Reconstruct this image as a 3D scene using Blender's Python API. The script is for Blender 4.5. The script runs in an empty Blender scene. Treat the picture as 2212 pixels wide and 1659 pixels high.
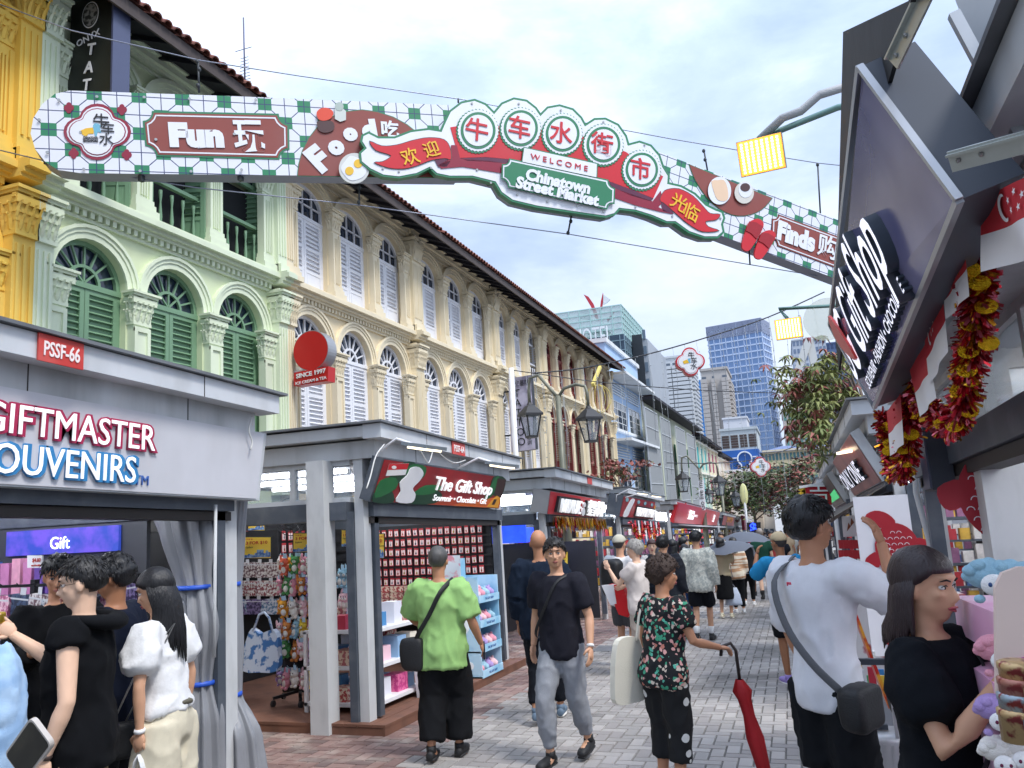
import bpy, bmesh, math, random
from mathutils import Vector as V, Matrix, noise
random.seed(7)
scn = bpy.context.scene
COL = scn.collection
R = math.radians
# ------------------------------------------------------------------ camera
FPX, PPX, PPY = 1690.0, 1106.0, 829.5          # focal length and centre, for a 2212 px wide picture
ROT = Matrix(((0.94244802, 0.10755359, 0.31658167), (0.32885813, -0.12723202, -0.93576938), (-0.06036603, 0.98602446, -0.15527944)))
CAM = V((0, 0, 1.72))
SL = 0.047                                      # the street falls away by 4.7 %
cd = bpy.data.cameras.new('camera'); cam = bpy.data.objects.new('camera', cd); COL.objects.link(cam)
cam.matrix_world = Matrix.Translation(CAM) @ ROT.to_4x4()
cd.sensor_width = 36; cd.lens = 36 * FPX / 2212; cd.clip_start = 0.05; cd.clip_end = 3000
scn.camera = cam
# ------------------------------------------------------------------ sky and sun (bright overcast)
SUN_AZ, SUN_EL = R(128), R(52)                  # azimuth of the sun from +X, counter-clockwise seen from above -> set below
world = bpy.data.worlds.new('World'); scn.world = world; world.use_nodes = True
def build_world():
 nt = world.node_tree; n = nt.nodes; l = nt.links; n.clear()
 out = n.new('ShaderNodeOutputWorld'); bg = n.new('ShaderNodeBackground'); l.new(bg.outputs[0], out.inputs[0])
 sky = n.new('ShaderNodeTexSky'); sky.sky_type = 'NISHITA'; sky.sun_disc = False
 sky.sun_elevation = R(52); sky.sun_rotation = R(115); sky.air_density = 1.0; sky.dust_density = 2.0
 tc = n.new('ShaderNodeTexCoord')
 mp = n.new('ShaderNodeMapping'); mp.inputs['Scale'].default_value = (1.0, 1.0, 2.6); l.new(tc.outputs['Generated'], mp.inputs[0])
 def noi(scale, det, rough, w):
  t = n.new('ShaderNodeTexNoise'); t.noise_dimensions = '4D'; t.inputs['Scale'].default_value = scale
  t.inputs['Detail'].default_value = det; t.inputs['Roughness'].default_value = rough; t.inputs['W'].default_value = w
  t.inputs['Distortion'].default_value = .25
  l.new(mp.outputs[0], t.inputs['Vector']); return t
 def ramp(src, stops):
  r = n.new('ShaderNodeValToRGB'); e = r.color_ramp.elements
  while len(e) < len(stops): e.new(.5)
  for k, (p, c) in enumerate(stops): e[k].position = p; e[k].color = c
  l.new(src, r.inputs[0]); return r
 big = noi(1.9, 8, .55, 2.3); fine = noi(4.2, 9, .6, 7.7)
 mx = n.new('ShaderNodeMath'); mx.operation = 'MULTIPLY_ADD'; mx.inputs[1].default_value = .38
 l.new(fine.outputs[0], mx.inputs[0]); 
 m2 = n.new('ShaderNodeMath'); m2.operation = 'MULTIPLY'; m2.inputs[1].default_value = .66; l.new(big.outputs[0], m2.inputs[0]); l.new(m2.outputs[0], mx.inputs[2])
 cl = ramp(mx.outputs[0], [(.38, (2.5, 3.2, 4.6, 1)), (.47, (3.2, 3.95, 5.4, 1)), (.55, (4.4, 5.1, 6.4, 1)), (.68, (5.7, 6.25, 7.2, 1))])
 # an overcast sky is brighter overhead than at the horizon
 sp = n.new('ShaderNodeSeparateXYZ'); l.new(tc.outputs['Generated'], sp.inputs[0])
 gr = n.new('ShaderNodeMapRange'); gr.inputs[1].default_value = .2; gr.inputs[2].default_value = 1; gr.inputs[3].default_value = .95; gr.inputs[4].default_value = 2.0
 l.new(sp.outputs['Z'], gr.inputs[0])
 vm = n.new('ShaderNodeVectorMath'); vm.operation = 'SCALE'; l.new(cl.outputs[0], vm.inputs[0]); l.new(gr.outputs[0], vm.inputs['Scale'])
 mix = n.new('ShaderNodeMix'); mix.data_type = 'RGBA'; mix.inputs[0].default_value = .9
 l.new(sky.outputs[0], mix.inputs[6]); l.new(vm.outputs[0], mix.inputs[7])
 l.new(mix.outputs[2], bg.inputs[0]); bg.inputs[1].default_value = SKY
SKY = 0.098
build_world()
sd = bpy.data.lights.new('sun', 'SUN'); sd.energy = 1.5; sd.angle = R(14); sd.color = (1, .965, .92)
sun = bpy.data.objects.new('sun', sd); COL.objects.link(sun)
sun.rotation_euler = V((-.62, .28, -.95)).to_track_quat('-Z', 'Y').to_euler()
scn.render.engine = 'CYCLES'
scn.view_settings.view_transform = 'Standard'; scn.view_settings.look = 'None'; scn.view_settings.gamma = 1
scn.view_settings.exposure = 0.98
scn.view_settings.use_curve_mapping = False
scn.render.resolution_x, scn.render.resolution_y = 1024, 768
# ------------------------------------------------------------------ where a pixel of the measured picture lies on a known plane of the place
def ray(u, v): return ROT @ V((u - PPX, -(v - PPY), -FPX))
def onx(u, v, X): d = ray(u, v); return CAM + d * (X / d.x)
def ony(u, v, Y): d = ray(u, v); return CAM + d * (Y / d.y)
def dep(u, v, Z): return CAM + ray(u, v) * (Z / FPX)
def gz(y): return -SL * y if y < 150 else -SL * 150
def gnd(u, v, h=0): d = ray(u, v); return CAM + d * (-(CAM.z - h) / (d.z + SL * d.y))
# ------------------------------------------------------------------ materials
MATS = {}
def lin(c):
 if isinstance(c, str):
  c = [int(c[i:i + 2], 16) / 255 for i in (0, 2, 4)]
 return tuple((x / 12.92 if x <= .04045 else ((x + .055) / 1.055) ** 2.4) for x in c[:3])
def mat(key, c='808080', rough=.6, metal=0., var=.06, sc=6., bump=.0, bsc=60., emit=None, es=1., dirt=None, dsc=1.5, damt=.5, streak=1., spec=.5, trans=0., alpha=1., c2=None, lo=.4, hi=.6, mscale=None):
 if key in MATS: return MATS[key]
 m = bpy.data.materials.new(key); m.use_nodes = True; MATS[key] = m
 nt = m.node_tree; n = nt.nodes; l = nt.links; b = n['Principled BSDF']
 c = lin(c); b.inputs['Roughness'].default_value = rough; b.inputs['Metallic'].default_value = metal
 b.inputs['Specular IOR Level'].default_value = spec
 b.inputs['Base Color'].default_value = (*c, 1)
 if trans: b.inputs['Transmission Weight'].default_value = trans
 if alpha < 1: b.inputs['Alpha'].default_value = alpha
 if emit is not None: b.inputs['Emission Color'].default_value = (*lin(emit), 1); b.inputs['Emission Strength'].default_value = es
 tc = n.new('ShaderNodeTexCoord'); co = tc.outputs['Object']
 if mscale:
  mp = n.new('ShaderNodeMapping'); mp.inputs['Scale'].default_value = mscale; l.new(co, mp.inputs[0]); co = mp.outputs[0]
 def noi(s, d=4, src=co):
  t = n.new('ShaderNodeTexNoise'); t.inputs['Scale'].default_value = s; t.inputs['Detail'].default_value = d; l.new(src, t.inputs['Vector']); return t.outputs[0]
 cur = None
 def mixc(fac, a, bb):
  x = n.new('ShaderNodeMix'); x.data_type = 'RGBA'; l.new(fac, x.inputs[0])
  for i, q in ((6, a), (7, bb)):
   if isinstance(q, tuple): x.inputs[i].default_value = (*q, 1)
   else: l.new(q, x.inputs[i])
  return x.outputs[2]
 if c2 is not None:
  r = n.new('ShaderNodeMapRange'); r.inputs[1].default_value = lo; r.inputs[2].default_value = hi; l.new(noi(sc, 3), r.inputs[0]); cur = mixc(r.outputs[0], c, lin(c2))
 elif var:
  cur = mixc(noi(sc), tuple(x * (1 - var) for x in c), tuple(min(1, x * (1 + var)) for x in c))
 if dirt is not None:
  mp = n.new('ShaderNodeMapping'); mp.inputs['Scale'].default_value = (1, 1, 1 / streak); l.new(tc.outputs['Object'], mp.inputs[0])
  r = n.new('ShaderNodeMapRange'); r.inputs[1].default_value = .48; r.inputs[2].default_value = .75; r.inputs[4].default_value = damt
  l.new(noi(dsc, 8, mp.outputs[0]), r.inputs[0]); cur = mixc(r.outputs[0], cur or c, lin(dirt))
 if cur is not None: l.new(cur, b.inputs['Base Color'])
 if bump:
  bp = n.new('ShaderNodeBump'); bp.inputs['Strength'].default_value = bump; bp.inputs['Distance'].default_value = .01
  l.new(noi(bsc, 5), bp.inputs['Height']); l.new(bp.outputs[0], b.inputs['Normal'])
 return m
# ------------------------------------------------------------------ mesh building
class MB:
 def __init__(s): s.v = []; s.f = []; s.mi = []; s.cur = 0; s.sm = []
 def add(s, vs, fs, smooth=False):
  o = len(s.v); s.v += [V(p) for p in vs]
  for f in fs: s.f.append([o + i for i in f]); s.mi.append(s.cur); s.sm.append(smooth)
 def m(s, i): s.cur = i; return s
 def box(s, x0, x1, y0, y1, z0, z1, shear=False):
  P = [(x0, y0, z0), (x1, y0, z0), (x1, y1, z0), (x0, y1, z0), (x0, y0, z1), (x1, y0, z1), (x1, y1, z1), (x0, y1, z1)]
  if shear: P = [(x, y, z - SL * y) for x, y, z in P]
  s.add(P, [(0, 3, 2, 1), (4, 5, 6, 7), (0, 1, 5, 4), (1, 2, 6, 5), (2, 3, 7, 6), (3, 0, 4, 7)]); return s
 def obox(s, c, sx, sy, sz, rot=None):
  """box of full sizes about c, rot a 3x3"""
  rot = rot or Matrix.Identity(3); c = V(c)
  P = [c + rot @ V((a * sx / 2, b * sy / 2, d * sz / 2)) for d in (-1, 1) for a, b in ((-1, -1), (1, -1), (1, 1), (-1, 1))]
  s.add(P, [(0, 3, 2, 1), (4, 5, 6, 7), (0, 1, 5, 4), (1, 2, 6, 5), (2, 3, 7, 6), (3, 0, 4, 7)]); return s
 def quad(s, *p): s.add(p, [tuple(range(len(p)))]); return s
 def prism(s, pts, d, cap=True):
  """polygon pts (3-D, planar) pushed along vector d"""
  n = len(pts); pts = [V(p) for p in pts]; d = V(d); o = len(s.v)
  s.v += pts + [p + d for p in pts]
  fs = [[o + i, o + (i + 1) % n, o + n + (i + 1) % n, o + n + i] for i in range(n)]
  if cap:
   from mathutils.geometry import tessellate_polygon
   for t in tessellate_polygon([pts]): fs.append([o + i for i in t]); fs.append([o + n + i for i in reversed(t)])
  for f in fs: s.f.append(f); s.mi.append(s.cur); s.sm.append(False)
  return s
 def bar(s, a, b, w, h=None, up=(0, 0, 1)):
  a, b = V(a), V(b); h = h or w; d = (b - a); L = d.length; d.normalize(); u = V(up)
  x = d.cross(u)
  if x.length < 1e-4: x = d.cross(V((1, 0, 0)))
  x.normalize(); u = x.cross(d)
  s.obox((a + b) / 2, w, L, h, Matrix((x, d, u)).transposed()); return s
 def tube(s, path, r, n=8, cap=True, flat=1.0, smooth=True, ref=None):
  path = [V(p) for p in path]; m = len(path); rs = r if isinstance(r, (list, tuple)) else [r] * m
  vs = []; prev = None
  for i, p in enumerate(path):
   t = (path[min(i + 1, m - 1)] - path[max(i - 1, 0)]).normalized()
   if prev is None:
    q = V(ref) if ref else (V((0, 0, 1)) if abs(t.z) < .9 else V((1, 0, 0)))
    prev = (q - t * q.dot(t)).normalized()
   else:
    prev = (prev - t * prev.dot(t)); prev = prev.normalized() if prev.length > 1e-6 else V((1, 0, 0))
   b = t.cross(prev)
   for k in range(n):
    a = 2 * math.pi * k / n
    rr = rs[i]; ra, rb = (rr if isinstance(rr, tuple) else (rr * flat, rr))
    vs.append(p + prev * (math.cos(a) * ra) + b * (math.sin(a) * rb))
  fs = [(i * n + k, i * n + (k + 1) % n, (i + 1) * n + (k + 1) % n, (i + 1) * n + k) for i in range(m - 1) for k in range(n)]
  if cap: fs += [tuple(reversed(range(n))), tuple(range((m - 1) * n, m * n))]
  s.add(vs, fs, smooth); return s
 def lathe(s, base, prof, n=12, axis=(0, 0, 1), smooth=True):
  ax = V(axis).normalized(); q = V((1, 0, 0)) if abs(ax.x) < .9 else V((0, 1, 0)); x = (q - ax * q.dot(ax)).normalized(); y = ax.cross(x); base = V(base)
  vs = [base + ax * z + x * (r * math.cos(2 * math.pi * k / n)) + y * (r * math.sin(2 * math.pi * k / n)) for r, z in prof for k in range(n)]
  m = len(prof)
  fs = [(i * n + k, i * n + (k + 1) % n, (i + 1) * n + (k + 1) % n, (i + 1) * n + k) for i in range(m - 1) for k in range(n)]
  fs += [tuple(reversed(range(n))), tuple(range((m - 1) * n, m * n))]
  s.add(vs, fs, smooth); return s
 def ball(s, c, rx, ry=None, rz=None, nu=10, nv=7, rot=None):
  ry = ry or rx; rz = rz or rx; c = V(c); vs = [V((0, 0, -1))]
  for j in range(1, nv):
   t = math.pi * j / nv
   for k in range(nu): a = 2 * math.pi * k / nu; vs.append(V((math.sin(t) * math.cos(a), math.sin(t) * math.sin(a), -math.cos(t))))
  vs.append(V((0, 0, 1)))
  fs = [(0, 1 + (k + 1) % nu, 1 + k) for k in range(nu)]
  for j in range(nv - 2):
   for k in range(nu): a = 1 + j * nu + k; b = 1 + j * nu + (k + 1) % nu; fs.append((a, b, b + nu, a + nu))
  e = len(vs) - 1; o = 1 + (nv - 2) * nu
  fs += [(o + k, o + (k + 1) % nu, e) for k in range(nu)]
  vs = [V((p.x * rx, p.y * ry, p.z * rz)) for p in vs]
  if rot: vs = [rot @ p for p in vs]
  s.add([c + p for p in vs], fs, True); return s
 def disc(s, c, r, nrm, n=24, th=.01, r2=None):
  c = V(c); nrm = V(nrm).normalized(); q = V((0, 0, 1)) if abs(nrm.z) < .9 else V((1, 0, 0)); x = (q - nrm * q.dot(nrm)).normalized(); y = nrm.cross(x); r2 = r2 or r
  s.prism([c + x * (r2 * math.cos(2 * math.pi * k / n)) + y * (r * math.sin(2 * math.pi * k / n)) for k in range(n)], nrm * th); return s
 def mesh(s, name, org=V((0, 0, 0)), mats=()):
  me = bpy.data.meshes.new(name); me.from_pydata([tuple(p - org) for p in s.v], [], s.f)
  for m in mats: me.materials.append(m)
  if len(mats) > 1: me.polygons.foreach_set('material_index', s.mi)
  me.polygons.foreach_set('use_smooth', s.sm); me.update(); return me
 def build(s, name, mats, parent=None, loc=None, **kw):
  if not isinstance(mats, (list, tuple)): mats = [mats]
  org = wloc(parent)
  if parent is None:
   if loc is None:
    xs = [p.x for p in s.v]; ys = [p.y for p in s.v]; loc = V(((min(xs) + max(xs)) / 2, (min(ys) + max(ys)) / 2, min(p.z for p in s.v)))
   org = V(loc)
  me = s.mesh(name, org, mats)
  o = bpy.data.objects.new(name, me); COL.objects.link(o)
  if parent is not None: o.parent = parent
  else: o.location = org
  tag(o, **kw); return o
def wloc(o):
 p = V((0, 0, 0))
 while o is not None: p = p + o.location; o = o.parent
 return p
def tag(o, label=None, cat=None, group=None, kind=None):
 if label: o['label'] = label
 if cat: o['category'] = cat
 if group: o['group'] = group
 if kind: o['kind'] = kind
 return o
def thing(name, loc, label, cat, group=None, kind=None):
 o = bpy.data.objects.new(name, None); COL.objects.link(o); o.location = V(loc); o.empty_display_size = .2
 return tag(o, label, cat, group, kind)
def inst(me, name, parent, loc=(0, 0, 0), rot=(0, 0, 0), scale=(1, 1, 1), **kw):
 """an object sharing mesh me; loc in world space"""
 o = bpy.data.objects.new(name, me); COL.objects.link(o)
 if parent is not None: o.parent = parent
 o.location = V(loc) - wloc(parent); o.rotation_euler = rot; o.scale = scale
 return tag(o, **kw)
# ------------------------------------------------------------------ lettering
def frame3(x, y):
 x = V(x).normalized(); y = V(y); y = (y - x * x.dot(y)).normalized(); return Matrix((x, y, x.cross(y))).transposed()
def text(s, org, x, y, h, mt, parent, w=None, ext=.004, bold=0., shear=0., align='LEFT', spacing=1., name='lettering', sidem=None, lean=0):
 """lettering s with its baseline start at org, along x, up y, cap height h, optional total width w"""
 cu = bpy.data.curves.new('t', 'FONT'); cu.body = s; cu.size = h / .72; cu.extrude = ext; cu.offset = bold; cu.shear = shear; cu.resolution_u = 3; cu.space_character = spacing; cu.space_line = .95
 o = bpy.data.objects.new('t', cu); COL.objects.link(o); bpy.context.view_layer.update()
 dg = bpy.context.evaluated_depsgraph_get(); me = bpy.data.meshes.new_from_object(o.evaluated_get(dg))
 bpy.data.objects.remove(o)
 if not me.vertices: return None
 xs = [v.co.x for v in me.vertices]; x0, x1 = min(xs), max(xs)
 sx = (w / (x1 - x0)) if w else 1.
 F = frame3(x, y); org = V(org) - wloc(parent); off = {'LEFT': x0, 'CENTER': (x0 + x1) / 2, 'RIGHT': x1}[align]
 for v in me.vertices: v.co = org + F @ V(((v.co.x - off) * sx, v.co.y, v.co.z + ext))
 me.materials.clear(); me.materials.append(mt)
 if sidem:
  me.materials.append(sidem); nf = F.col[2]
  for p in me.polygons:
   if p.normal.dot(nf) < .9: p.material_index = 1
 me.name = name
 o = bpy.data.objects.new(name, me); COL.objects.link(o); o.parent = parent
 return o
def sheared(fn):
 return fn
WH = lambda: mat('white_paint', 'e6e6e8', .5, var=.03)
# ================================================================== ground and street
def ground():
 g = MB(); ys = [-30, 0, 20, 40, 80, 150, 400, 1500]
 for a, b in zip(ys, ys[1:]):
  g.quad((-1500, a, gz(a) - .06), (1500, a, gz(a) - .06), (1500, b, gz(b) - .06), (-1500, b, gz(b) - .06))
 g.build('ground', mat('ground_asphalt', '55565a', .9, var=.15, sc=.4), loc=(0, 0, -.06), kind='structure')
 s = MB()
 for a, b in ((-6, 40), (40, 150)):
  s.quad((-9, a, gz(a) - .014), (6, a, gz(a) - .014), (6, b, gz(b) - .014), (-9, b, gz(b) - .014))
 m = mat('paver_joint', '63625f', .95, var=.2, sc=9)
 st = s.build('street_paving', m, loc=(0, 0, -.014), kind='structure')
 greys = [mat('paver_grey_%d' % i, c, .8, var=.16, sc=3.5, bump=.4, bsc=120, dirt='54514d', dsc=1.3, damt=.85) for i, c in enumerate(('9c9793', '938f8b', 'a49f9b', '8f8a87'))]
 reds = [mat('paver_red_%d' % i, c, .8, var=.2, sc=5, bump=.4, bsc=120, dirt='b0a69c', dsc=3.2, damt=.75) for i, c in enumerate(('7f655e', '755d58', '8a7069', '6c5a56'))]
 W = .115; cells = []
 for i in range(-60, 40):
  for j in range(30, 250):
   k = (i - j) % 4
   if k == 0: cells.append((i * W, j * W, 2 * W, W))
   elif k == 3: cells.append((i * W, j * W, W, 2 * W))
 rnd = random.Random(3)
 def red(x): return x < -3.25 or x > 1.02
 def shape(mb, x, y, sx, sy, dz):
  g = .0035; c = .005
  z = lambda yy, e: gz(yy) + e
  P = [(x + g, y + g), (x + sx - g, y + g), (x + sx - g, y + sy - g), (x + g, y + sy - g)]
  T = [(x + g + c, y + g + c), (x + sx - g - c, y + g + c), (x + sx - g - c, y + sy - g - c), (x + g + c, y + sy - g - c)]
  mb.add([(a, b, z(b, -.013)) for a, b in P] + [(a, b, z(b, dz)) for a, b in T], [(4, 5, 6, 7), (0, 1, 5, 4), (1, 2, 6, 5), (2, 3, 7, 6), (3, 0, 4, 7)])
 vis = []
 for x, y, sx, sy in cells:
  if y < 4.6 and not (-3.5 < x < 1.3): continue
  if x < -7 and y > 8: continue
  vis.append((math.hypot(x, y), x, y, sx, sy))
 vis.sort()
 near = [c for c in vis if c[2] > 5.75 and -3.4 < c[1] < .35][:300]; ns = set(near)
 base = {}
 for key, (sx, sy) in {'h': (2 * W, W), 'v': (W, 2 * W)}.items():
  for q in range(8):
   mb = MB(); mb_y = 0
   g = .0035; c = .005; dz = 0
   P = [(g, g), (sx - g, g), (sx - g, sy - g), (g, sy - g)]; T = [(g + c, g + c), (sx - g - c, g + c), (sx - g - c, sy - g - c), (g + c, sy - g - c)]
   mb.add([(a, b, -.013 - SL * b) for a, b in P] + [(a, b, -SL * b) for a, b in T], [(4, 5, 6, 7), (0, 1, 5, 4), (1, 2, 6, 5), (2, 3, 7, 6), (3, 0, 4, 7)])
   base[key, q] = mb.mesh('paver', mats=[(greys + reds)[q]])
 for d, x, y, sx, sy in near:
  q = rnd.randrange(4) + (4 if red(x) else 0)
  inst(base['h' if sx > sy else 'v', q], 'paver', st, (x, y, gz(y) + rnd.uniform(-.0015, .0015)))
 mb = MB()
 for c in vis:
  if c in ns: continue
  d, x, y, sx, sy = c
  mb.m(rnd.randrange(4) + (4 if red(x) else 0)); shape(mb, x, y, sx, sy, rnd.uniform(-.0015, .0015))
 mb.build('paver_field', greys + reds, st, kind='stuff')
 far = MB()
 for a, b in ((28.6, 150),):
  far.quad((-7, a, gz(a)), (5, a, gz(a)), (5, b, gz(b)), (-7, b, gz(b)))
 m = mat('far_paving', '9a9794', .85, var=.14, sc=.9, dirt='6f6c69', dsc=.5)
 nt = m.node_tree
 far.build('far_paving', m, st, kind='stuff')
 # cast iron covers and the yellow scuffed patches by the kerb
 dm = MB().disc((-2.9, 9.1, gz(9.1) + .002), .3, (0, 0, 1), 20, .004)
 c = MB(); c.box(-3.15, -2.8, 12.4, 12.9, gz(12.6) + .0, gz(12.6) + .012)
 c.build('drain_cover', mat('drain_steel', '6f7072', .5, .6, bump=.5, bsc=40), st)
ground()
# ================================================================== shophouses on the left
XF = -9.0
GLASS = mat('window_glass', '2a3648', .08, 0, var=.2, sc=1.5, spec=.8)
def archpts(c, r, zs, rise, n=14): return [(c - r * math.cos(math.pi * k / n), zs + rise * math.sin(math.pi * k / n)) for k in range(n + 1)]
def bay(mb, y0, y1, z0, z1, c, r, zs, rise, x=XF, depth=.3):
 if c - r > y0: mb.box(x - depth, x, y0, c - r, z0, z1)
 if y1 > c + r: mb.box(x - depth, x, c + r, y1, z0, z1)
 A = archpts(c, r, zs, rise)
 for (a, za), (b, zb) in zip(A, A[1:]):
  mb.quad((x, a, za), (x, b, zb), (x, b, z1), (x, a, z1))
  mb.quad((x, a, za), (x - depth, a, za), (x - depth, b, zb), (x, b, zb))
 mb.quad((x - depth, c - r, z1), (x - depth, c + r, z1), (x, c + r, z1), (x, c - r, z1))
def ring(mb, c, zs, r0, h0, r1, h1, x0, x1, n=14):
 A = archpts(c, r0, zs, h0, n); B = archpts(c, r1, zs, h1, n)
 for k in range(n):
  (a, za), (b, zb) = A[k], A[k + 1]; (d, zd), (e, ze) = B[k], B[k + 1]
  mb.add([(x1, a, za), (x1, b, zb), (x1, e, ze), (x1, d, zd), (x0, a, za), (x0, b, zb), (x0, e, ze), (x0, d, zd)], [(0, 1, 2, 3), (4, 5, 1, 0), (3, 2, 6, 7)])
def capital_mesh(w, h, d, m):
 """square bell with two tiers of curled leaves, corner scrolls and an abacus; front faces +X"""
 b = MB(); b.box(0, d + .02, -w / 2 - .02, w / 2 + .02, 0, h * .1); 
 for k in range(4):
  z0 = h * (.1 + .18 * k); e = .015 + .02 * k * k / 3
  b.box(0, d + e, -w / 2 - e, w / 2 + e, z0, z0 + h * .18)
 b.box(0, d + .09, -w / 2 - .09, w / 2 + .09, h * .86, h * .93); b.box(0, d + .12, -w / 2 - .12, w / 2 + .12, h * .93, h)
 def leaf(y, z, s, x=None, nx=1, ny=0):
  x = d if x is None else x; t = V((nx, ny, 0)); sd = V((-ny, nx, 0)); p = V((x, y, z))
  prof = [(.0, 0, .30), (.03, .3, .42), (.05, .6, .38), (.09, .85, .26), (.13, .95, .14), (.13, .82, .04)]
  L = [p + t * (a * s / .3 + .012) + V((0, 0, b_ * s)) + sd * (w_ * s * .5) for a, b_, w_ in prof]; Rr = [p + t * (a * s / .3 + .012) + V((0, 0, b_ * s)) - sd * (w_ * s * .5) for a, b_, w_ in prof]
  C_ = [(l + r) / 2 + t * .02 for l, r in zip(L, Rr)]
  n = len(prof); b.add(L + C_ + Rr, [(i, i + 1, n + i + 1, n + i) for i in range(n - 1)] + [(n + i, n + i + 1, 2 * n + i + 1, 2 * n + i) for i in range(n - 1)])
 for y in (-w * .33, 0, w * .33): leaf(y, h * .1, h * .36)
 for y in (-w * .5, -w * .17, w * .17, w * .5): leaf(y, h * .36, h * .34)
 for s in (-1, 1):
  for q in (.25, .75): leaf(s * w / 2, h * .1, h * .36, d * q, 0, s); leaf(s * w / 2, h * .38, h * .32, d * q, 0, s)
  for k in range(10):      # corner scroll
   a = k * .75; r = .055 * (1 - k * .075); y = s * (w / 2 + .045) + s * r * math.cos(a); z = h * .76 + r * math.sin(a)
   b.box(d - .0, d + .055, y - .012, y + .012, z - .012, z + .012)
 b.ball((d + .06, 0, h * .88), .03, .05, .04, 6, 4)
 return b.mesh('capital', mats=[m])
def leaf_door(w, h, panels, mfr, t=.045):
 """shutter leaf: frame mesh, hinged on local y=0, extends to y=w, front +X"""
 b = MB(); s = .075
 b.box(-t, 0, 0, s, 0, h); b.box(-t, 0, w - s, w, 0, h)
 zs = [0] + [p[1] for p in panels]
 b.box(-t, 0, s, w - s, 0, .09)
 slats = []
 for a, bb, kind in panels:
  b.box(-t, 0, s, w - s, bb * h - .035, bb * h + (.035 if bb < 1 else -.0))
  a_, b_ = a * h + .05, bb * h - .05
  if kind == 's':
   b.box(-t * .6, -.012, s, w - s, a_ - .02, b_ + .02)
   b.box(-t * .6, -.004, s + .035, w - s - .035, a_ + .025, b_ - .02)
  else:
   n = max(3, int((b_ - a_) / .085)); slats += [(s, w - s, a_ + (k + .5) * (b_ - a_) / n) for k in range(n)]
   b.box(-t - .004, -t, s, w - s, a_ - .02, b_ + .02)
 return b.mesh('shutter', mats=[mfr]), slats
def slat_mesh(w, m):
 b = MB(); b.obox((0, 0, 0), .052, w, .012, Matrix.Rotation(R(38), 3, 'Y')); return b.mesh('slat', mats=[m])
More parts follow.
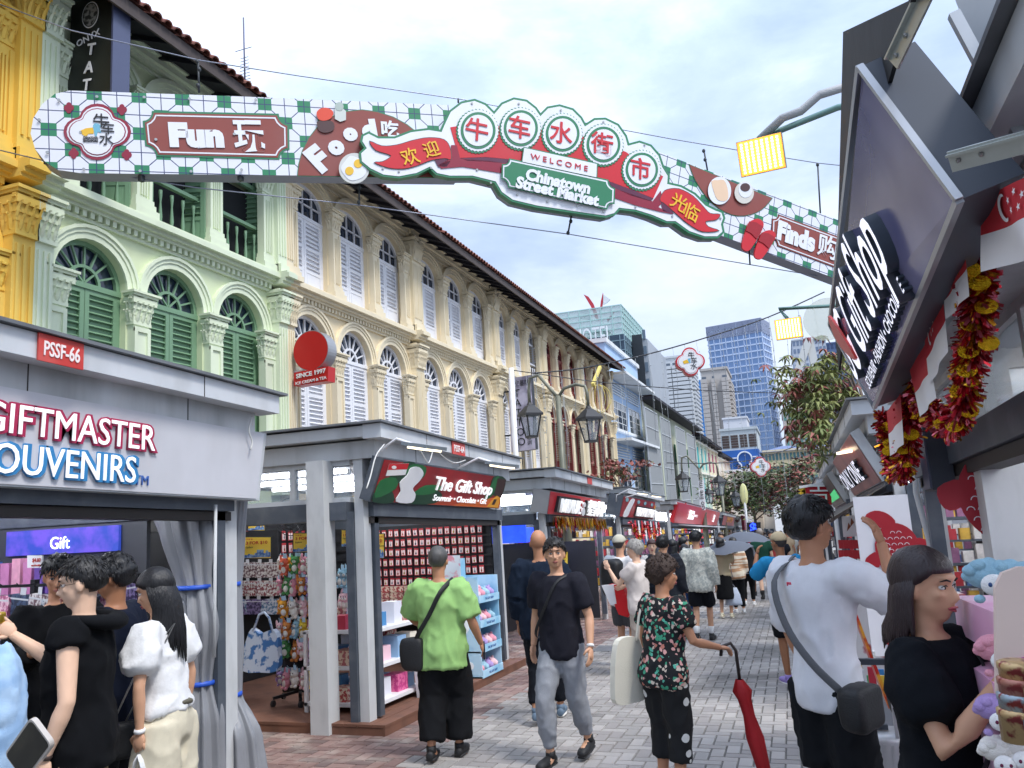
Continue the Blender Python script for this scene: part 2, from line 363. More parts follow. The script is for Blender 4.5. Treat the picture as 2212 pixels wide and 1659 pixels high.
def shophouse(y0, y1, label, wall, trim, shut, low=0, up=0, slats=True, nm='shophouse', style='fan', lowopen=(), upopen=(), upglass='grid', eave=True, pil=.45, x=XF, dirty=None):
 """three storeys: arched lower row springs at 5.24, cornice at 6.42, upper row to 8.7, eave at 8.9"""
 root = thing(nm, (x, (y0 + y1) / 2, gz((y0 + y1) / 2)), label, 'shophouse', group='terrace of shophouses along the left side')
 wm = mat('wall_' + wall, wall, .75, var=.05, sc=1.2, dirt=dirty or '9a958a', dsc=1.1, streak=7, damt=.38, bump=.15, bsc=30)
 tm = mat('trim_' + trim, trim, .7, var=.04, sc=2, dirt='8f8a80', dsc=2, streak=4, damt=.2)
 sm = mat('shutter_' + shut, shut, .5, var=.05, sc=3)
 L = y1 - y0; n = 3; inner = L - pil; b = inner / n; cw = .37; r = (b - cw) / 2; y = y0 + pil / 2
 ZL, ZS, ZC, ZU, ZT = 2.2, 5.24, 6.15, 6.55, 9.32
 w = MB(); w.box(x - .5, x - .32, y0, y1, -.06 + gz(y1), ZT + .1)
 w.box(x - .32, x, y0, y1, -3 + gz(y1), ZL + .6)
 rise_u = .42
 for k in range(n):
  c = y + b * (k + .5)
  bay(w, c - b / 2, c + b / 2, ZL + .6, ZC, c, r, ZS, r * .97, x)
  bay(w, c - b / 2, c + b / 2, ZU - .1, ZT + .1, c, r, 8.42, rise_u, x)
 w.box(x - .3, x, y0, y + .001, ZL, ZT + .1); w.box(x - .3, x, y1 - pil / 2, y1, ZL, ZT + .1)
 w.box(x - .3, x, y0, y1, ZC, ZU - .1); w.build('wall', wm, root)
 for k in range(n):
  c = y + b * (k + .5); mo = MB()
  for i, (a, e) in enumerate(((.0, .09), (.09, .15), (.15, .2))): ring(mo, c, ZS, r + a, r * .97 + a, r + e, r * .97 + e, x - .001, x + .035 + .02 * (i == 1) + .045 * (i == 2))
  mo.build('arch_moulding', tm, root); mo = MB()
  for i, (a, e) in enumerate(((.02, .1), (.1, .17), (.17, .24))): ring(mo, c, 8.42, r + a * .8, rise_u + a, r + e * .8, rise_u + e, x - .001, x + .035 + .02 * i + .02 * (i == 2))
  mo.build('arch_moulding', tm, root)
 # cornice between the storeys, stepping forward round the giant pilasters
 co = MB(); c2_ = MB(); P = [(y0, y0 + pil / 2, .2), (y0 + pil / 2, y1 - pil / 2, 0), (y1 - pil / 2, y1, .2)]
 for a, e, q in P:
  for z0, z1, d in ((6.08, 6.13, .05), (6.22, 6.27, .13), (6.27, 6.33, .19), (6.33, 6.42, .28), (6.42, 6.46, .24)):
   co.box(x - .001, x + d + q, a, e, z0, z1)
  for z0, z1, d in ((8.98, 9.03, .05), (9.08, 9.14, .1), (9.14, 9.24, .17), (9.24, 9.34, .24)):
   c2_.box(x - .001, x + d + q * .4, a, e, z0, z1)
 co.build('cornice', tm, root); c2_.build('eave_cornice', tm, root)
 dm = MB().box(0, .1, -.035, .035, 0, .09).mesh('dentil', mats=[tm]); nd = int((L - pil) / .13)
 for k in range(nd): inst(dm, 'dentil', root, (x, y + (k + .5) * (L - pil) / nd, 6.13))
 # piers and pilasters
 pm = mat('pier_' + trim, trim, .72, var=.04, sc=2, dirt='8f8a80', dsc=1.4, streak=5, damt=.25)
 cL = capital_mesh(cw * .84, .5, .12, tm); cG = capital_mesh(pil * .8, .62, .26, tm)
 for k in range(n + 1):
  c = y + b * k; c = max(c, y + cw * .42) if k == 0 else min(c, y1 - pil / 2 - cw * .42) if k == n else c
  for lo, z0, z1, zc in ((True, ZL + .3, 4.74, 4.74), (False, 6.46, 8.0, 8.0)):
   s = MB(); d = .12; hw = cw * .42
   s.box(x, x + d, c - hw, c + hw, z0, z1 - .0); s.box(x + d, x + d + .03, c - hw, c - hw + .06, z0, z1 - .05); s.box(x + d, x + d + .03, c + hw - .06, c + hw, z0, z1 - .05)
   if lo: s.box(x + d, x + d + .028, c - hw, c + hw, z1 - .1, z1 - .03)
   else:
    for q in (-.05, .0, .05): s.box(x + d, x + d + .03, c + q - .012, c + q + .012, z0 + .35, z1 - .15)
    s.box(x, x + d + .1, c - hw - .08, c + hw + .08, z0, z0 + .12); s.box(x, x + d + .06, c - hw - .05, c + hw + .05, z0 + .12, z0 + .22); s.box(x, x + d + .04, c - hw - .03, c + hw + .03, z0 + .22, z0 + .3)
   s.build('pier', pm, root); inst(cL, 'capital', root, (x, c, zc))
 for e, (a, c) in enumerate(((y0, y0 + pil / 2), (y1 - pil / 2, y1))):
  s = MB()
  for z0, z1 in ((ZL, 5.46), (6.46, 8.4)):
   s.box(x, x + .24, a, c, z0, z1)
   for q in (.2, .5, .8): s.box(x + .24, x + .265, a + (c - a) * q - .018, a + (c - a) * q + .018, z0 + .35, z1 - .1)
  s.box(x, x + .3, a, c, 6.46, 6.62)
  s.build('pilaster', pm, root)
 for e, c in ((0, y0 + pil / 4), (1, y1 - pil / 4)):
  for z in (5.46, 8.4): inst(cG, 'capital', root, (x, c, z), scale=(1.05, .62, 1))
 # windows
 for k in range(n):
  c = y + b * (k + .5)
  for lower in (True, False):
   zs, rise, z0 = (ZS, r * .97, ZL + .6) if lower else (8.42, rise_u, ZU - .1)
   xw = x - .11; f = MB(); ring(f, c, zs, r - .07, rise - .07, r, rise, xw - .06, xw)
   f.box(xw - .06, xw, c - r, c - r + .05, z0, zs); f.box(xw - .06, xw, c + r - .05, c + r, z0, zs); tr = .09 if lower else .02
   zt = zs - (.0 if lower else .28)
   f.box(xw - .06, xw + .02, c - r, c + r, zt - .08, zt)
   if lower:
    ring(f, c, zs, r * .38, r * .36, r * .45, r * .43, xw - .05, xw - .01)
    for q in range(1, 8):
     a = math.pi * q / 8; p0 = (xw - .03, c + r * .42 * math.cos(a), zs + r * .4 * math.sin(a)); p1 = (xw - .03, c + (r - .05) * math.cos(a), zs + (rise - .05) * math.sin(a)); f.bar(p0, p1, .028, .03, (1, 0, 0))
    for q in (1, 2, 3):
     a = math.pi * q / 4; f.bar((xw - .03, c, zs), (xw - .03, c + r * .4 * math.cos(a), zs + r * .38 * math.sin(a)), .025, .03, (1, 0, 0))
   else:
    for q in (-.4, 0, .4): f.box(xw - .05, xw - .01, c + q * r * 1.2 - .014, c + q * r * 1.2 + .014, zt, zs + rise - (.12 if q else .02))
    f.box(xw - .05, xw - .01, c - r, c + r, zs - .02, zs + .01)
   fo = f.build('window', sm, root)
   g = MB(); A = archpts(c, r - .02, zs, rise - .02); g.prism([(xw - .07, c - r, zt)] + [(xw - .07, p, z) for p, z in A] + [(xw - .07, c + r, zt)], (-.02, 0, 0)); g.build('pane', GLASS, fo)
   opening = (lowopen if lower else upopen); ang = None
   for o_ in opening:
    if o_[0] == k: ang = o_[1:]
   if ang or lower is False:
    dk = MB().box(x - .31, x - .28, c - r, c + r, z0, zt - .08)  # near-black sheet behind the opening, room shade put into its colour
    dk.build('room_shade_sheet', mat('painted_room_shade', '16191d', .9), root)
   H = zt - .08 - z0; wl = r - .055
   pan = [(0.03, .3, 's'), (.3, .62, 'l'), (.62, .985, 'l')] if lower else [(.02, .3, 's'), (.3, .62, 'l'), (.62, .985, 'l')]
   me, sl = leaf_door(wl, H, pan, sm); smesh = slat_mesh(wl - .13, sm)
   for side in (-1, 1):
    so = bpy.data.objects.new('shutter', me if side == -1 else leaf_flip(me, wl)); COL.objects.link(so); so.parent = root
    so.location = V((xw + .0, c + side * (r - .05), z0)) - root.location
    if ang:
     so.location.x += .2; so.rotation_euler = (0, 0, R(ang[0] if side == -1 else -ang[1]))
    for a, e, z in sl:
     q = bpy.data.objects.new('slat', smesh); COL.objects.link(q); q.parent = so; q.location = (-.022, (a + e) / 2 * (1 if side == -1 else -1), z)
   if ang and not lower:
    bl = MB()
    bl.box(x - .12, x - .04, c - r, c + r, 7.25, 7.31)
    for q in range(5): bl.lathe((x - .08, c - r + (q + .5) * 2 * r / 5, z0), [(.03, 0), (.018, .1), (.034, .25), (.016, .5), (.03, .62), (.03, .7)], 8)
    bl.build('balustrade', sm, root)
 # eave
 if eave:
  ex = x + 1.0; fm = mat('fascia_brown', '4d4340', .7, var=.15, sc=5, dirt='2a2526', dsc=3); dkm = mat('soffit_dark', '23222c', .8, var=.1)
  e = MB(); e.quad((x, y0, 9.36), (x, y1, 9.36), (ex - .02, y1, 8.98), (ex - .02, y0, 8.98)); e.quad((x, y1, 9.42), (x, y0, 9.42), (ex, y0, 9.04), (ex, y1, 9.04))
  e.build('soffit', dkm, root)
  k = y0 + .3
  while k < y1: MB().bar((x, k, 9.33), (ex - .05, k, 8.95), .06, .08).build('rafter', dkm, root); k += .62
  MB().box(ex, ex + .035, y0, y1, 8.86, 9.06).build('fascia', fm, root)
  r_ = MB(); r_.quad((ex - .05, y0, 9.09), (x - 3.2, y0, 11.1), (x - 3.2, y1, 11.1), (ex - .05, y1, 9.09)); r_.quad((x - 3.2, y0, 11.1), (x - 7, y0, 9), (x - 7, y1, 9), (x - 3.2, y1, 11.1))
  tmx = mat('roof_terracotta', '6d4438', .85, var=.35, sc=8, dirt='3a3432', dsc=4, damt=.6); r_.build('roof', tmx, root)
  t = MB()
  for q in range(6):
   a0, a1 = math.pi * q / 6, math.pi * (q + 1) / 6
   for xx in (0,):
    t.quad((0.06, .09 * math.cos(a0), .08 * math.sin(a0)), (0.06, .09 * math.cos(a1), .08 * math.sin(a1)), (-.42, .07 * math.cos(a1), .07 * math.sin(a1)), (-.42, .07 * math.cos(a0), .07 * math.sin(a0)))
    t.quad((0.06, .09 * math.cos(a0), .08 * math.sin(a0)), (0.06, .07 * math.cos(a0), .06 * math.sin(a0)), (0.06, .07 * math.cos(a1), .06 * math.sin(a1)), (0.06, .09 * math.cos(a1), .08 * math.sin(a1)))
  t.quad((.03, -.1, 0), (.03, .1, 0), (-.4, .1, 0.0), (-.4, -.1, 0.0))
  tm2 = [t.mesh('roof_tile', mats=[mat('tile_%d' % i, c_, .85, var=.3, sc=9, dirt='403633', dsc=6, damt=.7)]) for i, c_ in enumerate(('8c5344', '7a4a3e', '9a6250'))]
  k = y0 + .1; sl_ = math.atan2(2.01, 4.15)
  while k < y1 - .05:
   for row in (0, 1):
    inst(random.choice(tm2), 'roof_tile', root, (ex + .05 - row * .36, k, 9.09 + row * .175), (0, sl_ + random.uniform(-.03, .03), random.uniform(-.04, .04)))
   k += .205
 return root
_fl = {}
def leaf_flip(me, w):
 if me.name in _fl: return _fl[me.name]
 m = me.copy()
 for v in m.vertices: v.co.y = -v.co.y
 m.flip_normals(); _fl[me.name] = m; return m
shophouse(1.2, 7.16, 'bright yellow shophouse with ornate orange pilaster at the far left edge', 'e2c482', 'edc658', 'cfae72', pil=.62)
shophouse(7.16, 12.6, 'pale green shophouse with green louvred shutters behind the gift booths', 'd6e1ba', 'dee8cc', '76997a', upopen=((0, 80, 65), (1, 72, 75), (2, 70, 80)), pil=.55)
cream = 'e4d3b0'; ctrim = 'e8dbbd'
shophouse(12.6, 18.45, 'cream shophouse with closed white shutters, directly beside the green house', cream, ctrim, 'e6e7ec')
shophouse(18.45, 24.6, 'cream shophouse with white shutters, second along from the green house', cream, ctrim, 'e6e7ec')
shophouse(24.6, 30.3, 'cream shophouse with one white upper shutter swung open, behind the twin lantern post', cream, ctrim, 'e6e7ec', upopen=((2, 60, 95),), lowopen=((1, 100, 100),))
shophouse(30.3, 36.6, 'cream shophouse with red upper shutters and open red shutters below, nearer of the two', cream, ctrim, '8a4340', lowopen=((0, 80, 100), (1, 80, 100), (2, 80, 100)))
shophouse(36.6, 43.6, 'cream shophouse with red shutters at the end of the tiled roof, farther of the two', cream, ctrim, '8a4340', lowopen=((0, 80, 100), (1, 80, 100), (2, 80, 100)))
# ================================================================== farther houses, skyline, trees
T_ = lambda x, y: (1206.9 + .2976 * x, 603.5 + .2976 * y)
def ybx(x, y, X=XF): return onx(*T_(x, y), X).y
def zbx(x, y, X=XF): return onx(*T_(x, y), X).z
def win(root, y0, y1, z0, z1, ny, nz, frame, x=XF, glass=GLASS, name='window', d=.04):
 f = MB(); t = .05
 f.box(x, x + d, y0, y1, z0 - t, z0); f.box(x, x + d, y0, y1, z1, z1 + t)
 for k in range(ny + 1): yy = y0 + (y1 - y0) * k / ny; f.box(x, x + d, yy - t / 2, yy + t / 2, z0, z1)
 for k in range(1, nz): zz = z0 + (z1 - z0) * k / nz; f.box(x, x + d * .8, y0, y1, zz - t / 3, zz + t / 3)
 fo = f.build(name, frame, root); MB().box(x + .002, x + .012, y0, y1, z0, z1).build('pane', glass, fo); return fo
def blue_house():
 y0, y1 = 43.6, ybx(600, 1000); zt = zbx(430, 600)
 r = thing('shophouse', (XF, y0, gz(y0)), 'plain sky-blue house with white paned windows and concrete ledges', 'shophouse', 'terrace of shophouses along the left side')
 wm = mat('wall_sky_blue', 'a9c4e4', .8, var=.05, sc=1, dirt='7f93ad', dsc=.7, streak=6, damt=.25); wt = mat('white_trim', 'dfe2e4', .6, dirt='8c8c88', dsc=1.2, damt=.3)
 MB().box(XF - 3, XF, y0, y1, -4, zt + .6).build('wall', wm, r)
 MB().box(XF - 3, XF + .15, y0 - .1, y1, zt + .6, zt + .85).build('parapet', wt, r)
 ym = y0 + (y1 - y0) * .5
 for zc, za in ((zbx(500, 1000), 1.6), (zbx(560, 1440), 1.6)):
  for a, b in ((y0 + .8, ym - .5), (ym + .5, y1 - 1)): win(r, a, b, zc - za / 2 - .2, zc + za / 2 - .2, 3, 4, wt)
  MB().box(XF, XF + .25, y0 + .5, y1 - .6, zc - za / 2 - .4, zc - za / 2 - .25).build('window_sill', wt, r)
  MB().box(XF, XF + 1.1, y0 + .1, y1 - .2, zc + za / 2 + 1.15, zc + za / 2 + 1.3).build('ledge', wt, r)
  v = MB()
  for a, b in ((y0 + .8, ym - .5), (ym + .5, y1 - 1)):
   for q in range(5): v.box(XF, XF + .08, a, b, zc + za / 2 + .25 + q * .16, zc + za / 2 + .31 + q * .16)
  v.build('vent_grille', wt, r, kind='stuff')
 return y1
def screen_house(y0):
 y1 = ybx(985, 1300); zr = zbx(620, 905)
 r = thing('shophouse', (XF, y0, gz(y0)), 'pale shophouse with tall grey mesh screens and green shutters', 'shophouse', 'terrace of shophouses along the left side')
 wm = mat('wall_pale_green', 'd3d8c0', .8, dirt='8f918a', dsc=.6, streak=5, damt=.3); gm = mat('green_shutter', '2f7d4c', .6)
 MB().box(XF - 3, XF, y0, y1, -8, zr + .1).build('wall', wm, r)
 MB().box(XF - 3, XF + 1.1, y0, y1, zr + .1, zr + .3).build('eave', mat('soffit_dark'), r)
 MB().quad((XF + 1.1, y0, zr + .3), (XF - 3, y0, zr + 2), (XF - 3, y1, zr + 2), (XF + 1.1, y1, zr + .3)).build('roof', mat('roof_terracotta'), r)
 sc = mat('mesh_screen', '9c9fa0', .7, .2, var=.1, sc=14, alpha=.88, bump=.3, bsc=80); fr = mat('screen_frame', 'c9cccd', .5, .3)
 edges = [(620, 712), (728, 800), (832, 900), (910, 972)]
 for a, b in edges:
  ya, yb_ = ybx(a, 930, XF + .9), ybx(b, 1000, XF + .9); zt = zbx(a, 925 + (a - 620) * .62, XF + .9)
  f = MB(); n = 7
  for k in range(n + 1): z = zt - k * (zt + 1) / n; f.box(XF + .86, XF + .94, ya, yb_, z - .03, z + .03)
  for yy in (ya, yb_): f.box(XF + .86, XF + .94, yy - .04, yy + .04, -1, zt)
  fo = f.build('screen_frame', fr, r); MB().box(XF + .89, XF + .9, ya, yb_, -1, zt).build('mesh_screen', sc, fo)
 k = y0 + 1.5; i = 0
 while k < y1 - 1:
  for z in (1.8, 4.6): win(r, k, k + .9, z, z + 1.7, 2, 2, gm, x=XF, glass=gm)
  k += 2.4
 MB().tube([(XF + .12, y0 + .2, zr), (XF + .12, y0 + .5, zr - 1.4), (XF + .12, y0 + .5, -2)], .08, 8).build('drainpipe', WH(), r)
 return y1
def color_house(y0, y1, wall, shut, label, top, x=XF, trim='e3ddcc'):
 r = thing('shophouse', (x, y0, gz(y0)), label, 'shophouse', 'terrace of shophouses along the left side')
 wm = mat('hw_' + wall, wall, .8, dirt='918c80', dsc=.5, streak=5, damt=.3); sm = mat('hs_' + shut, shut, .6); tm = mat('ht_' + trim, trim, .7)
 MB().box(x - 4, x, y0, y1, -9, top).build('wall', wm, r)
 MB().box(x - 4, x + 1, y0, y1, top, top + .25).build('eave', mat('soffit_dark'), r)
 MB().quad((x + 1.05, y0, top + .26), (x - 3, y0, top + 2), (x - 3, y1, top + 2), (x + 1.05, y1, top + .26)).build('roof', mat('roof_terracotta'), r)
 n = 3; L = y1 - y0
 for k in range(n):
  a = y0 + L * (k + .2) / n; b = y0 + L * (k + .8) / n
  for z0, z1 in ((top - 3.3, top - .9), (top - 7, top - 4.3)):
   f = MB(); f.box(x, x + .1, a - .1, b + .1, z0 - .1, z1 + .1); fo = f.build('window', tm, r); MB().box(x + .1, x + .16, a, (a + b) / 2 - .04, z0, z1).build('shutter', sm, fo); MB().box(x + .1, x + .16, (a + b) / 2 + .04, b, z0, z1).build('shutter', sm, fo)
 for k in range(n + 1):
  c = y0 + L * k / n; MB().box(x, x + .3, max(y0, c - .2), min(y1, c + .2), -4, top).build('pilaster', tm, r)
 for z in (top - 3.9, top - .5): MB().box(x, x + .4, y0, y1, z, z + .22).build('cornice', tm, r)
ye = blue_house(); ye = screen_house(ye)
y2 = ybx(1075, 1400); color_house(ye, y2, '8fd0cf', '1f9c9c', 'teal shophouse past the mesh screens', zbx(1030, 1180))
y3 = ybx(1150, 1400); color_house(y2, y3, 'e6dcb8', '9a3a55', 'cream shophouse with dark pink shutters farther down', zbx(1130, 1240))
y4 = ybx(1235, 1400); color_house(y3, y4, 'e2cfc8', 'd8d0c4', 'pinkish corner shophouse at the end of the left terrace', zbx(1190, 1300))
def far_block(Y, u0, u1, vt, vb, label, wall, n, m, wc='49586a', depth=12, nm='building', yaw=0, cat='building', roof=None, ledge=None, rim=.3):
 """a building block standing at distance Y, its front between two sight lines; window bays n by m"""
 A = ony(*T_(u0, vt), Y); B = ony(*T_(u1, vt), Y); zt = (A.z + B.z) / 2; x0, x1 = A.x, B.x; zb = min(ony(*T_((u0 + u1) / 2, vb), Y).z, gz(Y))
 zb = -9 if zb > -9 else zb
 r = thing(nm, ((x0 + x1) / 2, Y, zb), label, cat); wm = mat('fb_' + wall, wall, .7, var=.05, sc=.15, dirt='8d8b86', dsc=.06, streak=4, damt=.2)
 MB().box(x0, x1, Y, Y + depth, zb, zt).build('wall', wm, r)
 if n:
  g = mat('fg_' + wc, wc, .25, var=.25, sc=.2); W = x1 - x0; Hh = zt - zb; me = MB().box(-W / n * .32, W / n * .32, -.12, 0, 0, Hh / m * .58).mesh('window', mats=[g]); D_ = depth; k2 = max(2, round(D_ / (W / n)))
  ms = MB().box(0, .12, -D_ / k2 * .32, D_ / k2 * .32, 0, Hh / m * .58).mesh('window', mats=[g]); tot = 0
  if n * m <= 280:
   for i in range(n):
    for j in range(m): inst(me, 'window', r, (x0 + W * (i + .5) / n, Y, zb + Hh * (j + .25) / m))
  side = MB()
  for j in range(m):
   for i in range(k2): yy = Y + D_ * (i + .5) / k2; side.box(x1, x1 + .12, yy - D_ / k2 * .32, yy + D_ / k2 * .32, zb + Hh * (j + .25) / m, zb + Hh * (j + .83) / m)
  if n * m > 280:
   for i in range(n):
    for j in range(m): xx = x0 + W * (i + .5) / n; side.box(xx - W / n * .32, xx + W / n * .32, Y - .12, Y, zb + Hh * (j + .25) / m, zb + Hh * (j + .83) / m)
  side.build('window_rows', g, r, kind='stuff')
 if rim: MB().box(x0 - rim, x1 + rim, Y - rim, Y + depth + rim, zt - rim, zt + rim).build('parapet', wm, r)
 return r, x0, x1, zb, zt
def glass_tower(Y, corner_u, vt, Lf, Ls, yaw, label, glass, line, floor=4.2, mull=3, top=None, nm='skyscraper'):
 """glass tower; its nearest corner is on the sight line, front face runs to the left, side face to the right"""
 C = ony(*T_(corner_u, vt), Y); zb = -12; zt = C.z; f = V((-math.cos(yaw), math.sin(yaw), 0)); s = V((math.sin(yaw), math.cos(yaw), 0)); c = V((C.x, Y, 0))
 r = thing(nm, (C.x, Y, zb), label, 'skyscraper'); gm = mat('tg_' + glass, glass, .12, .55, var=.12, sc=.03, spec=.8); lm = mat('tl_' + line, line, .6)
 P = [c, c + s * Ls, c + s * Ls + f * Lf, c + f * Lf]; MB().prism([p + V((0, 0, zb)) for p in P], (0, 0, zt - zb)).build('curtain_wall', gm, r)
 Q = [c - f * .3 - s * .3, c + s * (Ls + .3) - f * .3, c + s * Ls + f * (Lf + .3), c + f * (Lf + .3) - s * .3]
 b = MB(); z = zb + 30; n = 0
 while z < zt: b.prism([p + V((0, 0, z)) for p in Q], (0, 0, .7)); z += floor
 b.build('floor_band', lm, r, kind='stuff')
 m = MB(); k = 0
 while k < Lf: p = c + f * k - s * .15; m.obox((p.x, p.y, (zb + 30 + zt) / 2), .3, .3, zt - zb - 30, Matrix.Rotation(-yaw, 3, 'Z')); k += mull * 2
 k = 0
 while k < Ls: p = c + s * k - f * .15; m.obox((p.x, p.y, (zb + 30 + zt) / 2), .3, .3, zt - zb - 30, Matrix.Rotation(-yaw, 3, 'Z')); k += mull * 2
 m.build('mullion', lm, r, kind='stuff')
 if top: MB().prism([p + V((0, 0, zt - top)) for p in Q], (0, 0, top + .5)).build('crown', mat('crown_grey', '8189a0', .5), r)
 return r, c, f, s, zt
# --- skyline, from left to right
glass_tower(420, 1462, 285, 29, 16, R(14), 'tall blue glass office tower with white floor bands', '7892b8', 'c3d2ea', 3.5, 1.6, 7)  # glass and bands paled in colour to stand in for distance haze
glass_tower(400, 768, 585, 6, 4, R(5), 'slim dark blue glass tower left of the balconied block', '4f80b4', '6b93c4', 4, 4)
def balcony_tower(Y, u0, u1, vt, label, wall, nf, strips):
 r, x0, x1, zb, zt = far_block(Y, u0, u1, vt, 1500, label, wall, 0, 0, nm='apartment_tower', depth=30, rim=.5)
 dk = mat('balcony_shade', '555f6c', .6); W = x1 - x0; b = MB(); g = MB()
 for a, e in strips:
  xa, xb = x0 + W * a, x0 + W * e; g.box(xa, xb, Y - .3, Y + .0, zb + 12, zt - 3)  # flat dark panel, shade behind the balconies put into its colour
  for k in range(nf): z = zb + 12 + (zt - zb - 16) * k / nf; b.box(xa - .4, xb + .4, Y - 2, Y - .3, z, z + 1.6)
 for k in range(nf): z = zb + 12 + (zt - zb - 16) * k / nf; b.box(x1, x1 + 1.2, Y + 3, Y + 26, z, z + 1.2)
 g.build('painted_recess', dk, r); b.build('balcony', mat('balcony_' + wall, wall, .7), r, kind='stuff')
balcony_tower(380, 768, 945, 560, 'white apartment tower with long stacked balconies', 'c9cdd0', 30, [(.3, .98), (.02, .2)])
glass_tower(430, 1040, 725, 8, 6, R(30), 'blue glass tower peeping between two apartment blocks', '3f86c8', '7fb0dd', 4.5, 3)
balcony_tower(330, 1030, 1215, 650, 'grey concrete apartment tower with blank end wall and side balconies', 'b5b0ab', 26, [(0, .18), (.42, .5), (.82, 1)])
far_block(260, 1190, 1362, 1005, 1500, 'plain white rooftop block above the bank building', 'd8dadf', 3, 1, depth=20)
def bank():
 r, x0, x1, zb, zt = far_block(200, 1170, 1432, 1085, 1500, 'blue tiled bank building with a white ring emblem', 'bcc3c4', 0, 0, depth=26)
 W = x1 - x0; Y = 200; zmid = ony(*T_(1300, 1240), Y).z; br = mat('bronze_window', '574a45', .3, .3, var=.2); 
 for i in range(4):
  for j in range(5): h = (zt - 2 - zmid) / 5; inst_box = MB().box(x0 + W * (i + .1) / 4, x0 + W * (i + .9) / 4, Y - .1, Y, zmid + .6 + j * h, zmid + .6 + (j + .86) * h).build('window', br, r)
 bl = mat('bank_blue', '2d5fa8', .4, var=.06, sc=.4); MB().box(x0 - .1, x1 + .1, Y - .4, Y + 26, zb, zmid).build('blue_cladding', bl, r)
 wt = mat('emblem_white', 'e9edf4', .5); c = V(ony(*T_(1350, 1300), Y - .8)); rad = (ony(*T_(1408, 1300), Y).x - c.x)
 for a0, a1 in ((20, 250), (290, 340)): pass
 def arc(a0, a1, r0, r1, n=18):
  m = MB()
  for k in range(n):
   t0, t1 = R(a0 + (a1 - a0) * k / n), R(a0 + (a1 - a0) * (k + 1) / n)
   m.prism([c + V((math.cos(t), 0, math.sin(t))) * q for t, q in ((t0, r0), (t1, r0), (t1, r1), (t0, r1))], (0, .3, 0))
  return m
 arc(-55, 235, rad * .82, rad).build('ring_emblem', wt, r); 
 for s in (-1, 1):
  q = MB(); a = c + V((s * rad * .5, 0, -rad * .75)); q.bar(a, a + V((0, 0, -rad * 1.4)), rad * .18, .3); q.bar(c + V((s * rad * 1.02, 0, rad * .15)), c + V((s * rad * 1.7, 0, rad * .15)), .3, rad * .14); q.build('ring_emblem', wt, r)
bank()
far_block(300, 1620, 1790, 945, 1500, 'beige office block with green glass bays, left of the street tree', 'c2b3aa', 5, 8, '5f8f88', depth=40)
far_block(380, 1690, 1935, 430, 1500, 'grey and white chequered office tower at right', 'b4bcc8', 9, 22, '6f7f98', depth=40)
far_block(420, 1935, 2120, 455, 1500, 'dark blue office tower behind the street tree', '56698c', 6, 20, '34466a', depth=40)
def spire():
 Y = 340; A = ony(*T_(1690, 760), Y); B = ony(*T_(1900, 700), Y); top = ony(*T_(1815, 432), Y)
 r = thing('building', ((A.x + B.x) / 2, Y, -10), 'tan tower with a tall open triangular frame on its roof', 'building'); m = mat('tan_stone', 'bfae94', .7)
 MB().box(A.x, B.x, Y, Y + 20, -10, A.z).build('wall', m, r)
 b = MB(); b.bar((A.x + 1, Y, A.z), top, 5, 3); b.bar((B.x - 1, Y, A.z), top, 3, 3); b.build('triangular_frame', mat('pale_frame', 'cdcdc8', .6), r)
 b = MB(); 
 for k in range(6): b.box(A.x + 3 + k * (B.x - A.x - 6) / 6, A.x + 3 + (k + .6) * (B.x - A.x - 6) / 6, Y - .2, Y, A.z - 30, A.z - 4)
 b.build('window_rows', mat('fg_49586a', '49586a'), r, kind='stuff')
spire()
def cream_hotel():
 Y = 170; rs = []
 for u0, u1, vt, n, lb in ((1490, 1800, 1245, 12, 'long cream hotel with rows of teal windows and slate blue hipped roof'), (1800, 2300, 1215, 16, 'cream hotel wing with slate roof, right of the hipped-roof block')):
  r, x0, x1, zb, zt = far_block(Y, u0, u1, vt, 1520, lb, 'dccdaa', n, 8, '4f7a80', depth=24, rim=.4)
  sl = mat('slate_blue_roof', '66759c', .6, var=.1, sc=.4); xm0, xm1 = x0 + (x1 - x0) * .42, x0 + (x1 - x0) * .62; zt2 = zt + (x1 - x0) * .2
  b = MB(); P = [(x0 - 1, Y - 1, zt), (x1 + 1, Y - 1, zt), (x1 + 1, Y + 25, zt), (x0 - 1, Y + 25, zt), (xm0, Y + 12, zt2), (xm1, Y + 12, zt2)]
  b.add(P, [(0, 1, 5, 4), (1, 2, 5), (2, 3, 4, 5), (3, 0, 4)]); b.build('roof', sl, r)
  for z in (zt - 3, zb + (zt - zb) * .55): MB().box(x0 - .2, x1 + .2, Y - .5, Y, z, z + .5).build('cornice', mat('fb_dccdaa'), r)
  Y += 3
cream_hotel()
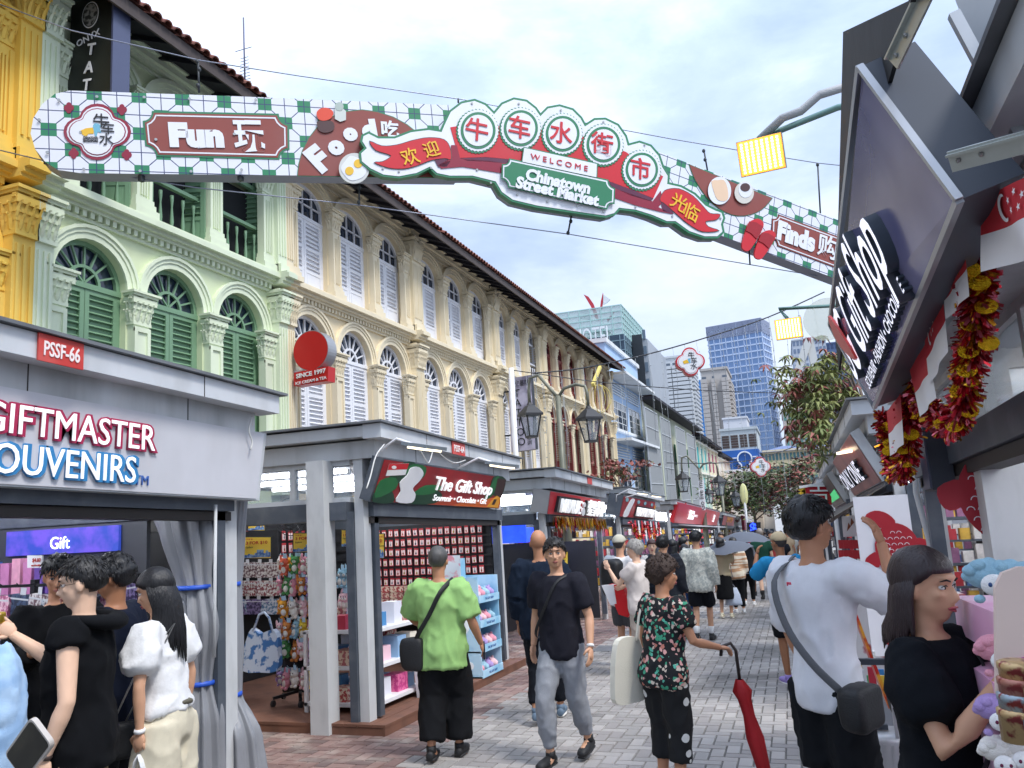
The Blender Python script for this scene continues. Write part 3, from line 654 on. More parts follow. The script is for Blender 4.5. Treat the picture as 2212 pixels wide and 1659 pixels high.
def hotel():
 Y = 115; C = ony(*T_(470, 395), Y); gl = mat('hotel_glass', '42505e', .12, .4, var=.2, sc=.2)
 r = thing('hotel_tower', (C.x, Y, -8), 'dark hotel tower with glass rooftop enclosure and red blades rising from it', 'hotel')
 x0 = ony(*T_(-80, 395), Y).x; D_ = 22; zt = C.z
 MB().box(x0, C.x, Y, Y + D_, -8, zt).build('curtain_wall', gl, r)
 b = MB(); z = 0
 while z < zt: b.box(x0, C.x + .12, Y - .12, Y + D_, z, z + .12); z += 1.5
 k = x0
 while k < C.x: b.box(k, k + .1, Y - .15, Y, 0, zt); k += 1.6
 k = Y
 while k < Y + D_: b.box(C.x, C.x + .15, k, k + .1, 0, zt); k += 1.6
 b.build('mullion', mat('hotel_mullion', '7f97a2', .4), r, kind='stuff')
 # grey annexe beside
 A = ony(*T_(560, 440), Y + 6); x2 = ony(*T_(648, 500), Y + 6).x; MB().box(C.x + .2, x2, Y + 6, Y + 26, -8, A.z).build('annexe', mat('annexe_grey', '9fa6ad', .5, dirt='7a8088', dsc=.2), r)
 MB().box(C.x + .2, C.x + 1.8, Y + 5.8, Y + 6, -8, A.z + .8).build('dark_fin', mat('fin_dark', '2c3238', .4), r)
 g = MB(); k = 0
 while k < A.z: g.box(C.x + 1.9, x2 - .2, Y + 5.86, Y + 6, k + .5, k + 2); k += 2.6
 g.build('window_rows', mat('fg_3a4a5c', '5f7080', .2), r, kind='stuff')
 # glass box on the roof
 zt2 = ony(*T_(445, 182), Y).z; x1 = ony(*T_(445, 182), Y).x; gm = mat('green_glass', 'b8d4d2', .1, var=.05, alpha=.5)
 MB().box(x0, x1, Y + .5, Y + D_, zt, zt2).build('glass_enclosure', gm, r)
 b = MB(); fm = mat('green_frame', 'a8cac6', .5); z = zt
 while z <= zt2 + .1: b.box(x0, x1 + .1, Y + .38, Y + .5, z, z + .14); b.box(x1, x1 + .12, Y + .4, Y + D_, z, z + .14); z += (zt2 - zt) / 5
 k = x0
 while k < x1: b.box(k, k + .14, Y + .36, Y + .5, zt, zt2); k += 1.7
 k = Y
 while k < Y + D_: b.box(x1, x1 + .15, k, k + .14, zt, zt2); k += 1.7
 b.build('enclosure_frame', fm, r, kind='stuff')
 foliage_blob('rooftop_planting', (x0 + (x1 - x0) * .5, Y + 8, zt + 1.2), (x1 - x0) * .4, 5, 1.6, 500, .5, ['4f6b4a', '5f7a50'], r)
 red = mat('blade_red', 'b8303a', .4); wt = mat('blade_white', 'd8d8da', .4)
 def blade(P, m):
  Q = [ony(*T_(*p), Y + 6) for p in P]; MB().prism(Q, (0, .35, 0)).build('roof_blade', m, r)
 blade([(180, 108), (215, 125), (250, 175), (275, 240), (290, 300), (265, 280), (235, 200)], red); blade([(320, 97), (322, 150), (312, 210), (298, 230), (305, 160)], red); blade([(324, 110), (372, 145), (350, 168), (322, 182)], wt)
 blade([(350, 290), (405, 232), (380, 270), (355, 310)], red); blade([(165, 240), (205, 220), (230, 290), (150, 285)], wt)
 text('HOTEL', ony(*T_(120, 505), Y - .3), (1, 0, 0), (0, 0, 1), 3.1, mat('hotel_letters', 'e8ecee', .4), r, w=ony(*T_(392, 490), Y).x - ony(*T_(120, 500), Y).x, ext=.1, bold=-.01)
 return r
LEAFM = {}
def leafmat(c): return mat('leaf_' + c, c, .6, var=.25, sc=3, spec=.3)
def foliage_blob(name, c, rx, ry, rz, n, s, cols, parent, loc=None, clumps=None, droop=0, long=1.6, kind='stuff', rnd=None, **kw):
 """many small leaf faces gathered in clumps through an uneven volume"""
 rnd = rnd or random.Random(int(abs(c[0] * 13 + c[1] * 7) * 10) + n); b = MB(); c = V(c)
 clumps = clumps or max(5, n // 45); cs = []
 while len(cs) < clumps:
  p = V((rnd.uniform(-1, 1), rnd.uniform(-1, 1), rnd.uniform(-1, 1)))
  if p.length < 1: cs.append((V((p.x * rx, p.y * ry, p.z * rz)) * rnd.uniform(.75, 1.08), rnd.uniform(.16, .4), rnd.randrange(len(cols))))
 for k in range(n):
  q, sr, ci = cs[rnd.randrange(clumps)]; d = V((rnd.gauss(0, 1), rnd.gauss(0, 1), rnd.gauss(0, .8))) * (.6 * sr)
  p = c + q + V((d.x * rx, d.y * ry, d.z * rz)); b.m(ci if rnd.random() < .7 else rnd.randrange(len(cols)))
  a = rnd.uniform(0, 6.28); t = V((math.cos(a), math.sin(a), rnd.uniform(-.8, .35) - droop)).normalized(); w = t.cross(V((rnd.uniform(-.5, .5), rnd.uniform(-.5, .5), 1))).normalized()
  L = s * rnd.uniform(.6, 1.3); W = L / long / 2; u = t.cross(w) * (L * .12)
  b.add([p, p + t * L * .5 + w * W + u, p + t * L, p + t * L * .5 - w * W + u], [(0, 1, 2), (0, 2, 3)])
 return b.build(name, [leafmat(x) for x in cols], parent, kind=kind if parent else None, **kw)
def tree(base, h, crown, n, s, cols, label, group=None, trunk=.16, droop=0, lean=(0, 0)):
 base = V(base); r = thing('street_tree', base, label, 'tree', group); bm_ = mat('bark', '6e6258', .9, var=.25, sc=12, bump=.6, bsc=40)
 top = base + V((lean[0], lean[1], h)); cx, cy, cz = crown
 t = MB().tube([base, base + (top - base) * .4 + V((.08, 0, 0)), top], [trunk, trunk * .75, trunk * .4], 8)
 rnd = random.Random(n); 
 for k in range(9):
  a = k * 2.4; p = base + (top - base) * rnd.uniform(.55, .98); e = top + V((math.cos(a) * cx * .8, math.sin(a) * cy * .8, rnd.uniform(-.3, .8) * cz)); m_ = (p + e) / 2 + V((0, 0, .15 * h * .3)); t.tube([p, m_, e], [trunk * .35, trunk * .2, trunk * .06], 5)
 t.build('trunk', bm_, r)
 foliage_blob('crown', top + V((0, 0, cz * .2)), cx, cy, cz, n, s, cols, r, droop=droop)
 return r
hotel()
# little houses and roofs at the end of the street
for k, (u0, u1, vt, Y, wl, lb) in enumerate(((1240, 1370, 1400, 118, 'd9d6cf', 'low white flat-roofed house past the terrace end'), (1360, 1450, 1450, 124, 'd8c8b4', 'small house with orange tiled roof, left of the white gable'), (1450, 1570, 1470, 128, 'e0ddd6', 'small house with red tiled roof and chimney near the white gable'), (1700, 1800, 1490, 120, 'd8cdbf', 'low house with red roof by the cream hotel'))):
 r, x0, x1, zb, zt = far_block(Y, u0, u1, vt, 1560, lb, wl, 3, 2, depth=8, rim=0, nm='house', cat='house')
 if k:
  rm = mat('far_roof_%d' % k, ('c0674a', 'b5503f', 'c05a48')[k - 1], .8, var=.15, sc=2); h = (x1 - x0) * .28
  b = MB(); b.add([(x0 - .5, Y - .6, zt), (x1 + .5, Y - .6, zt), (x1 + .5, Y + 9, zt), (x0 - .5, Y + 9, zt), (x0 - .5, Y + 4, zt + h), (x1 + .5, Y + 4, zt + h)], [(0, 1, 5, 4), (2, 3, 4, 5), (1, 2, 5), (3, 0, 4)]); b.build('roof', rm, r)
  MB().box(x0 + 1, x0 + 1.8, Y + 2, Y + 2.8, zt, zt + h + .6).build('chimney', mat('fb_' + wl), r)
 else: MB().box(x0 - .6, x1 + .6, Y - 1, Y + 8, zt, zt + .4).build('roof', mat('white_trim'), r)
def gable():
 Y = 112; A = ony(*T_(1540, 1500), Y); B = ony(*T_(1700, 1500), Y); P = ony(*T_(1612, 1425), Y)
 r = thing('house', ((A.x + B.x) / 2, Y, -8), 'white gabled house end with a small dark window', 'house')
 MB().prism([(A.x, Y, -8), (B.x, Y, -8), (B.x, Y, A.z), (P.x, Y, P.z), (A.x, Y, A.z)], (0, 9, 0)).build('wall', mat('gable_white', 'e2e4e8', .7), r)
 MB().box(P.x - .3, P.x + .3, Y - .06, Y, A.z - .3, A.z + .7).build('window', GLASS, r)
 rm = mat('far_roof_1'); b = MB(); 
 for X in (A, B): d = .35; b.prism([(X.x + (X.x - P.x) * .12, Y - .4, X.z - .25), (P.x, Y - .4, P.z + .1), (P.x, Y - .4, P.z + .4), (X.x + (X.x - P.x) * .16, Y - .4, X.z)], (0, 10, 0))
 b.build('roof', rm, r)
gable()
def Ton(x, y, Y): return ony(*T_(x, y), Y)
cols_g = ['5a6b3c', '6d7a45', '8c3f38', '4b5a36', '7f8a4e']
p = Ton(1400, 1545, 62); tree((p.x, 62, gz(62)), p.z - gz(62) - 0.3, (3.6, 3.2, 1.9), 3600, .34, ['4d5c38', '5f6e42', '6b4a44', '3f4e33', '76804c'], 'broad reddish-green tree at the end of the street, left of the lamp post', 'trees far down the street')
p = Ton(1660, 1590, 55); tree((p.x, 55, gz(55)), p.z - gz(55), (2.3, 2.4, 1.6), 2200, .3, ['56683e', '4b5a36', '6b4a44'], 'green tree far down the street behind the red banner', 'trees far down the street')
p = Ton(1880, 1480, 46); tree((p.x, 46, gz(46)), p.z - gz(46), (2.2, 2.2, 1.5), 1800, .28, ['5a6240', '6b4a44', '8f5148', '4b5a36'], 'reddish tree above the red banner at right', 'trees far down the street')
# the near tree on the right with large drooping leaves, green turning red
def leafy_tree():
 Y = 13.5; c = Ton(1960, 830, Y); base = V((c.x + .9, Y, gz(Y))); r = thing('street_tree', base, 'street tree with drooping green and red leaves above the right-hand stalls', 'tree')
 bk = mat('bark'); t = MB(); top = V((c.x + .6, Y, c.z - .5)); t.tube([base, base + V((-.1, 0, 2)), top], [.13, .1, .06], 8); rnd = random.Random(5); tips = []
 P = [(1660, 700), (1640, 830), (1720, 860), (1780, 700), (1800, 830), (1880, 780), (1950, 640), (2030, 720), (1740, 950), (1830, 1000), (1930, 900), (1990, 1000), (1880, 1080), (1840, 1180), (1950, 1130), (2060, 880), (2100, 1000), (2000, 840), (1770, 1010), (2060, 600), (2120, 760), (1900, 940), (2180, 880), (1980, 1190), (1700, 760), (1850, 900), (1780, 1080), (2080, 1120), (1930, 1040), (1860, 700), (1990, 600)]
 me = {}
 for ci, col in enumerate(('6f7a48', '878c55', '5f693f', '94584f', '80474a', '7a8048')):
  b = MB()                                    # a whorl of five long drooping leaflets
  for k in range(6):
   a = k * 1.05; t_ = V((math.cos(a), math.sin(a), 0)); w = V((-math.sin(a), math.cos(a), 0)) * .032; L = .2
   pr = [V((0, 0, 0)), t_ * .07 + w + V((0, 0, .01)), t_ * .15 + w * .9 - V((0, 0, .04)), t_ * L - V((0, 0, .12)), t_ * .15 - w * .9 - V((0, 0, .04)), t_ * .07 - w + V((0, 0, .01))]
   b.add(pr, [(0, 1, 5), (1, 2, 4, 5), (2, 3, 4)])
  me[ci] = b.mesh('leaf_whorl', mats=[leafmat(col)])
 cnt = 0
 for u, v in P:
  q = ony(*T_(u, v), Y + rnd.uniform(-1.1, 1.1)); m_ = (top + q) / 2 + V((0, 0, .25)); t.tube([top + V((0, 0, -.3)), m_, q], [.03, .018, .006], 5)
  for k in range(20):
   cnt += 1; d = V((rnd.gauss(0, .17), rnd.gauss(0, .25), rnd.gauss(0, .14))); ci = rnd.choice((0, 1, 2, 5, 0, 1, 5, 3, 1, 4)) if rnd.random() < .93 else 3
   if cnt <= 290: inst(me[ci], 'leaf_whorl', r, q + d, (rnd.uniform(-.6, .6), rnd.uniform(-.6, .6), rnd.uniform(0, 6)), (.58,) * 3)
   else: tips.append((q + d, ci))
 t.build('trunk', bk, r)
 b = MB()
 for p_, ci in tips:
  b.m(ci); rt = Matrix.Rotation(rnd.uniform(0, 6), 3, 'Z') @ Matrix.Rotation(rnd.uniform(-.6, .6), 3, 'X')
  for k in range(6):
   a = k * 1.05; t_ = V((math.cos(a), math.sin(a), 0)); w = V((-math.sin(a), math.cos(a), 0)) * .034
   pr = [V((0, 0, 0)), t_ * .07 + w * .7 + V((0, 0, .01)), t_ * .15 - V((0, 0, .09)), t_ * .07 - w * .7 + V((0, 0, .01))]
   b.add([p_ + rt @ x for x in pr], [(0, 1, 3), (1, 2, 3)])
 b.build('leaf_cluster', [leafmat(c) for c in ('6f7a48', '878c55', '5f693f', '94584f', '80474a', '7a8048')], r, kind='stuff')
leafy_tree()
# thin reddish shrub tree between the stalls on the left
p = onx(1335, 1015, -5.6); tree((p.x, p.y, gz(p.y)), p.z - gz(p.y) - .2, (1.0, 1.5, .55), 520, .2, ['7a4a42', '8f5148', '6b6a48', '5a5a40'], 'sparse reddish street tree in front of the red shuttered shophouses', trunk=.07, droop=.5)
# ================================================================== the overhead street sign
SA = V((.788, .616, 0)).normalized(); SN = V((SA.y, -SA.x, 0)); SP = V((-8.02, 6.44, 0))
def sp(u, v, off=0.):
 d = ray(u, v); t = (SP + SN * off - CAM).dot(SN) / d.dot(SN); return CAM + d * t
def smooth_pts(P, n=4, closed=True):
 out = []; m = len(P)
 for i in range(m if closed else m - 1):
  p0, p1, p2, p3 = [V(P[(i + k - 1) % m] if closed else P[max(0, min(m - 1, i + k - 1))]).to_2d() for k in range(4)]
  for k in range(n):
   t = k / n; out.append(tuple(.5 * ((2 * p1) + (p2 - p0) * t + (2 * p0 - 5 * p1 + 4 * p2 - p3) * t * t + (3 * p1 - p0 - 3 * p2 + p3) * t ** 3)))
 return out
def V2(p): return V((p[0], p[1], 0))
def offset_poly(P, d):
 n = len(P); out = []; A = sum(P[i][0] * P[(i + 1) % n][1] - P[(i + 1) % n][0] * P[i][1] for i in range(n)); sg = 1 if A > 0 else -1
 for i in range(n):
  a = V2(P[i]) - V2(P[i - 1]); b = V2(P[(i + 1) % n]) - V2(P[i])
  na = V((-a.y, a.x, 0)).normalized() * sg; nb = V((-b.y, b.x, 0)).normalized() * sg; q = na + nb
  q = q.normalized() if q.length > .1 else na; k = d / max(.5, q.dot(na)); out.append((P[i][0] + q.x * k, P[i][1] + q.y * k))
 return out
E_ = lambda P: [(713 + .496 * x, 164.6 + .496 * y) for x, y in P]
F_ = lambda P: [(1069.7 + .248 * x, 192 + .248 * y) for x, y in P]
G_ = lambda P: [(603.5 + .2232 * x, 192 + .2232 * y) for x, y in P]
H_ = lambda P: [(.2728 * x, 137.2 + .2728 * y) for x, y in P]
K_ = lambda P: [(1426 + .1818 * x, 329 + .1818 * y) for x, y in P]
SCOL = dict(green='2c7a55', white='e4e6ec', red='c8202c', maroon='8c1734', plum='5b2140', brown='8a4238', gold='e8b92c', line='3c4a46')
def smat(k): return mat('sign_' + k, SCOL[k], .35, var=.03, sc=3, dirt='8a8a8c', dsc=1.2, damt=.12)
def shp(name, P, mk, off, parent, th=.006, m=None): 
 pts = [sp(u, v, off) for u, v in P]; return MB().prism(pts, -SN * th).build(name, m or smat(mk), parent)
def bandshape(name, P, w, mk, off, parent, th=.004):
 """closed line of width w px"""
 Q = offset_poly(P, w); b = MB(); n = len(P)
 for i in range(n):
  j = (i + 1) % n; b.prism([sp(*P[i], off), sp(*P[j], off), sp(*Q[j], off), sp(*Q[i], off)], -SN * th)
 return b.build(name, smat(mk), parent)
def circ(c, r, n=32, ry=None, a0=0, tooth=0): return [(c[0] + (r + (tooth if k % 2 else 0)) * math.cos(a0 + 2 * math.pi * k / n), c[1] + ((ry or r) + (tooth if k % 2 else 0)) * math.sin(a0 + 2 * math.pi * k / n)) for k in range(n)]
def plaque(TL, TR, BR, BL, q):
 """rectangle with scooped corners"""
 C = [V2(p) for p in (TL, TR, BR, BL)]; out = []
 for i in range(4):
  p = C[i]; a = (C[i - 1] - p).normalized() * q; b = (C[(i + 1) % 4] - p).normalized() * q
  for k in range(6):
   t = math.pi / 2 * k / 5; r = p + a * math.cos(t) + b * math.sin(t); out.append((r.x, r.y))
 return out
def ptext(s, c, ang, h, mk, off, parent, w=None, bold=.01, shear=0, m=None, spacing=1., name='lettering', ext=.004):
 """lettering centred at picture point c, baseline turned by ang degrees, h picture px tall"""
 a = R(ang); ux = (math.cos(a), -math.sin(a)); uy = (-math.sin(a), -math.cos(a))
 P0 = sp(*c, off); X = sp(c[0] + ux[0] * 10, c[1] + ux[1] * 10, off) - P0; Y = sp(c[0] + uy[0] * 10, c[1] + uy[1] * 10, off) - P0
 hh = Y.length * h / 10; ww = X.length * w / 10 if w else None
 return text(s, P0 - Y * (h / 20), X, Y, hh, m or smat(mk), parent, ww, ext, bold, shear, 'CENTER', spacing, name)
def tile_material(key, ang, org, sx, sy):
 """printed floor-tile pattern: white octagons, green squares and dark grout, drawn along the wing's own axes"""
 m = bpy.data.materials.new(key); m.use_nodes = True; nt = m.node_tree; n = nt.nodes; l = nt.links; b = n['Principled BSDF']; b.inputs['Roughness'].default_value = .35
 tc = n.new('ShaderNodeTexCoord'); mp = n.new('ShaderNodeMapping'); l.new(tc.outputs['Object'], mp.inputs[0])
 sep = n.new('ShaderNodeSeparateXYZ'); l.new(tc.outputs['Object'], sep.inputs[0])
 def mth(op, a, b_=None, c_=None):
  x = n.new('ShaderNodeMath'); x.operation = op
  for i, q in enumerate((a, b_, c_)):
   if q is None: continue
   if isinstance(q, (int, float)): x.inputs[i].default_value = q
   else: l.new(q, x.inputs[i])
  return x.outputs[0]
 s = mth('ADD', mth('MULTIPLY', sep.outputs[0], SA.x), mth('MULTIPLY', sep.outputs[1], SA.y))     # metres along the sign
 z = sep.outputs[2]; ca, sa = math.cos(ang), math.sin(ang)
 U = mth('DIVIDE', mth('ADD', mth('ADD', mth('MULTIPLY', s, ca), mth('MULTIPLY', z, sa)), org[0]), sx)
 W = mth('DIVIDE', mth('ADD', mth('ADD', mth('MULTIPLY', s, -sa), mth('MULTIPLY', z, ca)), org[1]), sy)
 iu, iv = mth('ROUND', U), mth('ROUND', W); du, dv = mth('ABSOLUTE', mth('SUBTRACT', U, iu)), mth('ABSOLUTE', mth('SUBTRACT', W, iv))
 par = mth('LESS_THAN', mth('ABSOLUTE', mth('SUBTRACT', mth('FLOORED_MODULO', mth('ADD', iu, iv), 2), 0)), .5)
 gr = mth('MULTIPLY', par, mth('MULTIPLY', mth('LESS_THAN', du, .34), mth('LESS_THAN', dv, .34)))
 ln = mth('MAXIMUM', mth('LESS_THAN', du, .022), mth('LESS_THAN', dv, .026))
 S_, T_ = mth('ADD', U, W), mth('SUBTRACT', U, W)
 def near(q): return mth('LESS_THAN', mth('ABSOLUTE', mth('SUBTRACT', mth('DIVIDE', q, 2), mth('ROUND', mth('DIVIDE', q, 2)))), .017)
 dg = mth('MAXIMUM', near(S_), near(T_)); dg = mth('MULTIPLY', dg, mth('SUBTRACT', 1, gr))
 # no diagonals inside the squares only
 lines = mth('MAXIMUM', ln, dg)
 def mx(f, a, bb):
  x = n.new('ShaderNodeMix'); x.data_type = 'RGBA'; l.new(f, x.inputs[0])
  for i, q in ((6, a), (7, bb)):
   if isinstance(q, tuple): x.inputs[i].default_value = (*q, 1)
   else: l.new(q, x.inputs[i])
  return x.outputs[2]
 c1 = mx(gr, lin('dfe2ea'), lin('2c8058')); c2 = mx(lines, c1, lin('343c66')); l.new(c2, b.inputs['Base Color']); return m
def arch_sign():
 C0 = sp(1150, 330)
 root = thing('overhead_street_sign', (C0.x, C0.y, C0.z), 'long tiled street market sign hung across the street reading Chinatown Street Market', 'sign')
 TH = .24
 # left wing
 left = [(150, 195.5), (500, 207.5), (971, 227), (990, 384)] + [(640, 379), (175, 374)] 
 arc = [(125, 367), (98, 350), (76, 322), (66, 288), (72, 255), (92, 224), (118, 203)]
 left = left + arc
 def wing(P, m, name):
  pts = [sp(u, v) for u, v in P]; ob = MB().prism(pts, -SN * .004).build(name, m, root)
  dk = mat('sign_back_grey', '8f93a6', .5, var=.06); MB().prism([p - SN * .004 for p in pts], -SN * TH).build('sign_body', dk, root); return ob
 g1 = sp(*H_([(745, 240)])[0]); g2 = sp(*H_([(1100, 262)])[0]); g3 = sp(*H_([(404, 523)])[0])
 ax = (g2 - g1); sl = ax.normalized(); a1 = math.atan2(sl.z, sl.dot(SA)); sx = ax.length / 2
 def loc(p, ang): q = p - root.location; s = q.dot(SA); return (s * math.cos(ang) + q.z * math.sin(ang), -s * math.sin(ang) + q.z * math.cos(ang))
 l1 = loc(g1, a1); l3 = loc(g3, a1)
 sy = abs(l1[1] - l3[1]) / 2 * 1.0
 wing(left, tile_material('sign_tiles_left', a1, (-l1[0] + 100 * sx * 2, -l1[1] + 100 * sy * 2), sx, sy), 'left_wing')
 g1 = sp(*K_([(1300, 690)])[0]); g2 = sp(*K_([(1685, 700)])[0]); e1 = sp(*K_([(1000, 420)])[0]); e2 = sp(*K_([(1927, 800)])[0])
 a2 = math.atan2((sp(1804, 472) - sp(1432, 331)).z, (sp(1804, 472) - sp(1432, 331)).dot(SA)); l1 = loc(sp(*K_([(990, 915)])[0]), a2); l2 = loc(sp(*K_([(1300, 690)])[0]), a2)
 sx2, sy2 = sx, sy
 right = [(1420, 327), (1836, 485), (1840, 615), (1500, 487), (1440, 440)]
 wing(right, tile_material('sign_tiles_right', a2, (-l1[0] + 200 * sx2, -l1[1] + 200 * sy2), sx2, sy2), 'right_wing')
 # brown plate: Fun
 P = plaque((306, 239), (624, 246), (626, 345), (316, 337), 22)
 shp('plate_edge', P, 'green', .008, root); P2 = offset_poly(P, 4); shp('plate', P2, 'brown', .012, root); bandshape('plate_line', offset_poly(P, 8), 3, 'white', .016, root)
 ptext('Fun', (427, 291), -1, 46, 'white', .018, root, 118, .03); ptext('玩', (541, 293), -1, 54, 'white', .018, root, 66, .012)
 # logo
 def quatre(c, rx, ry):
  out = []
  for q, (dx, dy) in enumerate(((1, 0), (0, 1), (-1, 0), (0, -1))):
   for k in range(9):
    a = R(-80 + 20 * k) + q * math.pi / 2; out.append((c[0] + rx * (.48 * dx + .52 * math.cos(a)), c[1] + ry * (.48 * dy + .52 * math.sin(a))))
  return out
 for x, y in ((545, 350), (965, 365), (583, 710), (1003, 722)): shp('flower_motif', quatre(H_([(x, y)])[0], 11, 12), 'maroon', .008, root)
 c = (210, 284.5)
 for rx, ry, mk, o in ((73, 61, 'red', .012), (66, 54.5, 'white', .016), (62, 51, 'red', .02), (59.5, 49, 'white', .024)): shp('logo_ring', quatre(c, rx, ry), mk, o, root, m=smat('maroon') if mk == 'red' else None)
 blk = mat('ink', '1c1d22', .5)
 for ch, x, y, h in (('牛', 805, 455, 100), ('车', 855, 515, 85), ('水', 845, 600, 85)): ptext(ch, H_([(x, y)])[0], -4, h * .2728 * .85, 'line', .03, root, m=blk, bold=0)
 ptext('CHINATOWN', H_([(718, 588)])[0], -1, 4.6, 'line', .03, root, 32, m=blk, bold=.001); ptext('SINGAPORE', H_([(718, 611)])[0], -1, 4.6, 'line', .03, root, 32, m=blk, bold=.001)
 shp('cart_motif', H_([(640, 530), (680, 512), (745, 505), (740, 555), (700, 556), (690, 570), (672, 575), (650, 560)]), 'gold', .03, root)
 shp('ox_motif', smooth_pts(H_([(735, 500), (745, 478), (765, 474), (795, 488), (790, 510), (800, 548), (775, 540), (765, 572), (752, 572), (745, 540)]), 2), 'green', .031, root, m=mat('pale_blue_print', '6fb0c8', .5))
 # brown half-disc: Food
 half = G_([(178, 838), (190, 730), (225, 600), (285, 480), (370, 370), (480, 285), (620, 225), (800, 205), (950, 225), (1100, 275), (1230, 345), (1350, 440), (1480, 600), (1540, 855), (870, 848)])
 shp('food_panel_edge', offset_poly(half, -1.6), 'green', .008, root); shp('food_panel', half, 'brown', .012, root)
 for ch, c, a, h, b_ in (('F', (385, 665), 37, 250, .03), ('o', (545, 540), 22, 165, .03), ('o', (688, 415), 14, 140, .03), ('d', (880, 390), 2, 170, .03), ('吃', (1080, 395), -4, 120, .008)):
  ptext(ch, G_([c])[0], a, h * .2232, 'white', .018, root, bold=b_)
 red2 = mat('orange_red_print', 'd8472c', .4); dkb = mat('dark_brown_print', '4a2c2c', .4); pale = mat('pale_print', 'c9cfc9', .4)
 shp('sauce_pot', smooth_pts(G_([(375, 310), (500, 310), (532, 350), (520, 400), (450, 425), (385, 405), (367, 350)]), 3), 'line', .03, root, m=dkb)
 shp('pot_lid', smooth_pts(G_([(360, 230), (400, 188), (470, 185), (523, 225), (498, 285), (430, 308), (378, 290)]), 3), 'line', .034, root, m=red2)
 shp('salt_shaker', G_([(535, 190), (615, 190), (645, 215), (645, 300), (590, 318), (537, 290)]), 'line', .03, root, m=pale); shp('shaker_top', circ(G_([(580, 170)])[0], 9.5, 16), 'line', .034, root, m=mat('shaker_grey', 'a9b5ae', .4))
 c = G_([(724, 768)])[0]
 shp('egg_plate', circ(c, 33), 'line', .12, root, th=.02, m=mat('plate_grey', 'c9cac6', .4)); shp('egg_white', smooth_pts([(c[0] + (27 + 2.5 * math.sin(3 * k)) * math.cos(k * .63), c[1] + (26 + 2.5 * math.sin(3 * k)) * math.sin(k * .63)) for k in range(10)], 3), 'white', .126, root)
 for x, y in ((678, 793), (762, 722)): shp('egg_yolk', circ(G_([(x, y)])[0], 9.3, 18), 'gold', .132, root)
 # central board
 out = E_([(480, 233), (492, 205), (518, 150), (570, 110), (630, 98), (680, 118), (714, 152), (745, 115), (800, 92), (858, 102), (900, 135), (917, 160), (945, 132), (1000, 122), (1060, 140), (1098, 178), (1113, 206), (1150, 182), (1200, 180), (1258, 208), (1293, 258), (1303, 292), (1348, 280), (1400, 298), (1438, 342), (1455, 392), (1480, 432), (1478, 462), (1530, 474), (1592, 508), (1640, 556), (1682, 577), (1712, 588), (1722, 618), (1712, 645), (1719, 680), (1690, 706), (1630, 706), (1560, 682), (1502, 640), (1465, 640), (1400, 612), (1330, 590), (1262, 582), (1243, 604), (1200, 616), (1100, 602), (1000, 587), (900, 572), (792, 546), (742, 510), (716, 466), (620, 442), (520, 442), (462, 430), (434, 404), (380, 430), (300, 445), (230, 437), (170, 408), (130, 375), (126, 332), (148, 312), (131, 285), (137, 255), (168, 240), (212, 262), (280, 262), (350, 235), (430, 225)])
 shp('centre_board', out, 'green', .14, root, th=.1, m=smat('green')); 
 MB().prism([sp(u, v, .036) for u, v in offset_poly(out, 1)], -SN * .2).build('board_body', MATS['sign_back_grey'], root)
 shp('centre_field', offset_poly(out, 4.6), 'white', .146, root)
 shp('red_banner', E_([(524, 222), (600, 210), (800, 220), (1000, 245), (1100, 262), (1290, 330), (1380, 400), (1451, 436), (1408, 532), (1330, 500), (1215, 457), (1100, 430), (785, 362), (680, 352), (562, 356)]), 'red', .154, root)
 ribL = smooth_pts(E_([(174, 284), (225, 304), (290, 300), (360, 280), (430, 268), (495, 276), (521, 310), (527, 360), (500, 357), (440, 365), (380, 388), (320, 402), (255, 398), (195, 376), (230, 372), (266, 345), (200, 322)]), 3)
 shp('ribbon_tail_edge', offset_poly(ribL, -1.3), 'line', .158, root); shp('ribbon_tail', ribL, 'red', .162, root)
 ribR = smooth_pts(E_([(1468, 494), (1520, 491), (1580, 522), (1625, 568), (1655, 598), (1697, 602), (1682, 624), (1636, 632), (1648, 656), (1692, 672), (1622, 676), (1560, 642), (1510, 600), (1460, 556), (1438, 540), (1448, 512)]), 3)
 shp('ribbon_tail_edge', offset_poly(ribR, -1.3), 'line', .158, root); shp('ribbon_tail', ribR, 'red', .162, root)
 for P, mk in (([(527, 300), (552, 300), (566, 356), (600, 362), (700, 370), (782, 382), (760, 424), (640, 404), (575, 394), (485, 402), (470, 388), (526, 356)], 'maroon'), ([(456, 366), (500, 359), (524, 372), (508, 394), (472, 396)], 'plum'), ([(566, 357), (680, 353), (784, 363), (778, 380), (680, 372), (600, 369)], 'plum'),
                  ([(1240, 488), (1330, 520), (1405, 545), (1440, 498), (1450, 545), (1430, 570), (1492, 600), (1430, 588), (1330, 562), (1240, 530)], 'maroon'), ([(1215, 458), (1330, 500), (1408, 533), (1396, 545), (1310, 520), (1225, 480)], 'plum'), ([(1440, 545), (1480, 562), (1496, 600), (1450, 588)], 'plum')):
  shp('ribbon_fold', E_(P), mk, .1575, root)
 for ch, x, y, r in (('牛', 645, 236, 1.0), ('车', 831, 226, .98), ('水', 1013, 250, .97), ('街', 1191, 297, .97), ('市', 1358, 407, .93)):
  c = E_([(x, y)])[0]; k = .496 * r
  shp('badge_shadow', circ((c[0] - 1.5, c[1] + 2), 90 * k, 72, 94 * k, tooth=2.2), 'green', .162, root)
  shp('badge', circ(c, 90 * k, 72, 93 * k, tooth=-2.2), 'white', .167, root)
  shp('badge_ring', circ(c, 76 * k, 36, 80 * k), 'green', .172, root); shp('badge_disc', circ(c, 64 * k, 36, 68 * k), 'white', .177, root)
  ptext(ch, c, -12, 72 * k, 'red', .182, root, bold=.004)
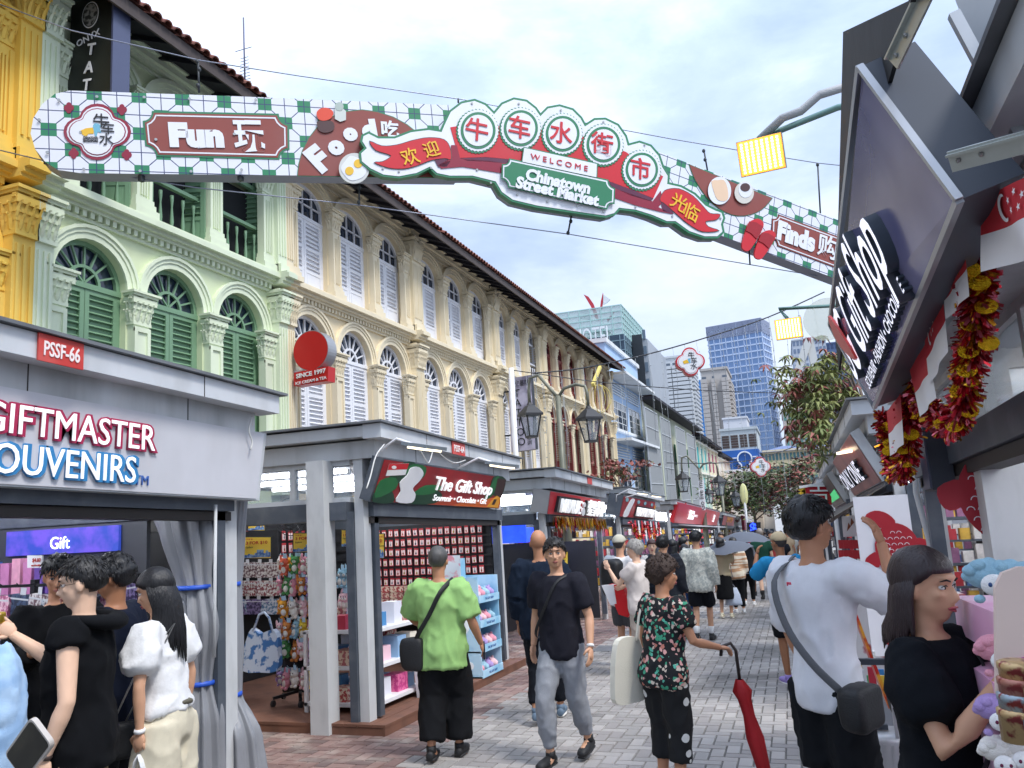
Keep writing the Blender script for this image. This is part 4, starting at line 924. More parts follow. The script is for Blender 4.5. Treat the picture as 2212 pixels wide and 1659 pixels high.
 ptext('欢', E_([(352, 350)])[0], 14, 28, 'gold', .168, root, bold=.002); ptext('迎', E_([(445, 318)])[0], 14, 26, 'gold', .168, root, bold=.002)
 ptext('光', E_([(1522, 553)])[0], -30, 25, 'gold', .168, root, bold=.002); ptext('临', E_([(1577, 596)])[0], -30, 25, 'gold', .168, root, bold=.002)
 W_ = E_([(846, 312), (1162, 382), (1160, 440), (838, 372)]); shp('welcome_edge', offset_poly(W_, -2), 'green', .19, root); shp('welcome_plate', W_, 'white', .196, root)
 ptext('W E L C O M E', E_([(1001, 376)])[0], -12.5, 11.5, 'red', .2, root, 126, bold=0)
 ca, cb = plaque(*E_([(755, 358), (1237, 462), (1232, 580), (752, 472)]), 15), None
 shp('title_edge', offset_poly(ca, -3), 'green', .19, root); shp('title_line', offset_poly(ca, 0), 'white', .195, root); shp('title_plate', offset_poly(ca, 3), 'green', .2, root)
 ptext('Chinatown', E_([(998, 458)])[0], -13, 23, 'white', .206, root, 142, bold=.012, shear=.12); ptext('Street Market', E_([(996, 502)])[0], -13, 23, 'white', .206, root, 184, bold=.012, shear=.12)
 # right wing: brown half-disc with toast and coffee, slippers, Finds plate
 hr = smooth_pts(K_([(350, 148), (420, 330), (560, 540), (700, 665), (850, 738), (1000, 752), (1150, 710), (1250, 640), (1328, 545)]), 2, False) + K_([(1328, 545)])
 shp('coffee_panel_edge', offset_poly(hr, -1.3), 'green', .008, root); shp('coffee_panel', hr, 'brown', .012, root)
 shp('toast_plate', circ(K_([(707, 455)])[0], 25, 28, 30, R(0)), 'white', .04, root); tm = mat('toast_print', 'e3c3a4', .5)
 shp('toast', smooth_pts(K_([(610, 345), (680, 330), (760, 330), (800, 420), (810, 540), (760, 580), (680, 560), (640, 470)]), 2), 'line', .045, root, m=tm)
 shp('saucer', circ(K_([(1000, 480)])[0], 21, 24, 23.5), 'white', .04, root, m=mat('saucer_print', 'cfcbc2', .5)); shp('cup', circ(K_([(1015, 440)])[0], 15, 24, 18), 'white', .045, root); shp('coffee', circ(K_([(1012, 415)])[0], 10.5, 20, 9), 'line', .05, root, m=dkb)
 dr = mat('dark_red_print', '9c1220', .4)
 for dx, dy, off in ((0, 0, .05), (115, 105, .06)):
  A = smooth_pts([(x + dx * (1 if 1 else 0), y + dy) for x, y in [(1150, 788), (1215, 815), (1228, 880), (1165, 1010), (1110, 1100), (1050, 1172), (985, 1150), (975, 1080), (1020, 930), (1060, 830)]], 3)
  if dx: A = [((x - 1265) * .98 + 1265 + 30, (y - 1100) * .9 + 1110) for x, y in A]
  shp('slipper', K_(A), 'red', off, root, th=.03); 
  S_ = [(1060, 820), (1140, 830), (1220, 880), (1195, 960), (1150, 1030), (1080, 960), (1020, 930)]; S_ = [(x + dx, y + dy) for x, y in S_]
  if dx: S_ = [((x - 1265) * .98 + 1265 + 30, (y - 1100) * .9 + 1110) for x, y in S_]
  shp('slipper_strap', K_(S_), 'line', off + .012, root, m=dr)
 P = plaque(*K_([(1335, 715), (2330, 1085), (2330, 1460), (1325, 1085)]), 14)
 shp('plate_edge', offset_poly(P, -1), 'line', .008, root, m=dkb); shp('plate', P, 'brown', .012, root); bandshape('plate_line', offset_poly(P, 2.5), 2, 'white', .016, root)
 ptext('Finds', K_([(1640, 1005)])[0], -20.5, 34, 'white', .02, root, 86, bold=.03); ptext('购', K_([(2010, 1140)])[0], -20.5, 34, 'white', .02, root, bold=.006)
 # round studs and hanging hooks
 st = MB()
 for x, y in ((466, 290), (768, 264), (1142, 268), (1500, 280), (2025, 288), (310, 446), (640, 546), (375, 704), (664, 838), (1110, 852), (1513, 855), (1913, 842), (1235, 603), (1855, 560)): st.disc(sp(*H_([(x, y)])[0], .02), .018, SN, 10, .01)
 for x, y in ((618, 118), (822, 120), (1005, 148), (1190, 200), (1370, 300), (640, 408), (700, 465), (815, 515), (945, 545), (1075, 565), (1190, 590), (1330, 570), (1490, 610), (1640, 660), (1700, 620), (230, 402), (300, 415), (440, 400)): st.disc(sp(*E_([(x, y)])[0], .15), .016, SN, 10, .01)
 st.build('studs', mat('stud_steel', 'a8a8a6', .3, .8), root, kind='stuff')
 br = MB()
 for x, y in ((1120, 910), (1905, 905), (375, 775)): br.obox(sp(*H_([(x, y)])[0], -.05), .05, .06, .08)
 for x, y in ((690, 468), (1048, 600), (905, 560), (1500, 625), (1110, 590)): br.obox(sp(*E_([(x, y)])[0], -.0), .05, .05, .05)
 br.build('bracket', mat('bracket_dark', '33383c', .5), root, kind='stuff')
 # suspension cables, each a thing
 wm = mat('steel_cable', '8c90a0', .4, .5)
 def cable(P, label, r=.008):
  MB().tube(P, r, 5).build('suspension_cable', wm, label=label, cat='cable')
 cable([sp(u, v, -.12) for u, v in ((-40, -5), (155, 66), (430, 130), (640, 163), (1000, 215))] + [sp(u, v, -.12) for u, v in ((1290, 270), (1450, 300), (1640, 332), (1765, 352), (1860, 362))], 'upper steel cable carrying the overhead sign')
 cable([sp(u, v, -.12) for u, v in ((-40, 315), (170, 365), (420, 405), (775, 443), (1230, 506), (1700, 585), (1850, 610))], 'lower steel cable running beneath the overhead sign')
 hg = MB()
 for a, b in (((428, 130), (430, 200)), ((990, 213), (990, 222)), ((1520, 322), (1528, 368)), ((1766, 352), (1772, 462)), ((776, 400), (776, 438)), ((1235, 462), (1227, 505)), ((1618, 540), (1620, 572))): hg.tube([sp(*a, -.1), sp(*b, -.1)], .014, 5)
 for u, v in ((426, 133), (430, 150), (428, 185), (1520, 326), (1523, 345), (1766, 356), (776, 404), (775, 437), (1227, 503), (1233, 478)): hg.ball(sp(u, v, -.1), .028, .028, .035, 6, 4)
 hg.build('hanger_clamps', mat('bracket_dark'), root, kind='stuff')
arch_sign()
# ================================================================== market stalls
def S3(x, y, z): return V((x, y, z - SL * y))         # street-relative height to world
LG = mat('stall_light_grey', 'c6c9cb', .5, .15, var=.05, sc=3, dirt='4f4c48', dsc=2.1, streak=5, damt=.6, bump=.1, bsc=30)
DG = mat('stall_slate', '4d545e', .5, .2, var=.06, sc=3, dirt='8b8f94', dsc=5, damt=.3)
PW = mat('stall_post_white', 'c3c5c6', .55, var=.05, sc=4, dirt='6a6c6e', dsc=9, streak=2.5, damt=.22)
RF = mat('stall_roof', '73767a', .6, .2, var=.1, sc=2, dirt='3f4042', dsc=3)
CG = mat('clerestory_glass', '8fa0ac', .06, spec=.7, alpha=.38, var=.02)
DECK = mat('deck_timber', '75503f', .7, var=.2, sc=6, dirt='3c2a24', dsc=4, bump=.3, bsc=60)
PEG = mat('pegboard_black', '1d1f23', .7, var=.2, sc=20)
LAMP = mat('shop_tube', 'ffffff', emit='f4f7ff', es=11)
INW = mat('stall_inner_white', 'c9ccd0', .7)
def booth(y0, y1, xf, dn, label, depth=3.0, cols=(), side=True, detail=True, bw=PEG, zf=0., deck=True, nm='market_stall', lights=True):
 """a kiosk whose shopfront lies at x=xf; dn is the direction away from the street (-1 left, 1 right)"""
 root = thing(nm, S3(xf + dn * depth / 2, (y0 + y1) / 2, 0), label, 'market stall', 'market stalls lining the street')
 def B(d0, d1, a, b, z0, z1, m=None):
  m = m or MB(); x0, x1 = sorted((xf + dn * d0, xf + dn * d1)); m.box(x0, x1, a, b, z0 + zf, z1 + zf, shear=True); return m
 def post(d, y, w=.1, t=.14): B(d, d + w, y, y + t, 0, 2.62).build('post', PW, root)
 for y in (y0, y1 - .14): post(0, y); post(depth - .16, y)
 for c in cols: post(c[0], c[1], .2, .2)
 # roller shutter rails in slate, by the corner posts
 B(-.03, .06, y0 + .165, y0 + .25, .12, 2.1).build('shutter_rail', DG, root); B(-.03, .06, y1 - .25, y1 - .165, .12, 2.1).build('shutter_rail', DG, root)
 if side: B(.105, .19, y0 - .03, y0 + .06, .02, 2.1).build('shutter_rail', DG, root)
 B(-.06, .14, y0 + .1, y1 - .1, 2.05, 2.2).build('header_beam', DG, root); 
 B(.17, depth, y0 - .05, y0 + .12, 2.02, 2.2).build('header_beam', DG, root); B(.17, depth, y1 - .12, y1 + .02, 2.02, 2.2).build('header_beam', DG, root)
 B(-.03, .1, y0 + .1, y1 - .1, 1.98, 2.045).build('shutter_slot', mat('slot_dark', '2a2523', .6), root)
 # clerestory
 n = max(2, round((y1 - y0) / 1.3))
 fr = B(.03, .1, y0 + .16, y1 - .16, 2.2, 2.25); B(.03, .1, y0 + .16, y1 - .16, 2.57, 2.62, fr)
 for k in range(1, n): yy = y0 + (y1 - y0) * k / n; B(.03, .1, yy - .03, yy + .03, 2.25, 2.57, fr)
 fo = fr.build('clerestory_frame', PW, root); B(.06, .07, y0 + .16, y1 - .16, 2.25, 2.57).build('pane', CG, fo)
 for yy in (y0, y1 - .09):
  fr = B(.16, depth - .16, yy + .02, yy + .09, 2.2, 2.25); B(.16, depth - .16, yy + .02, yy + .09, 2.57, 2.62, fr)
  for q in (.28, .72, .78): B(depth * q - .03, depth * q + .03, yy + .02, yy + .09, 2.25, 2.57, fr)
  fo = fr.build('clerestory_frame', PW, root); B(.16, depth - .16, yy + .05, yy + .06, 2.25, 2.57).build('pane', CG, fo)
 # fascia, gutter and roof
 B(-.16, .1, y0 - .02, y1 + .02, 2.62, 2.8).build('fascia', LG, root); B(.1, depth, y0 - .02, y0 + .06, 2.62, 2.8).build('fascia', LG, root); B(.1, depth, y1 - .06, y1 + .02, 2.62, 2.8).build('fascia', LG, root)
 B(-.3, -.1, y0 - .14, y1 + .14, 2.8, 2.94).build('gutter', mat('gutter_pale', 'cdd0d3', .45, .1, dirt='77756f', dsc=2.2, streak=2, damt=.4), root)
 B(-.1, depth + .2, y0 - .14, y1 + .14, 2.82, 2.93).build('roof_slab', LG, root)
 B(-.34, depth + .3, y0 - .2, y1 + .2, 2.945, 2.965).build('roof', RF, root)
 B(.1, depth - .05, y0 + .08, y1 - .08, 2.6, 2.63).build('ceiling', INW, root)
 if detail and y1 < 20:
  k = y0 + .9
  while k < y1: B(-.3025, -.3, k, k + .006, 2.8, 2.94).build('joint', mat('slot_dark'), root); B(-.163, -.16, k, k + .006, 2.62, 2.8).build('joint', mat('slot_dark'), root); k += 1.22
 if lights:
  k = y0 + .5
  while k < y1 - .3: B(.5, depth - .4, k, k + .05, 2.55, 2.59).build('tube_light', LAMP, root); k += .8
 if deck:
  nb = 4
  for k in range(nb): B(-.22 + k * .15, -.22 + k * .15 + .144, y0 - .1, y1 + .1, .075, .1).build('deck_board', DECK, root)
  B(-.22 + nb * .15, depth, y0 - .1, y1 + .1, .07, .098).build('deck', DECK, root); B(-.215, -.19, y0 - .1, y1 + .1, 0, .074).build('deck_riser', DECK, root); B(-.19, depth, y0 - .095, y0 - .07, 0, .07).build('deck_riser', DECK, root)
 if bw: B(depth - .08, depth - .04, y0 + .16, y1 - .16, .1, 2.2).build('back_wall', bw, root)
 root['xf'] = xf; return root
def sign_board(BL, BR, TR, TL, th, face, edge, label, name='shop_sign', parent=None, glow=None):
 """slanted sign box; returns (root, org, x, y, n, w, h) with org at the lower left of its face"""
 BL, BR, TR, TL = map(V, (BL, BR, TR, TL)); x = (BR - BL); y = (TL - BL); n = x.cross(y).normalized()
 if n.dot(CAM - BL) < 0: n = -n
 r = thing(name, (BL + BR) / 2, label, 'sign') if parent is None else parent
 MB().prism([BL - n * .004, BR - n * .004, TR - n * .004, TL - n * .004], -n * th).build('sign_box', edge, r); MB().prism([BL + x * .01 + y * .02, BR - x * .01 + y * .02, TR - x * .01 - y * .02, TL + x * .01 - y * .02], n * .004).build('sign_face', face, r)
 return r, BL, x, y, n, x.length, y.length
def stext(S, s, fx, fy, h, m, w=None, ext=.004, bold=0, shear=0, align='LEFT', side=None, off=.006, name='lettering', sp_=1.):
 r, o, x, y, n, W, H = S; f = 1 if frame_ok(x, y, n) else -1
 return text(s, o + x * fx + y * fy + n * off, x, y, h * H, m, r, w * W if w else None, ext, bold, shear, align, sp_, name, side)
def frame_ok(x, y, n): return x.cross(y).dot(n) > 0
def splate(S, P, m, off=.005, th=.003, name='print'):
 r, o, x, y, n, W, H = S; return MB().prism([o + x * a + y * b + n * off for a, b in P], n * th).build(name, m, r)
def ell(cx, cy, rx, ry, n=20): return [(cx + rx * math.cos(6.2832 * k / n), cy + ry * math.sin(6.2832 * k / n)) for k in range(n)]
def floodlamp(p, aim, label='', w=.3, col='ffd9a0', arm=None, group=None, es=5, cat='floodlight'):
 p = V(p); aim = V(aim).normalized(); z = V((0, 0, 1)); s = aim.cross(z).normalized(); u = s.cross(aim); rt = Matrix((s, aim, u)).transposed()
 r = thing('floodlight', p, label, 'floodlight', group); hs = mat('lamp_housing', '7f968f', .45, .5)
 MB().obox(p, w, .09, w * .8, rt).build('housing', hs, r)
 f = MB(); 
 for k in range(9): f.obox(p - aim * .06 + s * (w * (k - 4) / 9), .012, .06, w * .75, rt)
 f.build('cooling_fin', hs, r, kind='stuff')
 MB().obox(p + aim * .05, w * .97, .012, w * .77, rt).build('lamp_glass', mat('amber_glass' + col, 'e8a860', .3, emit='e88a28', es=.9), r)
 g = MB()
 for i in range(8):
  for j in range(10): g.obox(p + aim * .06 + s * (w * .9 * (i - 3.5) / 8) + u * (w * .7 * (j - 4.5) / 10), w * .05, .01, w * .045, rt)
 g.build('led_array', mat('led_' + col, 'fff0d0', emit='ffd070', es=es*1.6), r, kind='stuff')
 if arm: MB().tube(arm, .025, 6).build('arm', mat('lamp_arm', '6f8f88', .5, .3), r)
 return r
# ---- left row
giftmaster = booth(1.0, 5.05, -4.0, -1, 'grey market stall with stained fascia and gathered grey tarpaulins at the left edge', cols=((.02, 2.4),), bw=None, side=True, deck=False)
gift = booth(6.97, 10.95, -4.0, -1, 'grey souvenir stall hung with plush toys and key rings, peeling white corner post', cols=((.36, 6.82), (1.75, 6.85)), bw=PEG)
mix = booth(13.1, 17.45, -4.0, -1, 'grey drinks stall with glowing blue menu and gold tinsel fringe', cols=((1.1, 13.0),), bw=None, deck=False)
lion = booth(19.5, 25.2, -4.0, -1, 'grey gift stall with red and white streamers under its slanted sign', bw=PEG, deck=False)
row5 = booth(28.2, 46, -4.0, -1, 'long grey stall under a plain red fascia sign and folded awning', bw=PEG, deck=False)
far6 = booth(48.5, 60, -4.0, -1, 'grey stall with small yellow lettered sign past the long red one', bw=PEG, deck=False, lights=False)
far7 = booth(63, 84, -4.0, -1, 'distant grey stall with maroon hanging sign', bw=PEG, deck=False, lights=False)
white_e = mat('letter_white', 'f2f3f6', .4, emit='ffffff', es=.25); RED = mat('sign_red', 'a81f24', .4, var=.04)
# Giftmaster fascia sign, upright and big
S = sign_board(S3(-3.84, .8, 2.13), S3(-3.84, 5.12, 2.13), S3(-3.84, 5.22, 2.66), S3(-3.84, .8, 2.66), .1, mat('sign_lilac_grey', 'c4c4c9', .55, dirt='8a8884', dsc=1.5, streak=4, damt=.3), LG, 'pale grey souvenir stall sign with puffy pink and blue lettering')
def fr(v, y0=.8, L=4.32): return (v - y0) / L
pk = mat('rim_crimson', 'a81a4a', .4); bl = mat('rim_blue', '2f7fb5', .4); bl2 = mat('tm_blue', '3b62a8', .4)
def puffy(S, s, fx1, fy, h, w, rim):
 """round letters with a coloured rim, ending at fx1"""
 stext(S, s, fx1 + .004, fy, h, rim, w=w * 1.01, ext=.012, bold=.012, align='RIGHT', off=.0); stext(S, s, fx1 - .004, fy, h, white_e, w=w * .985, ext=.003, bold=0, align='RIGHT', off=.026)
yA, yB = onx(337, 960, -3.83).y, onx(310, 1030, -3.83).y
puffy(S, 'GIFTMASTER', fr(onx(334, 945, -3.83).y), .52, .31, .275, pk); puffy(S, 'SOUVENIRS', fr(onx(292, 1010, -3.83).y), .12, .31, .243, bl)
stext(S, 'TM', fr(onx(290, 1030, -3.83).y), .1, .12, bl2, off=.006)
def numplate(x, ya, yb, z, s, m=RED):
 r = thing('number_plate', S3(x, (ya + yb) / 2, z), 'red stall number plate reading ' + s, 'sign'); m = mat('plate_red', 'c4372f', .5, dirt='e08a80', dsc=3, damt=.3)
 MB().box(x, x + .012, ya, yb, z, z + .15, shear=True).build('plate', m, r); text(s, S3(x + .013, (ya + yb) / 2, z + .035), (0, 1, -SL), (0, 0, 1), .08, mat('plate_text', 'f0e4e0', .5), r, w=(yb - ya) * .8, ext=.002, align='CENTER', bold=.002)
numplate(-3.695, onx(80, 790, -3.69).y, onx(178, 800, -3.69).y, 2.79, 'PSSF-66'); numplate(-3.695, onx(977, 975, -3.69).y, onx(1004, 980, -3.69).y, 2.79, 'PSSF-64')
for y in (15.2, 30.5): MB().box(-3.695, -3.685, y, y + .35, 2.8, 2.93, shear=True).build('number_plate', mat('plate_red'), loc=None, label='small plain red stall number plate on the gutter ' + ('of the drinks stall' if y < 20 else 'of the long red stall'), cat='sign')
# stall window glass already part; sign of The Gift Shop (printed banner)
def banner_mat():
 m = mat('banner_red', 'b3202a', .4, c2='7a1c22', sc=1.2, lo=.35, hi=.7); return m
S = sign_board(onx(798, 1084, -3.9), onx(1078, 1099, -3.9), onx(1089, 1031, -3.75), onx(827, 990, -3.75), .12, banner_mat(), DG, 'red printed banner sign reading The Gift Shop with green leaves')
gl1, gl2 = mat('print_leaf', '1f6b3a', .5), mat('print_leaf_dark', '16402c', .5); org_ = mat('print_orange', 'd8672a', .5); yel = mat('print_yellow', 'e8a02c', .5); chc = mat('print_chocolate', '3a2320', .5)
splate(S, [(.55, .02), (.99, .02), (.99, .3), (.9, .34), (.8, .24), (.66, .2)], org_, .0045); splate(S, [(.3, .02), (.7, .02), (.6, .16), (.42, .22)], mat('print_orange2', 'b8482a', .5), .0042)
for P in ([(.01, .02), (.13, .02), (.1, .3), (.03, .42)], [(.06, .55), (.12, .98), (.2, .98), (.14, .5)], [(.2, .02), (.4, .05), (.44, .3), (.36, .42), (.25, .3)], [(.86, .5), (.98, .4), (.97, .98), (.84, .98)]): splate(S, smooth_pts(P, 3), gl2, .005)
for P in ([(.02, .1), (.12, .35), (.1, .6), (.02, .5)], [(.24, .25), (.36, .3), (.42, .52), (.3, .5)], [(.15, .75), (.26, .65), (.27, .95), (.18, .98)], [(.81, .3), (.86, .95), (.9, .98), (.88, .4)]): splate(S, smooth_pts(P, 3), gl1, .006)
splate(S, [(.9, .45), (.985, .35), (.98, .96), (.885, .96)], chc, .0065); splate(S, [(.86, .04), (.975, .04), (.975, .35), (.93, .42), (.9, .3)], yel, .007); splate(S, [(.9, .12), (.93, .12), (.94, .3), (.91, .3)], chc, .0075)
splate(S, smooth_pts([(.14, .05), (.24, .04), (.25, .25), (.22, .4), (.25, .6), (.26, .8), (.22, .93), (.17, .88), (.16, .7), (.13, .5), (.15, .3)], 3), mat('print_white', 'e8e8ea', .5), .009, .006)
splate(S, [(.04, .62), (.15, .7), (.15, .98), (.04, .9)], mat('print_white'), .008); splate(S, [(.04, .76), (.15, .84), (.15, .98), (.04, .9)], mat('flag_red', 'c8202c', .6), .0095); splate(S, ell(.07, .84, .014, .04, 12), mat('print_white'), .0105)
stext(S, 'The Gift Shop', .36, .42, .36, white_e, w=.5, bold=.003, shear=.1, ext=.008); stext(S, 'Souvenir • Chocolate • Gift', .38, .13, .17, white_e, w=.46, bold=.001, shear=.1, ext=.004)
# drinks stall sign: channel letters on dark blocks
S = sign_board(onx(1181, 1111, -3.9), onx(1293, 1119, -3.9), onx(1298, 1079, -3.81), onx(1188, 1060, -3.81), .3, RED, mat('sign_alu', 'a9a9ab', .4, .5), 'red drinks stall sign with white channel letters on black blocks')
bk = mat('letter_block', '141316', .4); splate(S, [(.1, .14), (.48, .1), (.5, .86), (.12, .84)], bk, .006, .05); splate(S, [(.62, .1), (.99, .1), (.985, .8), (.64, .84)], bk, .006, .05)
stext(S, 'MIXUE', .14, .16, .62, white_e, w=.36, ext=.02, bold=.004, off=.06); stext(S, '蜜雪冰城', .65, .16, .62, white_e, w=.34, ext=.02, bold=.001, off=.06)
splate(S, ell(.565, .26, .032, .2), mat('print_white'), .05, .03, 'round_white_shape'); splate(S, ell(.57, .6, .024, .12), mat('print_white'), .05, .03, 'round_white_shape')
S = sign_board(onx(1337, 1116, -3.9), onx(1410, 1123, -3.9), onx(1416, 1084, -3.755), onx(1347, 1071, -3.755), .35, banner_mat(), DG, 'red gift stall sign with raised white lettering, beyond the drinks stall')
splate(S, [(.36, .1), (.94, .1), (.94, .66), (.38, .68)], bk, .006, .04); stext(S, 'LION CITY GIFT', .37, .15, .46, white_e, w=.58, ext=.02, bold=.003, off=.05)
splate(S, smooth_pts([(.08, .06), (.2, .06), (.24, .4), (.3, .9), (.22, .95), (.16, .7)], 3), mat('print_white'), .006); 
for q in (.1, .42, .62, .85): splate(S, ell(q, .85, .04, .1, 10), mat('print_teal', '7fb0b8', .5), .007)
splate(S, [(.93, .1), (.99, .1), (.99, .9), (.95, .8)], yel, .007)
S = sign_board(S3(-3.9, 28.3, 2.16), S3(-3.9, 45.6, 2.16), S3(-3.64, 45.6, 2.86), S3(-3.64, 28.3, 2.86), .15, RED, RED, 'long plain red stall sign with a few white characters')
stext(S, '好品', .2, .3, .4, white_e, w=.09, ext=.03, off=.01); stext(S, 'SINCE', .31, .42, .14, white_e, w=.08, off=.01); stext(S, '好', .8, .3, .4, white_e, ext=.03, off=.01)
S = sign_board(S3(-3.9, 49, 2.2), S3(-3.9, 59, 2.2), S3(-3.7, 59, 2.9), S3(-3.7, 49, 2.9), .1, banner_mat(), DG, 'small stall sign with yellow lettering past the long red one'); stext(S, 'SHOP', .3, .3, .5, yel, w=.5, off=.01)
MB().box(-3.6, -3.4, 64, 67, 1.9, 3.0, shear=True).build('hanging_sign', mat('maroon_sign', '8a2038', .6), label='maroon hanging sign far down the left row', cat='sign')
# half-open awning flaps of the long red stall and far stalls
for a, b, lb in ((30, 36, 'grey metal awning flap under the long red sign, nearer'), (37, 43, 'grey metal awning flap under the long red sign, farther')):
 m = MB(); m.prism([S3(-3.95, a, 2.1), S3(-3.95, b, 2.1), S3(-3.2, b, 2.02), S3(-3.2, a, 2.0)], (0, 0, .03)); m.build('awning_flap', LG, label=lb, cat='awning')
# wall-mounted exterior fluorescent / swan-neck lamps over the stalls
lh = mat('lamp_metal', '8f979c', .4, .5)
def stall_lamp(u, v, x, label, w=.5):
 p = onx(u, v, x); r = thing('sign_lamp', p, label, 'lamp', 'lamps leaning out over the stall signs'); MB().obox(p, .26, w, .035, Matrix.Rotation(R(12), 3, 'Y')).build('lamp_head', lh, r); MB().obox(p - V((0, 0, .03)), .18, w * .8, .02, Matrix.Rotation(R(12), 3, 'Y')).build('lamp_glass', mat('warm_tube', 'fff1d0', emit='ffedc8', es=1.5), r)
 MB().tube([p + V((-.05, 0, 0)), p + V((-.3, 0, .1)), (-3.82, p.y, p.z - .02), (-3.84, p.y, p.z - .18)], .014, 6).build('arm', WH(), r)
stall_lamp(917, 964, -3.3, 'slim floodlight leaning over the printed banner sign, left one'); stall_lamp(1085, 1003, -3.2, 'slim floodlight at the right end of the printed banner sign')
stall_lamp(1388, 1064, -3.2, 'yellow dish lamp above the sign past the drinks stall', .4); stall_lamp(1418, 1070, -3.0, 'yellow dish lamp at the far end of the raised-letter sign', .4)
# loose wires along the stall signs
w_ = mat('white_cable', 'd0d0cc', .5)
for P, lb in (([(830, 960), (812, 985), (800, 1030), (790, 1060)], 'white cable hanging by the peeling corner post'), ([(905, 968), (915, 985), (925, 1000), (932, 985), (935, 970)], 'loop of white cable under the slim floodlight'), ([(945, 975), (965, 992), (985, 1000), (1010, 992)], 'thin cable drooping along the stained fascia'), ([(545, 900), (538, 930), (545, 955), (540, 975)], 'short white cord dangling from the grey fascia end')):
 x = -3.66 if P[0][0] > 600 else -3.8
 MB().tube([onx(u, v, x) for u, v in smooth_pts(P, 4, False)], .007, 5).build('loose_cable', w_, label=lb, cat='cable')

# ---- right row: near stall with the big slanted sign
rb = booth(.85, 6.5, .95, 1, 'grey near stall on the right with brackets, flags and red fish decals', cols=((.0, 4.62),), depth=2.6, bw=None, deck=False, lights=True)
rb1 = booth(8.45, 12.3, .98, 1, 'grey stall on the right with pinkish slanted sign and cloth awning', depth=2.6, deck=False)
rb2 = booth(14.6, 18.6, 1.0, 1, 'grey stall on the right beyond the cloth awning', depth=2.6, deck=False)
rb3 = booth(20.8, 26, 1.0, 1, 'grey stall on the right side, third from the camera', depth=2.6, deck=False, lights=False)
rb4 = booth(28.5, 40, 1.0, 1, 'long distant stall on the right side of the street', depth=2.6, deck=False, lights=False)
rb5 = booth(43, 60, .6, 1, 'farthest grey stall on the right side of the street', depth=2.6, deck=False, lights=False)
S = sign_board(onx(2077, 430, .5), onx(1891, 880, .5), onx(1809, 741, .345), onx(1862, 142, .345), .15, mat('sign_navy_gloss', '2a2c6a', .16, c2='8482a4', sc=1.1, lo=.38, hi=.6, spec=.7), mat('sign_slate_edge', '3d434e', .5), 'large slanted navy shop sign with glowing white script letters')  # pale lavender tone paints reflected light into the navy face
r_, o, x, y, n, W_, H_s = S
def px_on(u, v):
 d = ray(u, v); t = (o - CAM).dot(n) / d.dot(n); q = CAM + d * t - o; xn = x.normalized(); yp = (y - xn * y.dot(xn)).normalized()
 b = q.dot(yp) / y.dot(yp); return (q.dot(xn) - b * y.dot(xn)) / W_, b
lw = mat('letter_glow', 'eef0ff', .4, emit='e9ecff', es=.45); ls = mat('letter_side', '39424e', .5)
def rtext(s, p0, p1, ptop, m=lw, ext=.03, bold=0., shear=.15):      # runs from the far end towards the camera
 (a0, b0), (a1, b1), (a2, b2) = px_on(*p0), px_on(*p1), px_on(*ptop); b = (b0 + b1) / 2
 return text(s, o + x * a0 + y * b + n * .002, -x, y, abs(b2 - b) * H_s, m, r_, abs(a0 - a1) * W_, ext, bold, shear, 'LEFT', 1., 'lettering', ls)
rtext('SG Gift Shop', (1868, 798), (1974, 572), (1884, 300), bold=.003, ext=.03)
rtext('SOUVENIR • FASHION • CHOCOLATE', (1897, 839), (1975, 613), (1962, 586), bold=.001, ext=.018, shear=0)
q = [px_on(*p) for p in ((1822, 670), (1840, 690), (1885, 762), (1860, 748), (1836, 715))]; MB().prism([o + x * a + y * b + n * .07 for a, b in smooth_pts(q, 3)], n * .012).build('red_leaf_emblem', mat('emblem_red', 'd0342c', .3), r_)
q = [px_on(*p) for p in ((1862, 142), (2077, 430), (1891, 880), (1809, 741))]
fr_m = mat('alu_trim', 'a7a9ad', .35, .7)
def edge(a, b, w=.018): MB().bar(o + x * a[0] + y * a[1] + n * .006, o + x * b[0] + y * b[1] + n * .006, w, .02, n).build('edge_trim', fr_m, r_)
edge((0, 0), (1, 0)); edge((0, 1), (1, 1)); edge((0, 0), (0, 1)); edge((1, 0), (1, 1))
bs = MB().prism([onx(u, v, .40) for u, v in ((1821, 69), (1962, 2), (1985, -60), (1935, 120), (1850, 420), (1812, 800), (1803, 723), (1812, 420))], (.012, 0, 0)).build('black_sheet', mat('black_vinyl', '121417', .75, bump=.3, bsc=6), label='black vinyl sheet behind the slanted navy sign', cat='sheet')
gs = mat('galv_steel', 'b9beba', .35, .75, var=.1, sc=30)
def bracket(p0, p1, w, label):
 r = thing('steel_bracket', (V(p0) + V(p1)) / 2, label, 'bracket'); d = (V(p1) - V(p0)).normalized(); m = MB().bar(p0, p1, w, .006, n); m.bar(V(p0) + n.cross(d) * w / 2, V(p1) + n.cross(d) * w / 2, .006, .03, n); m.build('bracket', gs, r)
 b = MB(); b.disc(V(p0) + d * .025 + n * .004, .006, n, 8, .006); b.disc(V(p0) + d * .075 + n * .004, .006, n, 8, .006); b.build('screw', mat('stud_steel'), r, kind='stuff')
bracket(dep(1930, 138, 1.95), dep(2015, -40, 1.8), .05, 'galvanised steel bracket at the top of the slanted sign'); bracket(dep(2052, 350, 1.85), dep(2240, 300, 1.7), .05, 'galvanised steel bracket across the end of the slanted sign')
m = MB(); m.bar(dep(2060, 30, 2.3), dep(2200, 290, 2.2), .03, .03); m.build('roof_strut', mat('gutter_pale'), label='pale diagonal strut under the near right roof', cat='strut')
m = MB(); m.prism([dep(2040, -60, 2.6), dep(2300, -60, 2.0), dep(2300, 330, 2.0), dep(2180, 300, 2.3)], (.05, .1, .02)); m.build('roof_panel', LG, label='big grey roof panel at the upper right corner', cat='panel')
